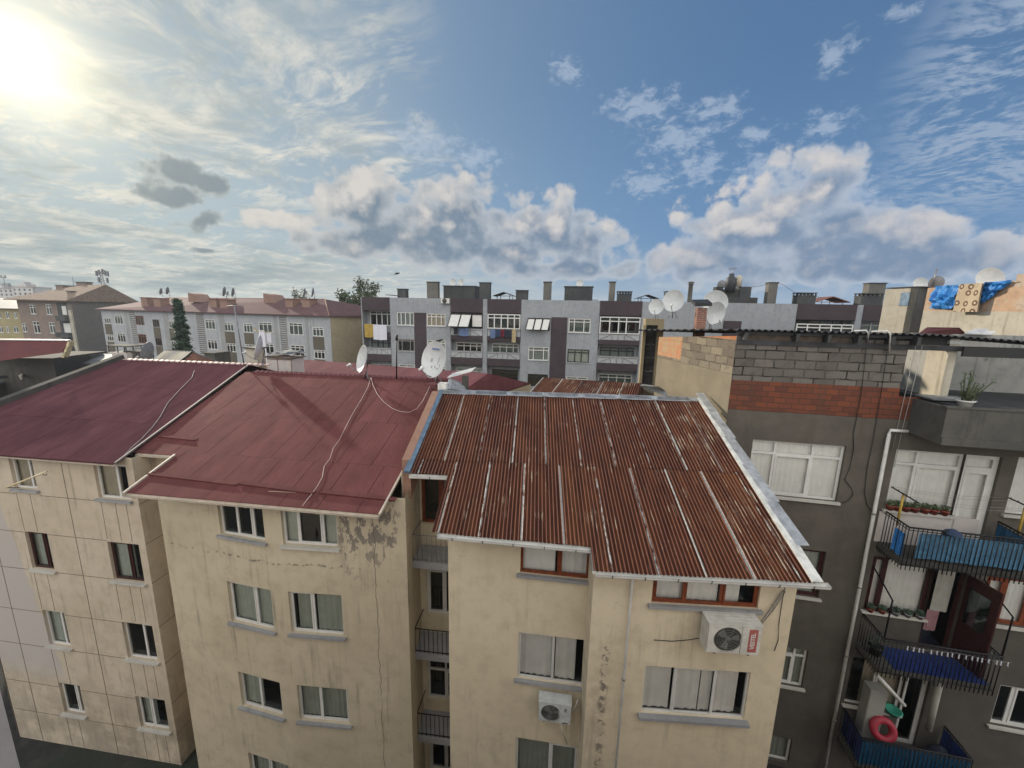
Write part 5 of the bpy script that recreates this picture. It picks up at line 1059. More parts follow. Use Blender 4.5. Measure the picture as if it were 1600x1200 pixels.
# glazing set in the balcony fronts
for (a, b_, z0, z1, ml) in ((-2.87, .80, -2.02, -.42, (.21, .42, .62, .82)), (9.27, 13.42, -2.22, -.45, (.25, .47, .66)), (28.2, 33.2, -2.1, -.70, (.2, .42, .62, .8))):
    window(BG, FG, a, b_, z0, z1, mull=ml, trans=.26, seed=3, fine=False, fw=.11, pane=M_GLASSD, d=.14, depth=.12)
# brown strips between windows
for a, b_, zt in ((-11.45, -10.0, -.46), (4.15, 5.88, -.62), (21.5, 23.2, -.6)):
    mb = MB(); FG.box(mb, a, b_, GZ, zt, .001, .03); mb.build('brown_strip', M_BR, BG)
# awning shutters on two openings
for (u0, u1, z0, z1, n_, od, lab, openn) in ((-7.10, -3.45, -2.0, -.45, 3, .75, 'white shutter panels propped open on an upper balcony of the grey block', 2), (1.62, 4.08, -2.12, -.75, 3, .7, 'white awning panels in dark frames over an upper window of the grey block', 3)):
    t = thing('awning', lab, 'awning', FG.P((u0 + u1) / 2, z0, .1)); mb = MB(); fr_ = MB(); W = (u1 - u0) / n_
    for k in range(n_):
        a, b_ = u0 + W * k + .04, u0 + W * (k + 1) - .04; o = od if k < openn else .02; s_ = -.35 if k < openn else 0
        p = [FG.P(a, z1 - .1, .05), FG.P(b_, z1 - .1, .05), FG.P(b_ + s_ * .5, z0 + .12, o + .05), FG.P(a + s_ * .5, z0 + .12, o + .05)]
        mb.poly(p[::-1]); mb.poly([q - FG.n * .03 for q in p])
        for i in range(4): fr_.tube([p[i] + FG.n * .02, p[(i + 1) % 4] + FG.n * .02], .035, 4)
    FG.box(fr_, u0, u1, z1 - .08, z1, 0.03, .12); mb.build('panel', M_WHITEF, t); fr_.build('frame', M_BLACKF, t)
# everything on its roof: (x0,x1,ytop,ybottom,d,depth,slots,material)
def px_ch(F, x0, x1, yt, yb, d, dep, slots, mat_, **k):
    u0 = F.uz(x0, (yt + yb) / 2, d)[0]; u1 = F.uz(x1, (yt + yb) / 2, d)[0]; z1 = F.uz((x0 + x1) / 2, yt, d)[1]; z0 = F.uz((x0 + x1) / 2, yb, d)[1]
    return chim(F, u0, u1, z0, z1, d, dep, mat_, slots=slots, **k)
mb = MB(); FG.box(mb, -17.7, 59, ZT - .06, ZT - .01, -13.9, -.2); rG = mb.build('roof', M_CONC, BG)
for a in ((621, 634, 452, 467, -2.0, .8, 0, M_SOOT), (667, 684, 441, 467, -3.0, .7, 0, M_SOOT2), (749, 765, 442, 468, -2.5, .9, 0, M_SOOT), (806, 824, 453, 469, -2.0, .9, 5, M_SOOT), (849, 861, 441, 469, -3.0, .8, 0, M_SOOT2),
          (952, 961, 441, 471, -3.0, .7, 0, M_SOOT2), (965, 987, 455, 471, -2.0, .9, 5, M_SOOT), (1040, 1060, 455, 472, -2.0, .9, 5, M_SOOT), (1200, 1214, 442, 475, -3.0, .8, 0, M_SOOT2), (1246, 1275, 457, 476, -2.0, 1.0, 5, M_SOOT),
          (1345, 1379, 458, 477, -2.0, 1.0, 5, M_SOOT), (1356, 1382, 443, 477, -3.6, .9, 0, M_SOOT2)): px_ch(FG, *a, parent=rG)
mb = MB(); u, z = FG.uz(1080, 441, -3); z0 = ZT - .1; mb.lathe(FG.P(u, z0, -3), (0, 0, 1), [(.24, 0), (.22, z - z0 - .25), (.33, z - z0 - .22), (.33, z - z0 - .14), (.22, z - z0 - .12), (.22, z - z0 - .05), (.36, z - z0 - .03), (.30, z - z0 + .05), (0, z - z0 + .05)], 12); mb.build('round_chimney', M_SOOT2, rG)
for (x0, x1, yt, yb, d, dep, mt) in ((693, 742, 447, 468, -4.5, 3.2, M_SOOT), (882, 926, 448, 470, -4.5, 3.0, M_SOOT)):
    u0, u1 = FG.uz(x0, 458, d)[0], FG.uz(x1, 458, d)[0]; z1 = FG.uz(x0, yt, d)[1]; mb = MB(); FG.box(mb, u0, u1, ZT - .05, z1, d - dep, d); o = mb.build('stair_tower', mt, BG)
    mb = MB(); FG.box(mb, u0 - .1, u1 + .1, z1, z1 + .08, d - dep - .1, d + .1); mb.build('tower_roof', M_CONC, o)
for (x0, x1, yt) in ((770, 803, 457), (995, 1030, 461), (1275, 1330, 464)):
    d = -3; u0, u1 = FG.uz(x0, 466, d)[0], FG.uz(x1, 466, d)[0]; zt = FG.uz((x0 + x1) / 2, yt, d)[1]; zb = zt - (u1 - u0) * .17; um = (u0 + u1) / 2; mb = MB()
    for dd_ in (d,):
        for (p, q) in (((u0, zb), (um, zt)), ((um, zt), (u1, zb))):
            A, B_ = FG.P(*p, dd_), FG.P(*q, dd_); mb.box(A, B_ - A, FG.n * -2.5, V3((0, 0, .07)))
    mb.tube([FG.P(u0 + .1, zb + .03, d), FG.P(u1 - .1, zb + .03, d)], .03, 4)
    for u in (u0 + (um - u0) * .4, u1 - (u1 - um) * .4): mb.tube([FG.P(u, ZT - .05, d - .1), FG.P(u, (zb + zt) / 2, d - .1)], .04, 4); mb.tube([FG.P(u, ZT - .05, d - 2.3), FG.P(u, (zb + zt) / 2, d - 2.3)], .04, 4)
    mb.build('gable_frame', M_STEEL2 if x0 > 1200 else M_BLKL, rG)
for (x0, x1, y) in ((884, 935, 467), (602, 622, 461), (672, 718, 466)):
    d = -1.6; u0, u1 = FG.uz(x0, y, d)[0], FG.uz(x1, y, d)[0]; z = FG.uz(x0, y, d)[1]; mb = MB(); mb.box(FG.P(u0, z, d), FG.e * (u1 - u0) + V3((0, 0, -.12)), FG.n * -1.3 + V3((0, 0, .05)), V3((0, 0, .06))); mb.build('sheet_cover', M_DSHEET, rG)
# water tank group
d = -4; uz_ = lambda x, y: FG.uz(x, y, d)
mb = MB(); u0, u1 = uz_(1118, 460)[0], uz_(1172, 460)[0]; FG.box(mb, u0, u0 + .7, ZT - .1, uz_(1120, 448)[1], d - 1, d); FG.box(mb, u0 + .7, uz_(1155, 460)[0], ZT - .1, uz_(1130, 452)[1], d - 1.6, d + .1); o = mb.build('tank_house', M_BLKL, BG)
mb = MB(); FG.box(mb, uz_(1155, 460)[0], u1, ZT + .3, uz_(1160, 448)[1], d - 1.3, d + .2); mb.build('block', M_SOOT, o); mb = MB(); FG.box(mb, uz_(1126, 460)[0], uz_(1180, 468)[0], ZT + .02, uz_(1160, 465)[1], d - 1.5, d + .6); mb.build('sheet_cover', M_DSHEET, o)
for (xc, r_, yt, yb, mt, lab) in ((1143, .52, 432, 456, M_TANK, 'dark bottle shaped water tank on the roof of the grey block'), (1155.5, .32, 431, 448, M_TANKW, 'cream cylinder water tank beside the dark tank')):
    u, z1 = uz_(xc, yt); z0 = uz_(xc, yb)[1]; H_ = z1 - z0; mb = MB(); mb.lathe(FG.P(u, z0, d), (0, 0, 1), [(0, 0), (r_, 0), (r_, H_ * .78), (r_ * .8, H_ * .92), (r_ * .5, H_), (r_ * .5, H_ * 1.18 if r_ > .4 else H_ * 1.04), (0, H_ * 1.18 if r_ > .4 else H_ * 1.04)], 16); solo(mb, 'water_tank', mt, lab, 'water tank')
u, z = uz_(1143, 428); mb = MB(); mb.tube([FG.P(u + .1, z - .3, d), FG.P(u + .1, z + .65, d)], .03, 4); mb.tube([FG.P(u - .35, z + .6, d), FG.P(u + .5, z + .6, d)], .03, 4); mb.tube([FG.P(u - .3, z + .45, d), FG.P(u + .4, z + .45, d)], .02, 4); solo(mb, 'antenna', M_STEEL, 'small metal antenna above the dark water tank', 'antenna')
mb = MB(); mb.tube([FG.at(1168, 449, -4), FG.at(1185, 447, -3.6), FG.at(1200, 444, -3)], .02, 3); mb.tube([FG.at(1215, 443, -3), FG.at(1222, 444, -3), FG.at(1245, 459, -2.5), FG.at(1270, 461, -2.5), FG.at(1283, 466, -2.5)], .02, 3); solo(mb, 'wire', M_BCABLE, 'black wire slung between the chimneys at the right end of the grey roof', 'wire')
t = thing('air_conditioner', 'small white air conditioner high on the grey wall under the parapet', 'air conditioner', FG.at(698, 470, .3), 'air conditioner units on the outside walls')
u0, z1 = FG.uz(689, 466, .4); u1, z0 = FG.uz(702, 474, .4); mb = MB(); FG.box(mb, u0, u1, z0, z1, .1, .45); mb.build('casing', M_WHITEF, t); mb = MB(); mb.lathe(FG.P(u0 + .42, (z0 + z1) / 2, .45), FG.n, [(.27, 0), (.25, .02), (.1, .02), (.08, .04), (0, .04)], 20); mb.build('grille', M_GRILLE, t); mb = MB(); mb.tube([FG.P(u1, z0 + .1, .1), FG.P(u1 + .1, z0 - .6, .04), FG.P(u1 + .02, z0 - 1.2, .04), FG.P(u1 + .4, z0 - 1.6, .04)], .025, 4); mb.build('hose', M_GIRON, t)
# washing on its balconies
def wash(F, x0, x1, y0, y1, d, mat_, lab, cat_='laundry', grp=None, seed=1, th=.01, w_=2, nm='hanging_cloth'):
    u0, z1 = F.uz(x0, y0, d); u1, z0 = F.uz(x1, y1, d); mb = MB(); cloth(mb, F, u0, u1, z0, z1, d, waves=w_, amp=.04, th=th, seed=seed, sag=.12); return solo(mb, nm, mat_, lab, cat_, grp)
wash(FG, 569, 584, 506, 527, .18, M_YBLAN, 'yellow patterned blanket hanging from the leftmost balcony of the grey block', seed=2, nm='blanket'); wash(FG, 583, 605, 507, 531, .26, M_SHEET, 'large white sheet hanging beside the yellow blanket on the leftmost balcony', seed=3, nm='bed_sheet')
for k, (x0, x1, y1, mt, l) in enumerate(((709, 715, 522, M_DTARP, 'black clothes on the balcony under the open white shutters'), (717, 732, 525, M_BLUEC, 'pale blue and white shirt under the open white shutters'),
        (766, 774, 528, M_BLUEC, 'faded blue jeans, leftmost on the glazed balcony line'), (774, 782, 526, M_NAVY, 'navy garment next to the jeans on the glazed balcony line'), (782, 788, 526, M_REDC, 'dark red garment on the glazed balcony line'), (788, 800, 527, M_DTARP, 'black garments on the glazed balcony line'), (800, 806, 535, M_TANC, 'long tan cloth at the right end of the glazed balcony line'))):
    wash(FG, x0, x1, 514 if x0 > 740 else 512, y1, .3, mt, l, seed=k + 5, grp='washing on the grey block balconies')
mb = MB(); mb.tube([FG.at(762, 514, .3), FG.at(785, 515, .3), FG.at(815, 515.5, .3)], .02, 3); solo(mb, 'clothesline', M_GCABLE, 'clothes line along the glazed balcony of the grey block', 'clothes line')

# ---------------------------------------------------------------- white block at left, hipped rose roof
BW = thing('apartment_building', 'white apartment block with olive panels and dusty rose metal roof at left', 'building', (-30, 48, GZ))
FH = Fac(42, -20); uR = FH.uz(516, 500)[0]; uL = FH.uz(157, 483)[0]
W_ = [[(162, 495, 174, 506), 0], [(178, 492, 193, 507), 1], [(211, 493, 226, 508), 2], [(238, 499, 250, 511), 3], [(263, 500, 275, 513), 1], [(320, 499, 337, 515), 1], [(350, 504, 366, 518), 1], [(380, 505, 396, 520), 1], [(404, 503, 426, 520), 1], [(451, 504, 474, 524), 1], [(488, 511, 506, 526), 1]]
hW = []; st = 2.92; pan = []
for (x0, y0, x1, y1), s_ in W_:
    u0, z1 = FH.uz(x0, y0); u1, z0 = FH.uz(x1, y1)
    for k in range(3): hW.append((u0, u1, z0 - k * st, z1 - k * st, s_))
    if x0 in (162, 238, 263, 350, 380, 488):
        for k in range(3): pan.append((u0, u1, z1 - (k + 1) * st + .03, z0 - k * st - .06))
mb = MB(); wall(mb, FH, uL, uR, GZ, -1.12, [h[:4] for h in hW], depth=.12, room=.6)
pR_ = FH.P(uR, 0); SHR = Side((pR_.x, pR_.y), (.32, .95)); SHR.n = -SHR.n if SHR.n.x < 0 else SHR.n
mb.box(FH.P(uL, GZ, -.65), FH.e * .1, -FH.n * 10, V3((0, 0, -1.1 - GZ)))
mb.build('wall', [M_WH, M_ROOM], BW)
mb = MB(); q = [V3((pR_.x, pR_.y, GZ)), V3((pR_.x + 7.5, pR_.y + 16, GZ))]; mb.poly([q[0], q[1], q[1] + V3((0, 0, -1.12 - GZ)), q[0] + V3((0, 0, -1.12 - GZ))]); mb.build('side_wall', M_CREAM, BW)
fmW = [M_WHITEF, M_WHITEF, M_WOOD, M_DWOOD]
for k, h in enumerate(hW): window(BW, FH, *h[:4], fm=fmW[h[4]] if k % 3 != 1 or h[4] else M_WHITEF, mull=(.33, .66) if h[1] - h[0] > 1.2 else (.5,), trans=.22, cur=[M_CURG, M_CURW, None][(k * 5) % 3], seed=k, fine=False, fw=.09, pane=M_GLASSD, depth=.08)
for p in pan: mb = MB(); FH.box(mb, p[0], p[1], p[2], p[3], .001, .05); mb.build('olive_panel', M_OL, BW)
for (xa, xb) in ((194, 201), (254, 262), (341, 349), (427, 434), (476, 480)):
    ua, ub = FH.uz(xa, 490)[0], FH.uz(xb, 490)[0]; mb = MB(); FH.box(mb, ua, ub, GZ, -1.13, .001, .03); mb.build('grey_bay', M_GB, BW)
for (xa, xb) in ((202, 210), (306, 317), (436, 446)):
    ua, ub = FH.uz(xa, 490)[0], FH.uz(xb, 490)[0]; mb = MB(); FH.box(mb, ua - .3, ua, GZ, -1.13, .001, .08)
    for k in range(26): z = -1.45 - k * .30; FH.box(mb, ua, ub, z, z + .13, .001, .06)
    mb.build('stair_slats', M_WH, BW); mb = MB(); FH.box(mb, ua, ub, -9.3, -1.2, .002, .012); mb.build('stair_opening', M_GREYW, BW)
mb = MB()
for k in range(24): z = -1.5 - k * .30; FH.box(mb, uR - (.55 if k % 2 else .32), uR + .02, z - .14, z + .14, .001, .05)
mb.build('quoins', M_WH, BW)
e0, e1 = FH.P(uL - .5, -1.10, .5), FH.P(uR + .3, -1.10, .45); back = V3((7.5, 16, 0)); e2 = e1 + back * .95 + V3((.6, 0, 0)); r0 = at_height(214, 461.5, 1.15); r1 = at_height(508, 467.5, .55)
r0 = V3(e0) + (FH.e * 6.5 - FH.n * 7) + V3((0, 0, 2.35)); r1 = at_depth(508, 467.5, (e1.y + 5.5)); r0.z = r1.z
mb = MB(); e3 = e0 - FH.n * 15
for P_ in ([e0, e1, r1, r0], [e1, e2, r1], [e3, e0, r0], [r0, r1, e2, e3]):
    mb.poly(P_); 
mb.poly([p - V3((0, 0, .12)) for p in (e0, e1, e2, e3)][::-1])
for a, b_ in ((e0, e1), (e1, e2), (e3, e0)): mb.poly([a - V3((0, 0, .12)), b_ - V3((0, 0, .12)), b_, a])
rW = mb.build('roof', M_WROOF, BW)
mb = MB(); mb.tube([e1, r1], .09, 5); mb.tube([r0, r1], .07, 5); mb.build('ridge_cap', M_PEACH, rW)
def roofpt(x, y): # on the front roof plane
    nn = (e1 - e0).cross(r1 - e0).normalized(); r = ray(x, y); return r * (e0.dot(nn) / r.dot(nn))
for (x, y, wpx, hpx, mt) in ((226, 478, 15, 14, M_PEACH), (246, 479, 16, 14, M_PEACH), (333, 480, 16, 14, M_PEACH), (350, 481, 16, 14, M_PEACH), (452, 480, 15, 14, M_PEACH), (478, 480, 15, 14, M_PEACH)):
    p = roofpt(x, y); sc_ = p.y / FPX; Wm, Hm = wpx * sc_, hpx * sc_; mb = MB(); mb.box(p - FH.e * Wm / 2 + V3((0, 0, -.4)), FH.e * Wm, -FH.n * 1.3, V3((0, 0, Hm + .2))); c_ = mb.build('chimney', mt, rW); mb = MB(); mb.box(p - FH.e * (Wm / 2 + .1) + V3((0, 0, Hm - .2)) + FH.n * .1, FH.e * (Wm + .2), -FH.n * 1.5, V3((0, 0, .1))); mb.build('chimney_cap', M_STEEL2, c_)
for (x, y) in ((302, 468), (420, 469)):
    p = roofpt(x, y + 4); sc_ = p.y / FPX; mb = MB(); Wm = 26 * sc_; A = p - FH.e * Wm * .4; mb.poly([A, A + FH.e * Wm, A + FH.e * Wm * .55 + V3((0, 0, 12 * sc_)), A + V3((0, 0, 14 * sc_))]); mb.poly([A + V3((0, 0, 14 * sc_)), A + FH.e * Wm * .55 + V3((0, 0, 12 * sc_)), A + FH.e * Wm * .55 - FH.n * 2 + V3((0, 0, 12 * sc_)), A - FH.n * 2 + V3((0, 0, 14 * sc_))]); mb.poly([A, A + V3((0, 0, 14 * sc_)), A - FH.n * 2 + V3((0, 0, 14 * sc_)), A - FH.n * 2]); mb.poly([A + FH.e * Wm * .55 + V3((0, 0, 12 * sc_)), A + FH.e * Wm, A + FH.e * Wm - FH.n * 2, A + FH.e * Wm * .55 - FH.n * 2 + V3((0, 0, 12 * sc_))])
    mb.build('roof_hatch', M_PEACH, rW)

# ---------------------------------------------------------------- pink-brown block, grey blank side, tiled roof
BP = thing('apartment_building', 'dusty pink four storey block with orange tiled roof at far left', 'building', (-75, 72, GZ))
FP = Fac(62, -10); uA, uB = FP.uz(30, 490)[0], FP.uz(113, 490)[0]; hP = []
for x0, y0, x1, y1 in ((45, 476, 57, 491), (70, 475, 82, 492), (50, 502, 64, 521), (75, 503, 88, 521), (97, 478, 106, 492), (100, 505, 115, 522), (33, 505, 43, 519)):
    u0, z1 = FP.uz(x0, y0); u1, z0 = FP.uz(x1, y1); hP.append((u0, u1, z0, z1))
mb = MB(); wall(mb, FP, uA, uB + .2, GZ, .25, hP[:4] + hP[6:], depth=.15, room=.6); 
pB = FP.P(uB, 0); mb.build('wall', [M_PINK, M_ROOM], BP)
mb = MB(); q = FP.P(uB + .2, 0, 0); mb.box((q.x - 1, q.y + .01, GZ), (1, 0, 0), (.5, 13, 0), (0, 0, .2 - GZ)); mb.build('side_wall', M_GREYW, BP)
for k, h in enumerate(hP[:4] + hP[6:]): window(BP, FP, *h, mull=(.5,), trans=.3, cur=M_CURG if k % 2 else None, sill=M_WH, seed=k, fine=False, fw=.13, pane=M_GLASSD)
mb = MB(); u0, z1 = FP.uz(87, 473, .1); u1, z0 = FP.uz(108, 560, .1); FP.box(mb, u0, uB - .3, GZ, z1, .002, .06); mb.build('recess_shade_panel', M_SOOT, BP)  # flat dark panel painting the shade of the balcony recess
for y in (500, 526, 548): u0, z = FP.uz(88, y, .8); mb = MB(); FP.box(mb, u0, uB - .6, z - .15, z + .8, .07, .9); mb.build('balcony', M_SOOT, BP)
for h in hP[4:6]: mb = MB(); FP.box(mb, *h[:4], .07, .12); mb.build('window', M_WHITEF, BP)
mb = MB(); FP.box(mb, uB - .55, uB + .15, GZ, -1.6, .002, .25); mb.build('corner_pillar', M_CONCL, BP)
c = [FP.P(uA - 1.2, .30, 1.2), FP.P(uB + .8, .22, 1.0), FP.P(uB + .8, .2, 0) + V3((.5, 13, 0)), FP.P(uA - 1.2, .25, -13)]
k1, k2 = FP.P((uA + uB) / 2 + 1.0, 3.4, -6), FP.P(uB - 1.0, 3.6, -7)
mb = MB(); mb.poly([c[0], c[1], k1]); mb.poly([c[1], c[2], k2, k1]); mb.poly([c[3], c[0], k1]); mb.poly([c[2], c[3], k1, k2]); mb.poly([p - V3((0, 0, .2)) for p in c][::-1])
for i in range(4): a, b_ = c[i], c[(i + 1) % 4]; mb.poly([a - V3((0, 0, .2)), b_ - V3((0, 0, .2)), b_, a])
rP = mb.build('roof', M_TILE, BP)
for (x0, x1, yt, yb, d) in ((88, 99, 446, 462, -5), (111, 124, 447, 460, -6), (120, 135, 441, 458, -7), (105, 110, 455, 466, -2)): px_ch(FP, x0, x1, yt, yb, d, 1.2, 0, M_PINK, parent=rP, ov=.15)
mb = MB(); u, z = FP.uz(113, 433, -8); mb.tube([FP.P(u, z, -8), FP.P(u, z - 2.6, -8)], .06, 4); solo(mb, 'mast', M_STEEL, 'thin mast standing on the orange tiled roof at far left', 'mast')
t = thing('cell_tower', 'lattice mobile phone mast with panel antennas behind the tiled roof', 'phone mast', FP.at(162, 450, -18))
u, zb = FP.uz(162, 452, -18); zt = FP.uz(161, 423, -18)[1]; mb = MB()
for a, b_ in ((-.7, -.25), (.7, .25)): mb.tube([FP.P(u + a, zb - 2, -18), FP.P(u + b_, zt, -18)], .10, 4)
for k in range(6): z = zb + (zt - zb) * k / 6; mb.tube([FP.P(u - .65 + .07 * k, z, -18), FP.P(u + .6 - .07 * k, z + (zt - zb) / 6, -18)], .07, 4)
mb.build('lattice', M_STEEL, t)
for a, h_ in ((-1.6, .1), (-.8, .3), (.9, .2), (1.7, 0), (-1.2, -1.4), (1.3, -1.5), (.3, .5)):
    mb = MB(); FP.box(mb, u + a - .18, u + a + .18, zt - 1.3 + h_, zt - .1 + h_, -18.3, -18); mb.tube([FP.P(u, zt - .7 + h_, -18), FP.P(u + a, zt - .7 + h_, -18)], .06, 4); mb.build('panel_antenna', M_STEEL, t)

# ---------------------------------------------------------------- yellow block and far towers
BY = thing('apartment_building', 'yellow apartment block with grey roof at the far left edge', 'building', (-95, 74, GZ)); FY = Fac(70, -6); ur = FY.uz(62, 500)[0]; hY = []
for x0, y0, x1, y1 in ((7, 487, 16, 498), (20, 488, 28, 498), (-6, 487, 3, 498), (-4, 510, 6, 520), (8, 510, 16, 520), (19, 510, 30, 520), (50, 486, 58, 492), (48, 510, 58, 516)):
    u0, z1 = FY.uz(x0, y0); u1, z0 = FY.uz(x1, y1); hY.append((u0, u1, z0, z1))
mb = MB(); wall(mb, FY, ur - 40, ur, GZ, FY.uz(20, 482)[1], hY, depth=.2, room=.6); mb.build('wall', [M_YEL, M_ROOM], BY)
for k, h in enumerate(hY): window(BY, FY, *h, mull=(.5,), cur=M_CURG if k % 2 else None, seed=k, fine=False, fw=.14, pane=M_GLASSD)
z = FY.uz(20, 482)[1]; mb = MB(); a, b_ = FY.P(ur - 40, z, .8), FY.P(ur + .8, z, .8); mb.poly([a, b_, b_ - FY.n * 8 + V3((-2, 0, 2.1)), a - FY.n * 8 + V3((0, 0, 2.1))]); mb.poly([b_, b_ - FY.n * 16, b_ - FY.n * 8 + V3((-2, 0, 2.1))]); mb.poly([a - FY.n * 8 + V3((0, 0, 2.1)), b_ - FY.n * 8 + V3((-2, 0, 2.1)), b_ - FY.n * 16, a - FY.n * 16]); mb.build('roof', M_GSHEET, BY)
for (x0, x1, yt, Yd, lab) in ((-30, 30, 451, 300, 'pale high block with antenna mast on the far left skyline'), (20, 53, 449, 280, 'pale stepped high block behind the tiled roof on the far left skyline')):
    F_ = Fac(Yd, -4); u0, u1 = F_.uz(x0, 460)[0], F_.uz(x1, 460)[0]; z1 = F_.uz((x0 + x1) / 2, yt, 0)[1]; t = thing('apartment_tower', lab, 'building', F_.P((u0 + u1) / 2, GZ)); mb = MB(); hh = []
    k = int((u1 - u0) / 4.2)
    for i in range(k):
        for j in range(5): hh.append((u0 + 1 + i * 4.2, u0 + 3.0 + i * 4.2, z1 - 2.6 - j * 3, z1 - 1.0 - j * 3))
    wall(mb, F_, u0, u1, GZ, z1, hh, depth=.5, room=1.2); F_.box(mb, u0, u1, GZ, z1 - .1, -12, -1.25); F_.box(mb, u0 + (u1 - u0) * .15, u0 + (u1 - u0) * .55, z1, z1 + 2.6, -8, -2); F_.box(mb, u0 + (u1 - u0) * .3, u0 + (u1 - u0) * .42, z1 + 2.6, z1 + 4.2, -7, -3); mb.build('wall', [M_FARW, M_ROOM], t)
    mb = MB(); F_.box(mb, u0 - .4, u1 + .4, z1, z1 + .5, -12.2, .4); mb.build('roof', M_PEACH, t)
F_ = Fac(296, -4); u, z = F_.uz(8, 447); zt = F_.uz(8, 432)[1]; mb = MB(); mb.tube([F_.P(u, z, 0), F_.P(u, zt, 0)], .25, 5)
for a in (-2.2, -1.2, 1.3, 2.2): mb.tube([F_.P(u + a, zt - 1.2, 0), F_.P(u + a, zt + 1, 0)], .3, 4); mb.tube([F_.P(u + a, zt - .8, 0), F_.P(u, zt - .8, 0)], .15, 4)
F_.box(mb, u - 2.6, u + 2.6, z - 1, z + 2.2, -2, 0); solo(mb, 'antenna_mast', M_STEEL, 'phone antennas on top of the pale high block on the far left skyline', 'phone mast')

# ---------------------------------------------------------------- salmon building at the right edge
q0, q1 = at_height(1450, 450, 1.6), at_height(1600, 435, 1.75); q1.z = q0.z = 0; e_ = (q1 - q0).normalized(); FSal = Side((q0.x, q0.y), (e_.x, e_.y)); Ls = (q1 - q0).length
BS = thing('apartment_building', 'sunlit salmon block with peeling pale lower band at the right edge', 'building', (22, 18, GZ))
mb = MB(); zc = FSal.uz(1500, 490)[1]; wall(mb, FSal, 0, Ls + 6, zc + .1, 1.6, [], m=0); wall(mb, FSal, 0, Ls + 6, GZ, zc + .1, [], m=1)
a, b_ = FSal.P(0, 0), FSal.P(Ls + 6, 0); bk = V3((14, 3, 0)); mb.poly([(a.x, a.y, GZ), (a.x, a.y, 1.6), (a.x + 14, a.y + 3, 1.6), (a.x + 14, a.y + 3, GZ)], None, 0); mb.poly([(a.x, a.y, 1.6), (b_.x, b_.y, 1.6), (b_.x + 14, b_.y + 3, 1.6), (a.x + 14, a.y + 3, 1.6)], None, 0)
FSal.box(mb, Ls - .3, Ls + 6, 1.6, 1.95, -.4, -.01, 0); FSal.box(mb, Ls - 1.6, Ls - .3, 1.6, 1.68, -.4, -.01, 0); mb.poly([(b_.x, b_.y, GZ), (b_.x + 14, b_.y + 3, GZ), (b_.x + 14, b_.y + 3, 1.6), (b_.x, b_.y, 1.6)])
mb.build('wall', [M_SALM, M_SALM2], BS)
def drape(pts, mat_, nm, lab, cat_, n_=14, m_=8, amp=.03, uvs=1.0, th=0.0):   # four corners on the wall, crumpled cloth between them
    A, B_, D_, E_ = [FSal.P(*FSal.uz(x, y, .06), .06) for x, y in pts]; mb = MB(); G_ = []
    for i in range(n_ + 1):
        row = []
        for j in range(m_ + 1):
            s_, t_ = i / n_, j / m_; p = (A * (1 - s_) + B_ * s_) * (1 - t_) + (E_ * (1 - s_) + D_ * s_) * t_; f = noise.noise(p * 3.2) + .5 * noise.noise(p * 8)
            row.append(p + FSal.n * (abs(f) * amp * 3 + .01))
        G_.append(row)
    Lx, Ly = (B_ - A).length * uvs, (E_ - A).length * uvs
    for i in range(n_):
        for j in range(m_): mb.poly([G_[i][j], G_[i][j + 1], G_[i + 1][j + 1], G_[i + 1][j]], [(Lx * i / n_, Ly * j / m_), (Lx * i / n_, Ly * (j + 1) / m_), (Lx * (i + 1) / n_, Ly * (j + 1) / m_), (Lx * (i + 1) / n_, Ly * j / m_)], 0, True)
    return solo(mb, nm, mat_, lab, cat_)
drape([(1463, 447), (1501, 445), (1491, 483), (1455, 482)], M_TARP, 'tarpaulin', 'crumpled bright blue tarpaulin left of the rug on the salmon wall', 'tarpaulin', amp=.10)
drape([(1532, 443), (1588, 437), (1556, 461), (1526, 481)], M_TARP, 'tarpaulin', 'bright blue tarpaulin right of the rug tapering to the wall top', 'tarpaulin', amp=.12)
A, B_, D_, E_ = [FSal.P(*FSal.uz(x, y, .35), .35) for x, y in ((1500, 444), (1536, 442), (1526, 487.5), (1489, 487))]; mb = MB(); h_ = V3(FSal.n) * .06
for i in range(8):
    for j in range(8):
        f = lambda s_, t_: (A * (1 - s_) + B_ * s_) * (1 - t_) + (E_ * (1 - s_) + D_ * s_) * t_ + FSal.n * .03 * math.sin(s_ * 7 + t_ * 3)
        q = [(i / 8, j / 8), (i / 8, (j + 1) / 8), ((i + 1) / 8, (j + 1) / 8), ((i + 1) / 8, j / 8)]; mb.poly([f(*z) for z in q], [(z[0] * 1.35, z[1] * 1.5) for z in q], 0, True); mb.poly([f(*z) - h_ for z in q][::-1], [(0, 0)] * 4, 0, True)
solo(mb, 'rug', M_RUG, 'beige rug with brown rings hung over the salmon wall between blue tarpaulins', 'rug')
# white hut and dark block behind it
FHt = Side((25.6, 28.5), (.30, -1.7)); t = thing('roof_hut', 'small whitewashed rooftop hut with pale blue door behind the salmon wall', 'hut', FHt.at(1404, 478)); u0, z1 = FHt.uz(1384, 452); u1, z0 = FHt.uz(1428, 480)
mb = MB(); FHt.box(mb, u0, u1, GZ, z1, -3, 0); FHt.box(mb, u1 - 3, u1 + .3, GZ, z1 + .02, -4.2, -3.0, 1); mb.box(FHt.P(u1 + .02, GZ, .0), V3((3.2, .6, 0)), FHt.e * -.4, V3((0, 0, z1 + .05 - GZ)), 1); mb.build('wall', [M_SALM2, M_SOOT], t); mb = MB(); FHt.box(mb, u0 - .05, u1 + .1, z1 + .05, z1 + .10, -3.1, .08); mb.build('roof', M_CONC, t); mb = MB(); a, b_ = FHt.uz(1409, 457)[0], FHt.uz(1423, 457)[0]; FHt.box(mb, a, b_, z0 + .1, FHt.uz(1415, 457)[1], .002, .04); mb.build('door', M_BFLASH, t)
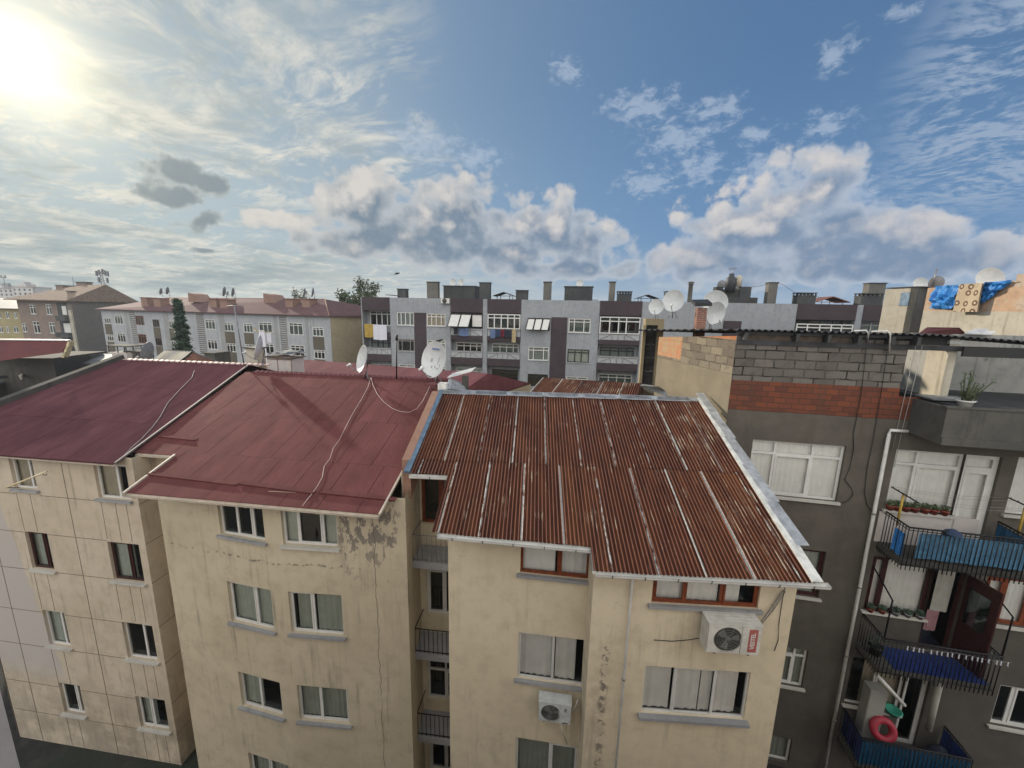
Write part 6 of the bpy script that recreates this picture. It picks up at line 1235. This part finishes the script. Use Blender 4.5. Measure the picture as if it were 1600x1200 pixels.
# ---------------------------------------------------------------- roofs behind the ridges
def ridge_roof(p0, p1, sd, L, drop, mat_, lab, nm='roof', under=None):
    t = thing('lower_building', lab, 'building', ((p0.x + p1.x) / 2, (p0.y + p1.y) / 2, GZ)); a, b_ = V3(p0), V3(p1); s_ = V3((sd[0], sd[1], 0)).normalized() * L + V3((0, 0, -drop))
    c, d = b_ + s_, a + s_; W_ = (b_ - a).length; Ls_ = s_.length; mb = MB()
    if mat_ is M_RUST2:
        k = int(W_ / (.10 / 6)); e = (b_ - a) / k; nn = (b_ - a).cross(s_).normalized(); nn = nn if nn.z > 0 else -nn
        for i in range(k):
            f = lambda j: a + e * j + nn * .014 * math.sin(j * e.length * 2 * math.pi / .10); mb.poly([f(i) + s_, f(i + 1) + s_, f(i + 1), f(i)], [(i * e.length, 0), ((i + 1) * e.length, 0), ((i + 1) * e.length, Ls_), (i * e.length, Ls_)], 0, True)
    else: mb.poly([d, c, b_, a], [(0, 0), (W_, 0), (W_, Ls_), (0, Ls_)])
    bk = V3((-s_.x, -s_.y, -drop)); mb.poly([a, b_, b_ + bk, a + bk]); 
    for p in (a, b_): mb.poly([p, p + s_, p + bk]); 
    r_ = mb.build(nm, mat_, t); mb = MB()
    lo = min(c.z, d.z) - .05
    for P_, Q_ in ((d, c), (c, b_ + bk), (b_ + bk, a + bk), (a + bk, d)): mb.poly([(P_.x, P_.y, GZ), (Q_.x, Q_.y, GZ), (Q_.x, Q_.y, lo), (P_.x, P_.y, lo)])
    mb.build('wall', under or M_CREAM, t); return t, r_
t, r_ = ridge_roof(H(452, 560, -3.0), H(763, 583.5, -3.0), (-.50, -.87), 4.5, 1.15, M_RP, 'pinkish red roof just behind the ridge of the oxide red roof')
t, r_ = ridge_roof(H(848, 590, -3.0), H(1002, 599, -3.05), (-.39, -.92), 4.2, .92, M_RUST2, 'second rusted corrugated roof behind the ridge of the rusty roof')
# left: dark red clad attic, low grey roofs
rd = [V3(p) for p in (at_depth(-40, 531, 17), at_depth(106, 532.5, 17), at_depth(97, 551, 16.8), at_depth(-40, 569, 16.2))]
t = thing('rooftop_extension', 'dark red metal clad attic with white top trim at the left edge', 'building', (-22, 18, GZ)); mb = MB(); bk = V3((-.05, .22, 0))
mb.poly(rd[::-1]); mb.poly([rd[1], rd[1] + bk, rd[2] + bk, rd[2]]); mb.poly([rd[0], rd[0] + bk, rd[1] + bk, rd[1]]); mb.poly([rd[3], rd[2], rd[2] + bk, rd[3] + bk]); mb.build('cladding', M_CLAD, t)
mb = MB(); mb.box(rd[0] + V3((0, -.05, 0)), rd[1] - rd[0] + V3((.06, 0, 0)), V3((0, .1, 0)), V3((0, 0, .05))); mb.build('white_trim', M_WHITEF, t)
mb = MB(); mb.box(rd[1] + V3((.0, -.02, -.03)), rd[2] - rd[1] + V3((-.05, 0, -.18)), V3((.10, 0, 0)), V3((0, .2, 0))); mb.build('foam_edge', M_FOAM, t)
mb = MB(); mb.box((rd[0].x - 1, rd[0].y + .2, GZ), (3.4, .5, 0), (-.6, 3, 0), (0, 0, rd[3].z - GZ + .1)); mb.build('wall', M_CONC, t)
def shed(pts, z0, mat_, wm, lab, nm='low_building', th=.06, cat_='building'):
    t = thing(nm, lab, cat_, (sum(p[0] for p in pts) / len(pts), sum(p[1] for p in pts) / len(pts), GZ)); P_ = [V3(p) for p in pts]; mb = MB(); mb.poly(P_[::-1] if (P_[1] - P_[0]).cross(P_[2] - P_[0]).z < 0 else P_); mb.poly([p - V3((0, 0, th)) for p in P_])
    for i in range(len(P_)): a, b_ = P_[i], P_[(i + 1) % len(P_)]; mb.poly([a, b_, b_ - V3((0, 0, th)), a - V3((0, 0, th))])
    mb.build('roof', mat_, t); mb = MB(); c = sum(P_, V3()) / len(P_)
    Q = [p + (c - p) * .04 for p in P_]
    for i in range(len(Q)): a, b_ = Q[i], Q[(i + 1) % len(Q)]; mb.poly([(a.x, a.y, z0), (b_.x, b_.y, z0), b_ - V3((0, 0, th)), a - V3((0, 0, th))])
    mb.build('wall', wm, t); return t
shed([H(-60, 612, -3.6), H(95, 575, -3.5), H(60, 553, -2.9), H(-80, 566, -2.7)], GZ, M_GSHEET, M_CONC, 'low grey sheet roof below the red clad attic at the left')
shed([H(122, 567, -2.95), H(177, 570, -2.95), H(175, 553, -2.6), H(104, 551, -2.6)], GZ, M_GSHEET, M_CONC, 'long low grey roof behind the plum roof at the left')
t = thing('dormer', 'small open gable dormer on the low grey roof at the left', 'dormer', H(68, 576, -3.2)); A, B_, T_ = H(50, 575, -3.1), H(89, 573, -3.1), H(70, 560, -2.62); bk = V3((.9, 1.8, 0))
mb = MB(); mb.box(A, T_ - A, bk, V3((0, 0, .04))); mb.box(T_, B_ - T_, bk, V3((0, 0, .04))); mb.build('roof', M_GSHEET, t); mb = MB(); mb.poly([A + bk * .15, B_ + bk * .15, T_ + bk * .15]); mb.build('front', M_BLKL, t)
mb = MB(); A = H(-6, 592, -3.4); mb.box(A, H(33, 583, -3.3) - A, V3((.3, 1, 0)), V3((0, 0, .08))); solo(mb, 'plank', M_DSHEET, 'dark broken boards with pale edge lying on the roof at the left edge', 'boards')
rawpoly([H(17, 581, -3.2), H(34, 583, -3.2), H(32, 593, -3.35), H(28, 586, -3.3)], .05, M_CONCL, 'pale_rag', 'pale torn sheet edge on the low roof at the left edge', 'sheet')
# whitewashed chimney block with open frame, gable shed, concrete blocks behind the ridges
def block(x0, x1, yt, yb, Y, dep, mat_, lab, nm='chimney', cap=M_CONC, az=-7, frame=0):
    F_ = Fac(Y, az); u0 = F_.uz(x0, yb)[0]; u1 = F_.uz(x1, yb)[0]; z1 = F_.uz((x0 + x1) / 2, yt)[1]; z0 = F_.uz((x0 + x1) / 2, yb)[1] - 1.5; t = thing(nm, lab, 'chimney', F_.P((u0 + u1) / 2, z0)); mb = MB()
    zt = z1 - frame; F_.box(mb, u0, u1, z0, zt, -dep, 0); mb.build('stack', mat_, t)
    mb = MB()
    if frame:
        for u in (u0, (u0 + u1) / 2, u1 - .04):
            for d in (0, -dep + .04): F_.box(mb, u, u + .04, zt, z1 - .03, d - .04, d)
    mb.box(F_.P(u0 - .08, z1 - .04, .08), F_.e * (u1 - u0 + .16) + V3((0, 0, -.03)), -F_.n * (dep + .16), V3((0, 0, .05))); mb.build('cap', cap, t); return t, F_
block(173, 201, 540, 572, 20.5, .9, M_OWN2, 'whitewashed chimney block with raised cover behind the plum roof', frame=.42)
block(200, 216, 549, 572, 20.8, .8, M_CONC, 'grey low chimney right of the whitewashed chimney block', frame=.25)
block(386, 404, 543, 580, 17.3, .55, M_CONCL, 'plain concrete chimney at the joint of the two red roofs')
tS, F_ = block(419, 457, 558, 582, 17.2, .9, M_OWN2, 'broad pale chimney with rusted straps and crumpled sheet cover', frame=.0)
mb = MB(); u0, u1 = F_.uz(416, 558)[0], F_.uz(459, 558)[0]; z = F_.uz(440, 557)[1]
for i in range(8):
    for j in range(4):
        f = lambda a, b_: F_.P(u0 + (u1 - u0) * a / 8, z + .10 + .10 * noise.noise(V3((a * .8, b_ * .9, 2))) + (.08 if 1 < a < 7 else 0), .14 - 1.2 * b_ / 4); mb.poly([f(i, j), f(i + 1, j), f(i + 1, j + 1), f(i, j + 1)], None, 0, True)
mb.build('crumpled_cover', M_GSHEET, tS); mb = MB()
for zz in (z - .02, z - .16): F_.box(mb, u0 + .05, u1 - .05, zz, zz + .025, .001, .015)
for u in (u0 + .55, u1 - .16): F_.box(mb, u, u + .025, z - .8, z, .001, .015)
mb.build('strap', M_STEEL2, tS)
t = thing('gable_shed', 'brick attic gable with pale striped corrugated roof behind the plum roof', 'shed', H(300, 575, -3.0)); Y_ = 19.5
A, B_, T_ = at_depth(264, 577, Y_ - 1.2), at_depth(372, 578, Y_ - .2), at_depth(299, 549.5, Y_ - 1.0); bk = V3((-1.6, 2.6, 0)); bk2 = at_depth(257, 547.5, Y_ + 1.8) - T_
mb = MB(); d1_ = A - T_; n_ = 66
for i in range(n_):
    s0, s1 = i / n_, (i + 1) / n_; f = lambda s_: T_ + bk2 * s_ + V3((0, 0, .02 * math.sin(s_ * n_ * .9))); mb.poly([f(s0), f(s1), f(s1) + d1_ * 1.06, f(s0) + d1_ * 1.06], None, i % 6 // 4, True)
mb.build('roof', [M_CONCL, M_GSHEET], t); mb = MB(); mb.box(T_, (B_ - T_) * 1.04, bk2, V3((0, 0, .04))); mb.build('roof_slope', M_GSHEET, t)
mb = MB(); o = V3((0, .12, 0)); mb.poly([A + o + V3((.1, 0, -.5)), B_ + o + V3((0, 0, -.5)), B_ + o + V3((0, 0, -.04)), T_ + o + V3((0, 0, -.05)), A + o + V3((0.1, 0, 0))]); mb.build('gable_wall', M_BRICK, t)
F_ = Fac(18.25, -3); u0, z1 = F_.uz(287, 559); u1, z0 = F_.uz(313, 572); mb = MB(); F_.box(mb, u0, u1, z0, z1 - .25, .0, .3); F_.box(mb, u0 + .02, u1 - .02, z1 - .25, z1, .05, .25, 1); mb.build('dormer_box', [M_CONCL, M_GSHEET], t)
block(322, 338, 551, 575, 23, 1.2, M_CONC, 'dark grey chimney behind the brick gable'); 

# ---------------------------------------------------------------- satellite dishes
_dish = {}
def dish_mesh():
    mb = MB(); R = .5; prof = [(R * k / 8, .16 * (k / 8) ** 2) for k in range(9)]
    mb.lathe((0, 0, 0), (0, 1, 0), [(r_, h_) for r_, h_ in prof] + [(R * 1.02, .165), (R * 1.02, .150)] + [(r_, h_ - .014) for r_, h_ in prof[::-1]], 36); return mb
def dish(px, py, Y, size, yaw, tilt, label, grp=None, mat_=None, lnb=True, asp=1.08, stand=.5, logo=False, pos=None, lroll=0.0):
    p = V3(pos) if pos else at_depth(px, py, Y); t = thing('satellite_dish', label, 'satellite dish', p, grp)
    yw = rad(yaw); f = V3((math.sin(yw) * math.cos(tilt), -math.cos(yw) * math.cos(tilt), math.sin(tilt)))   # direction the dish faces
    zax = V3((0, 0, 1)); x = f.cross(zax).normalized(); up = x.cross(f)
    M = Matrix(((x.x, f.x, up.x), (x.y, f.y, up.y), (x.z, f.z, up.z))); q = M.to_4x4()
    t.rotation_euler = q.to_euler(); t.scale = (size, size, size * asp)
    key = (mat_ or M_DISH).name
    if key not in _dish:
        o = dish_mesh().build('reflector', mat_ or M_DISH, t, local=True); _dish[key] = o
    else: o = _dish[key].copy(); C.objects.link(o); o.parent = t
    if 'arm' not in _dish:
        mb = MB(); mb.tube([(0, .0, -.50), (0, .30, -.46), (0, .62, -.30)], .016, 5); a_ = mb.build('lnb_arm', M_STEEL, t, local=True)
        mb = MB(); mb.lathe((0, .60, -.31), (0, -.8, .55), [(0, -.06), (.035, -.06), (.035, .04), (.055, .06), (.055, .10), (0, .10)], 10); l_ = mb.build('lnb', M_DISH, t, local=True)
        mb = MB(); mb.tube([(0, -.02, 0), (0, -.12, -.08), (0, -.12, -.75)], .028, 6); mb.tube([(0, -.12, -.35), (.22, -.22, -.74)], .016, 5); mb.tube([(0, -.12, -.35), (-.22, -.22, -.74)], .016, 5); m_ = mb.build('mount', M_STEEL, t, local=True)
        _dish['arm'] = (a_, l_, m_)
    else:
        for s_ in _dish['arm'] if lnb else _dish['arm'][2:]: c = s_.copy(); C.objects.link(c); c.parent = t
    if logo:
        mb = MB(); mb.box((-.16 + .02, .115, .28), (.30, 0, 0), (0, .004, 0), (0, .002, .045)); mb.build('logo_band', M_BLUEC, t, local=True)
        mb = MB(); rnd = random.Random(4)
        for k in range(11): a = rnd.uniform(-.22, .24); b2_ = rnd.uniform(-.25, .12); mb.tube([(a, .02 + .6 * (a * a + b2_ * b2_), b2_), (a + .02, .02 + .6 * (a * a + b2_ * b2_), b2_ - .12)], .005, 3)
        mb.build('scratches', M_GIRON, t, local=True)
    return t
dish(683, 563, 14.6, 1.22, -36, .22, 'largest white dish with blue marking at the right end of the red roof ridge', logo=True)
dish(571, 562, 15.6, 1.0, -52, .25, 'white dish at the middle of the red roof ridge with arm to the left')
dish(409, 544, 17.0, 1.0, -66, .25, 'narrow seen white dish standing by the concrete chimney on the red ridge')
dish(236, 552, 20.0, 1.0, -78, .2, 'edge on grey white dish behind the plum roof', mat_=M_DISHG)
dish(1026, 480, 17.5, .62, -32, .2, 'smaller left dish of the pair above the lit block wall')
dish(1053, 471, 17.3, .86, -30, .2, 'larger right dish of the pair above the lit block wall')
dish(1117, 474, 17.8, .98, -22, .15, 'rear dish of the overlapping two behind the brick chimney')
dish(1115, 489, 16.6, .86, 12, -.1, 'front rust stained dish beside the brick chimney', mat_=M_DISH)
dish(1543, 438, 22.0, 1.15, -20, .25, 'white dish rising behind the blue tarpaulin on the salmon wall'); dish(1437, 444, 29.5, .82, -25, .3, 'small white dish on top of the whitewashed roof hut'); dish(1464, 442, 26, .75, 150, .2, 'dark backed dish by the slanting pole at the right', mat_=M_DISHG, lnb=False)
dG = 'dishes on the roof of the grey block'
for x, y, l in ((708, 442, 'left dish of two on the left stair tower of the grey block'), (720.5, 442, 'right dish of two on the left stair tower of the grey block'), (906.5, 443, 'single dish on the middle stair tower of the grey block')): dish(x, y, 50, .85, -22, .25, l, dG)
dish(1128, 445, 49, .95, 165, .2, 'grey dish beside the dark water tank', dG, M_DISHG, lnb=False)
dW = 'dishes on the rose roof of the white block'
for x, y, s_, l in ((253, 455.5, .8, 'leftmost dish on the rose roof'), (263.5, 454.5, .9, 'second dish from the left on the rose roof'), (352.5, 456, 1.0, 'left dish of the middle group on the rose roof'), (357, 458.5, .5, 'tiny dish in the middle group on the rose roof'), (366, 457, .95, 'right dish of the middle group on the rose roof'), (477.5, 457.5, .9, 'left dish of the pair at the right end of the rose roof'), (490.5, 457, .95, 'right dish of the pair at the right end of the rose roof')):
    dish(x, y, 44 if x > 400 else (52 if x > 300 else 60), s_ * (1.0 if x > 400 else 1.12), -70, .2, l, dW, M_DISHG)

# poles and antennas
t = thing('antenna_mast', 'tall thin leaning aerial mast at the joint of the two red roofs', 'antenna', at_depth(382, 573, 17.0)); mb = MB(); mb.tube([at_depth(382, 574, 17.0), at_depth(366, 478, 16.6)], .025, 5); mb.build('mast', M_STEEL, t)
mb = MB(); c = at_depth(366.5, 478, 16.6)
for k in range(7): a = c + V3((-.22 + k * .08, 0, .02 * (k % 2))); mb.tube([a + V3((0, -.18, 0)), a + V3((0, .18, 0))], .006, 3)
mb.tube([c + V3((-.3, 0, 0)), c + V3((.35, 0, .02))], .009, 4); mb.tube([c + V3((-.25, 0, .1)), c + V3((.2, 0, -.1))], .006, 3); mb.build('aerial', M_STEEL, t)
mb = MB(); mb.tube([at_depth(619.5, 592, 15.3), at_depth(620, 525, 15.3)], .028, 6, r2=.022); mb.tube([at_depth(619.8, 532, 15.3), at_depth(620, 523, 15.3)], .05, 6); solo(mb, 'pole', M_IRON, 'black vertical pole standing on the red roof ridge between two dishes', 'pole')
mb = MB(); mb.tube([at_depth(1457, 447, 26), at_depth(1464, 420, 26)], .05, 5); solo(mb, 'pole', M_STEEL, 'slanting grey pole against the sky at the right', 'pole')
# dormer of bent sheet at the meeting of red and rusty ridges
t = thing('roof_hatch', 'open hatch of ribbed metal with white lid behind the largest dish', 'roof hatch', at_depth(720, 612, 13.6)); A = at_depth(697, 607, 13.2); B_ = at_depth(730, 611, 13.2); T_ = at_depth(702, 589, 13.6)
mb = MB(); n_ = 24; v = at_depth(724, 600, 14.2) - T_
for i in range(n_):
    f = lambda s_: A + (B_ - A) * s_ + V3((0, 0, 0)); g_ = lambda s_: T_ + v * s_; w_ = lambda s_: V3((0, -.02 * math.sin(s_ * n_ * 1.6), 0)); mb.poly([f(i / n_) + w_(i / n_), f((i + 1) / n_) + w_((i + 1) / n_), g_((i + 1) / n_) + w_((i + 1) / n_), g_(i / n_) + w_(i / n_)], None, 0, True)
mb.build('ribbed_side', M_ZINC, t); mb = MB(); L0 = at_depth(699, 591, 13.5); mb.box(L0, at_depth(737, 581, 13.9) - L0, V3((.1, .55, .06)), V3((0, 0, .035))); mb.build('lid', M_SHEETW, t); mb = MB(); mb.box(at_depth(722, 610, 13.9), V3((.20, 0, 0)), V3((0, .3, 0)), V3((0, 0, .50))); mb.build('post', M_CONC, t)
mb = MB(); mb.box(at_depth(684, 610, 13.3), V3((.3, 0, 0)), V3((0, .4, 0)), V3((0, 0, .22))); solo(mb, 'white_bracket_base', M_WFLASH, 'white lumpy base block under the largest dish', 'block')
mb = MB(); mb.box(at_depth(664, 603, 14.3), V3((.42, 0, .0)), V3((.15, .3, .03)), V3((0, 0, .06))); solo(mb, 'roof_patch', M_RP, 'small raised pinkish metal patch left of the largest dish', 'metal patch')
# birds
def bird(p, s_, lab, fly):
    t = bmesh.new(); V_ = [t.verts.new(V3(q) * s_ + V3(p)) for q in ((-.5, 0, -.05), (-.2, 0, 0), (.1, 0, .03), (.32, 0, .12), (.42, 0, .16), (.52, 0, .13))]
    for i in range(5): t.edges.new((V_[i], V_[i + 1]))
    if fly:
        for sg in (-1, 1): a = t.verts.new(V3((.0, sg * .35, .18)) * s_ + V3(p)); b_ = t.verts.new(V3((-.15, sg * .8, .10)) * s_ + V3(p)); t.edges.new((V_[2], a)); t.edges.new((a, b_))
    me = bpy.data.meshes.new('bird'); t.to_mesh(me); t.free(); o = bpy.data.objects.new('bird', me); C.objects.link(o); o.modifiers.new('s', 'SKIN')
    rs = [.03, .10, .16, .11, .09, .02] + [.06, .02, .06, .02] * 1
    for i, sv in enumerate(me.skin_vertices[0].data): sv.radius = (rs[i] * s_, rs[i] * s_ * (.35 if i > 5 else 1))
    o.modifiers.new('b', 'SUBSURF').levels = 1; o.modifiers['b'].render_levels = 2; me.materials.append(M_BIRD); tag(o, lab, 'bird')
bird(at_depth(686, 532.5, 14.7), .30, 'small dark bird perched on top of the largest dish', False); bird(at_depth(620, 428, 20), .30, 'small dark bird flying in the sky above the grey block', True)
# washing line of the roof beyond
FLn = Fac(24, -8)
for k, (x0, x1, y0, y1, l) in enumerate(((404, 418, 516, 572, 'tall white sheet drying behind the narrow dish'), (417, 425, 520, 535, 'small white cloth drying right of the tall sheet'))): wash(FLn, x0, x1, y0, y1, 0, M_SHEET, l, seed=k + 2)
mb = MB(); mb.tube([FLn.at(397, 516, 0), FLn.at(404, 517, 0), FLn.at(428, 521, 0)], .015, 4); mb.tube([FLn.at(397, 512, 0), FLn.at(404, 519, 0)], .03, 4); solo(mb, 'clothesline', M_YPOLE, 'short line with yellow arm carrying white sheets behind the narrow dish', 'clothes line')

# ---------------------------------------------------------------- trees
def tree(base, h, cw, lab, mat_, conifer, n_, seed, lsz):
    rnd = random.Random(seed); t = thing('conifer' if conifer else 'tree', lab, 'tree', base); b = V3(base); mb = MB()
    mb.tube([b, b + V3((.05, 0, h * .5)), b + V3((0, 0, h * .97))], h * .018 + .05, 7, r2=.03)
    L = []
    if conifer:
        for k in range(110):
            f = .15 + .84 * k / 110; z = h * f; a = k * 2.4 + rnd.random(); r_ = cw * (1.02 - f) ** 1.05 * 1.25 * rnd.uniform(.62, 1.12); e = b + V3((math.cos(a) * r_, math.sin(a) * r_, z - r_ * .12)); mb.tube([b + V3((0, 0, z)), e], .04, 4, r2=.015); L.append((b + V3((0, 0, z)), e))
    else:
        for k in range(60):
            f = rnd.uniform(.25, .75); a = rnd.random() * 6.28; r_ = cw * rnd.uniform(.35, 1.0); e = b + V3((math.cos(a) * r_, math.sin(a) * r_, h * min(1.0, f + rnd.uniform(.1, .45) * (1.3 - r_ / cw * .7)))); s_ = b + V3((0, 0, h * f * .8)); mb.tube([s_, (s_ + e) / 2 + V3((0, 0, .2)), e], .07, 4, r2=.02); L.append((s_, e))
    mb.build('trunk', M_BARK, t); mb = MB()
    for _ in range(n_):
        s_, e = rnd.choice(L); f = rnd.uniform(.3, 1.08) if conifer else rnd.uniform(.55, 1.1); sp = (.20 if conifer else .42) * cw * .45; p = s_ + (e - s_) * f + V3((rnd.gauss(0, sp * .6), rnd.gauss(0, sp * .6), rnd.gauss(0, sp * .45)))
        a = V3((rnd.gauss(0, 1), rnd.gauss(0, 1), rnd.gauss(0, .6))).normalized() * lsz; c = a.orthogonal().normalized() * lsz * .42; mb.poly([p - a, p + c, p + a, p - c])
    mb.build('crown', mat_, t)
p = at_depth(294, 600, 33); zt = at_depth(291, 465, 33).z; tree((p.x, 33, GZ), zt - GZ, 1.9, 'dark green conifer in front of the white block', M_LEAFD, True, 22000, 3, .13)
p = at_depth(560, 470, 62); zt = at_depth(560, 447, 62).z; tree((p.x, 62, GZ), zt - GZ, 3.5, 'olive green broad tree behind the gap between white and grey blocks', M_TREE, False, 16000, 5, .24)
p = at_depth(470, 470, 80); zt = at_depth(470, 459, 80).z; tree((p.x, 80, GZ), zt - GZ, 2.2, 'small tree top just showing over the rose roof ridge', M_TREE, False, 2500, 8, .25)
# ---------------------------------------------------------------- thin haze over the town
m = bpy.data.materials.new('haze'); m.use_nodes = True; t_ = m.node_tree; t_.nodes.clear()
pv = t_.nodes.new('ShaderNodeVolumePrincipled'); oo = t_.nodes.new('ShaderNodeOutputMaterial'); t_.links.new(pv.outputs[0], oo.inputs['Volume'])
pv.inputs['Color'].default_value = (0.86, 0.92, 1.0, 1); pv.inputs['Density'].default_value = 0.00045; pv.inputs['Anisotropy'].default_value = 0.25
mb = MB(); mb.ab(-420, 420, -60, 560, GZ - 1.5, 10.0); hz = mb.build('haze', m); hz['kind'] = 'stuff'
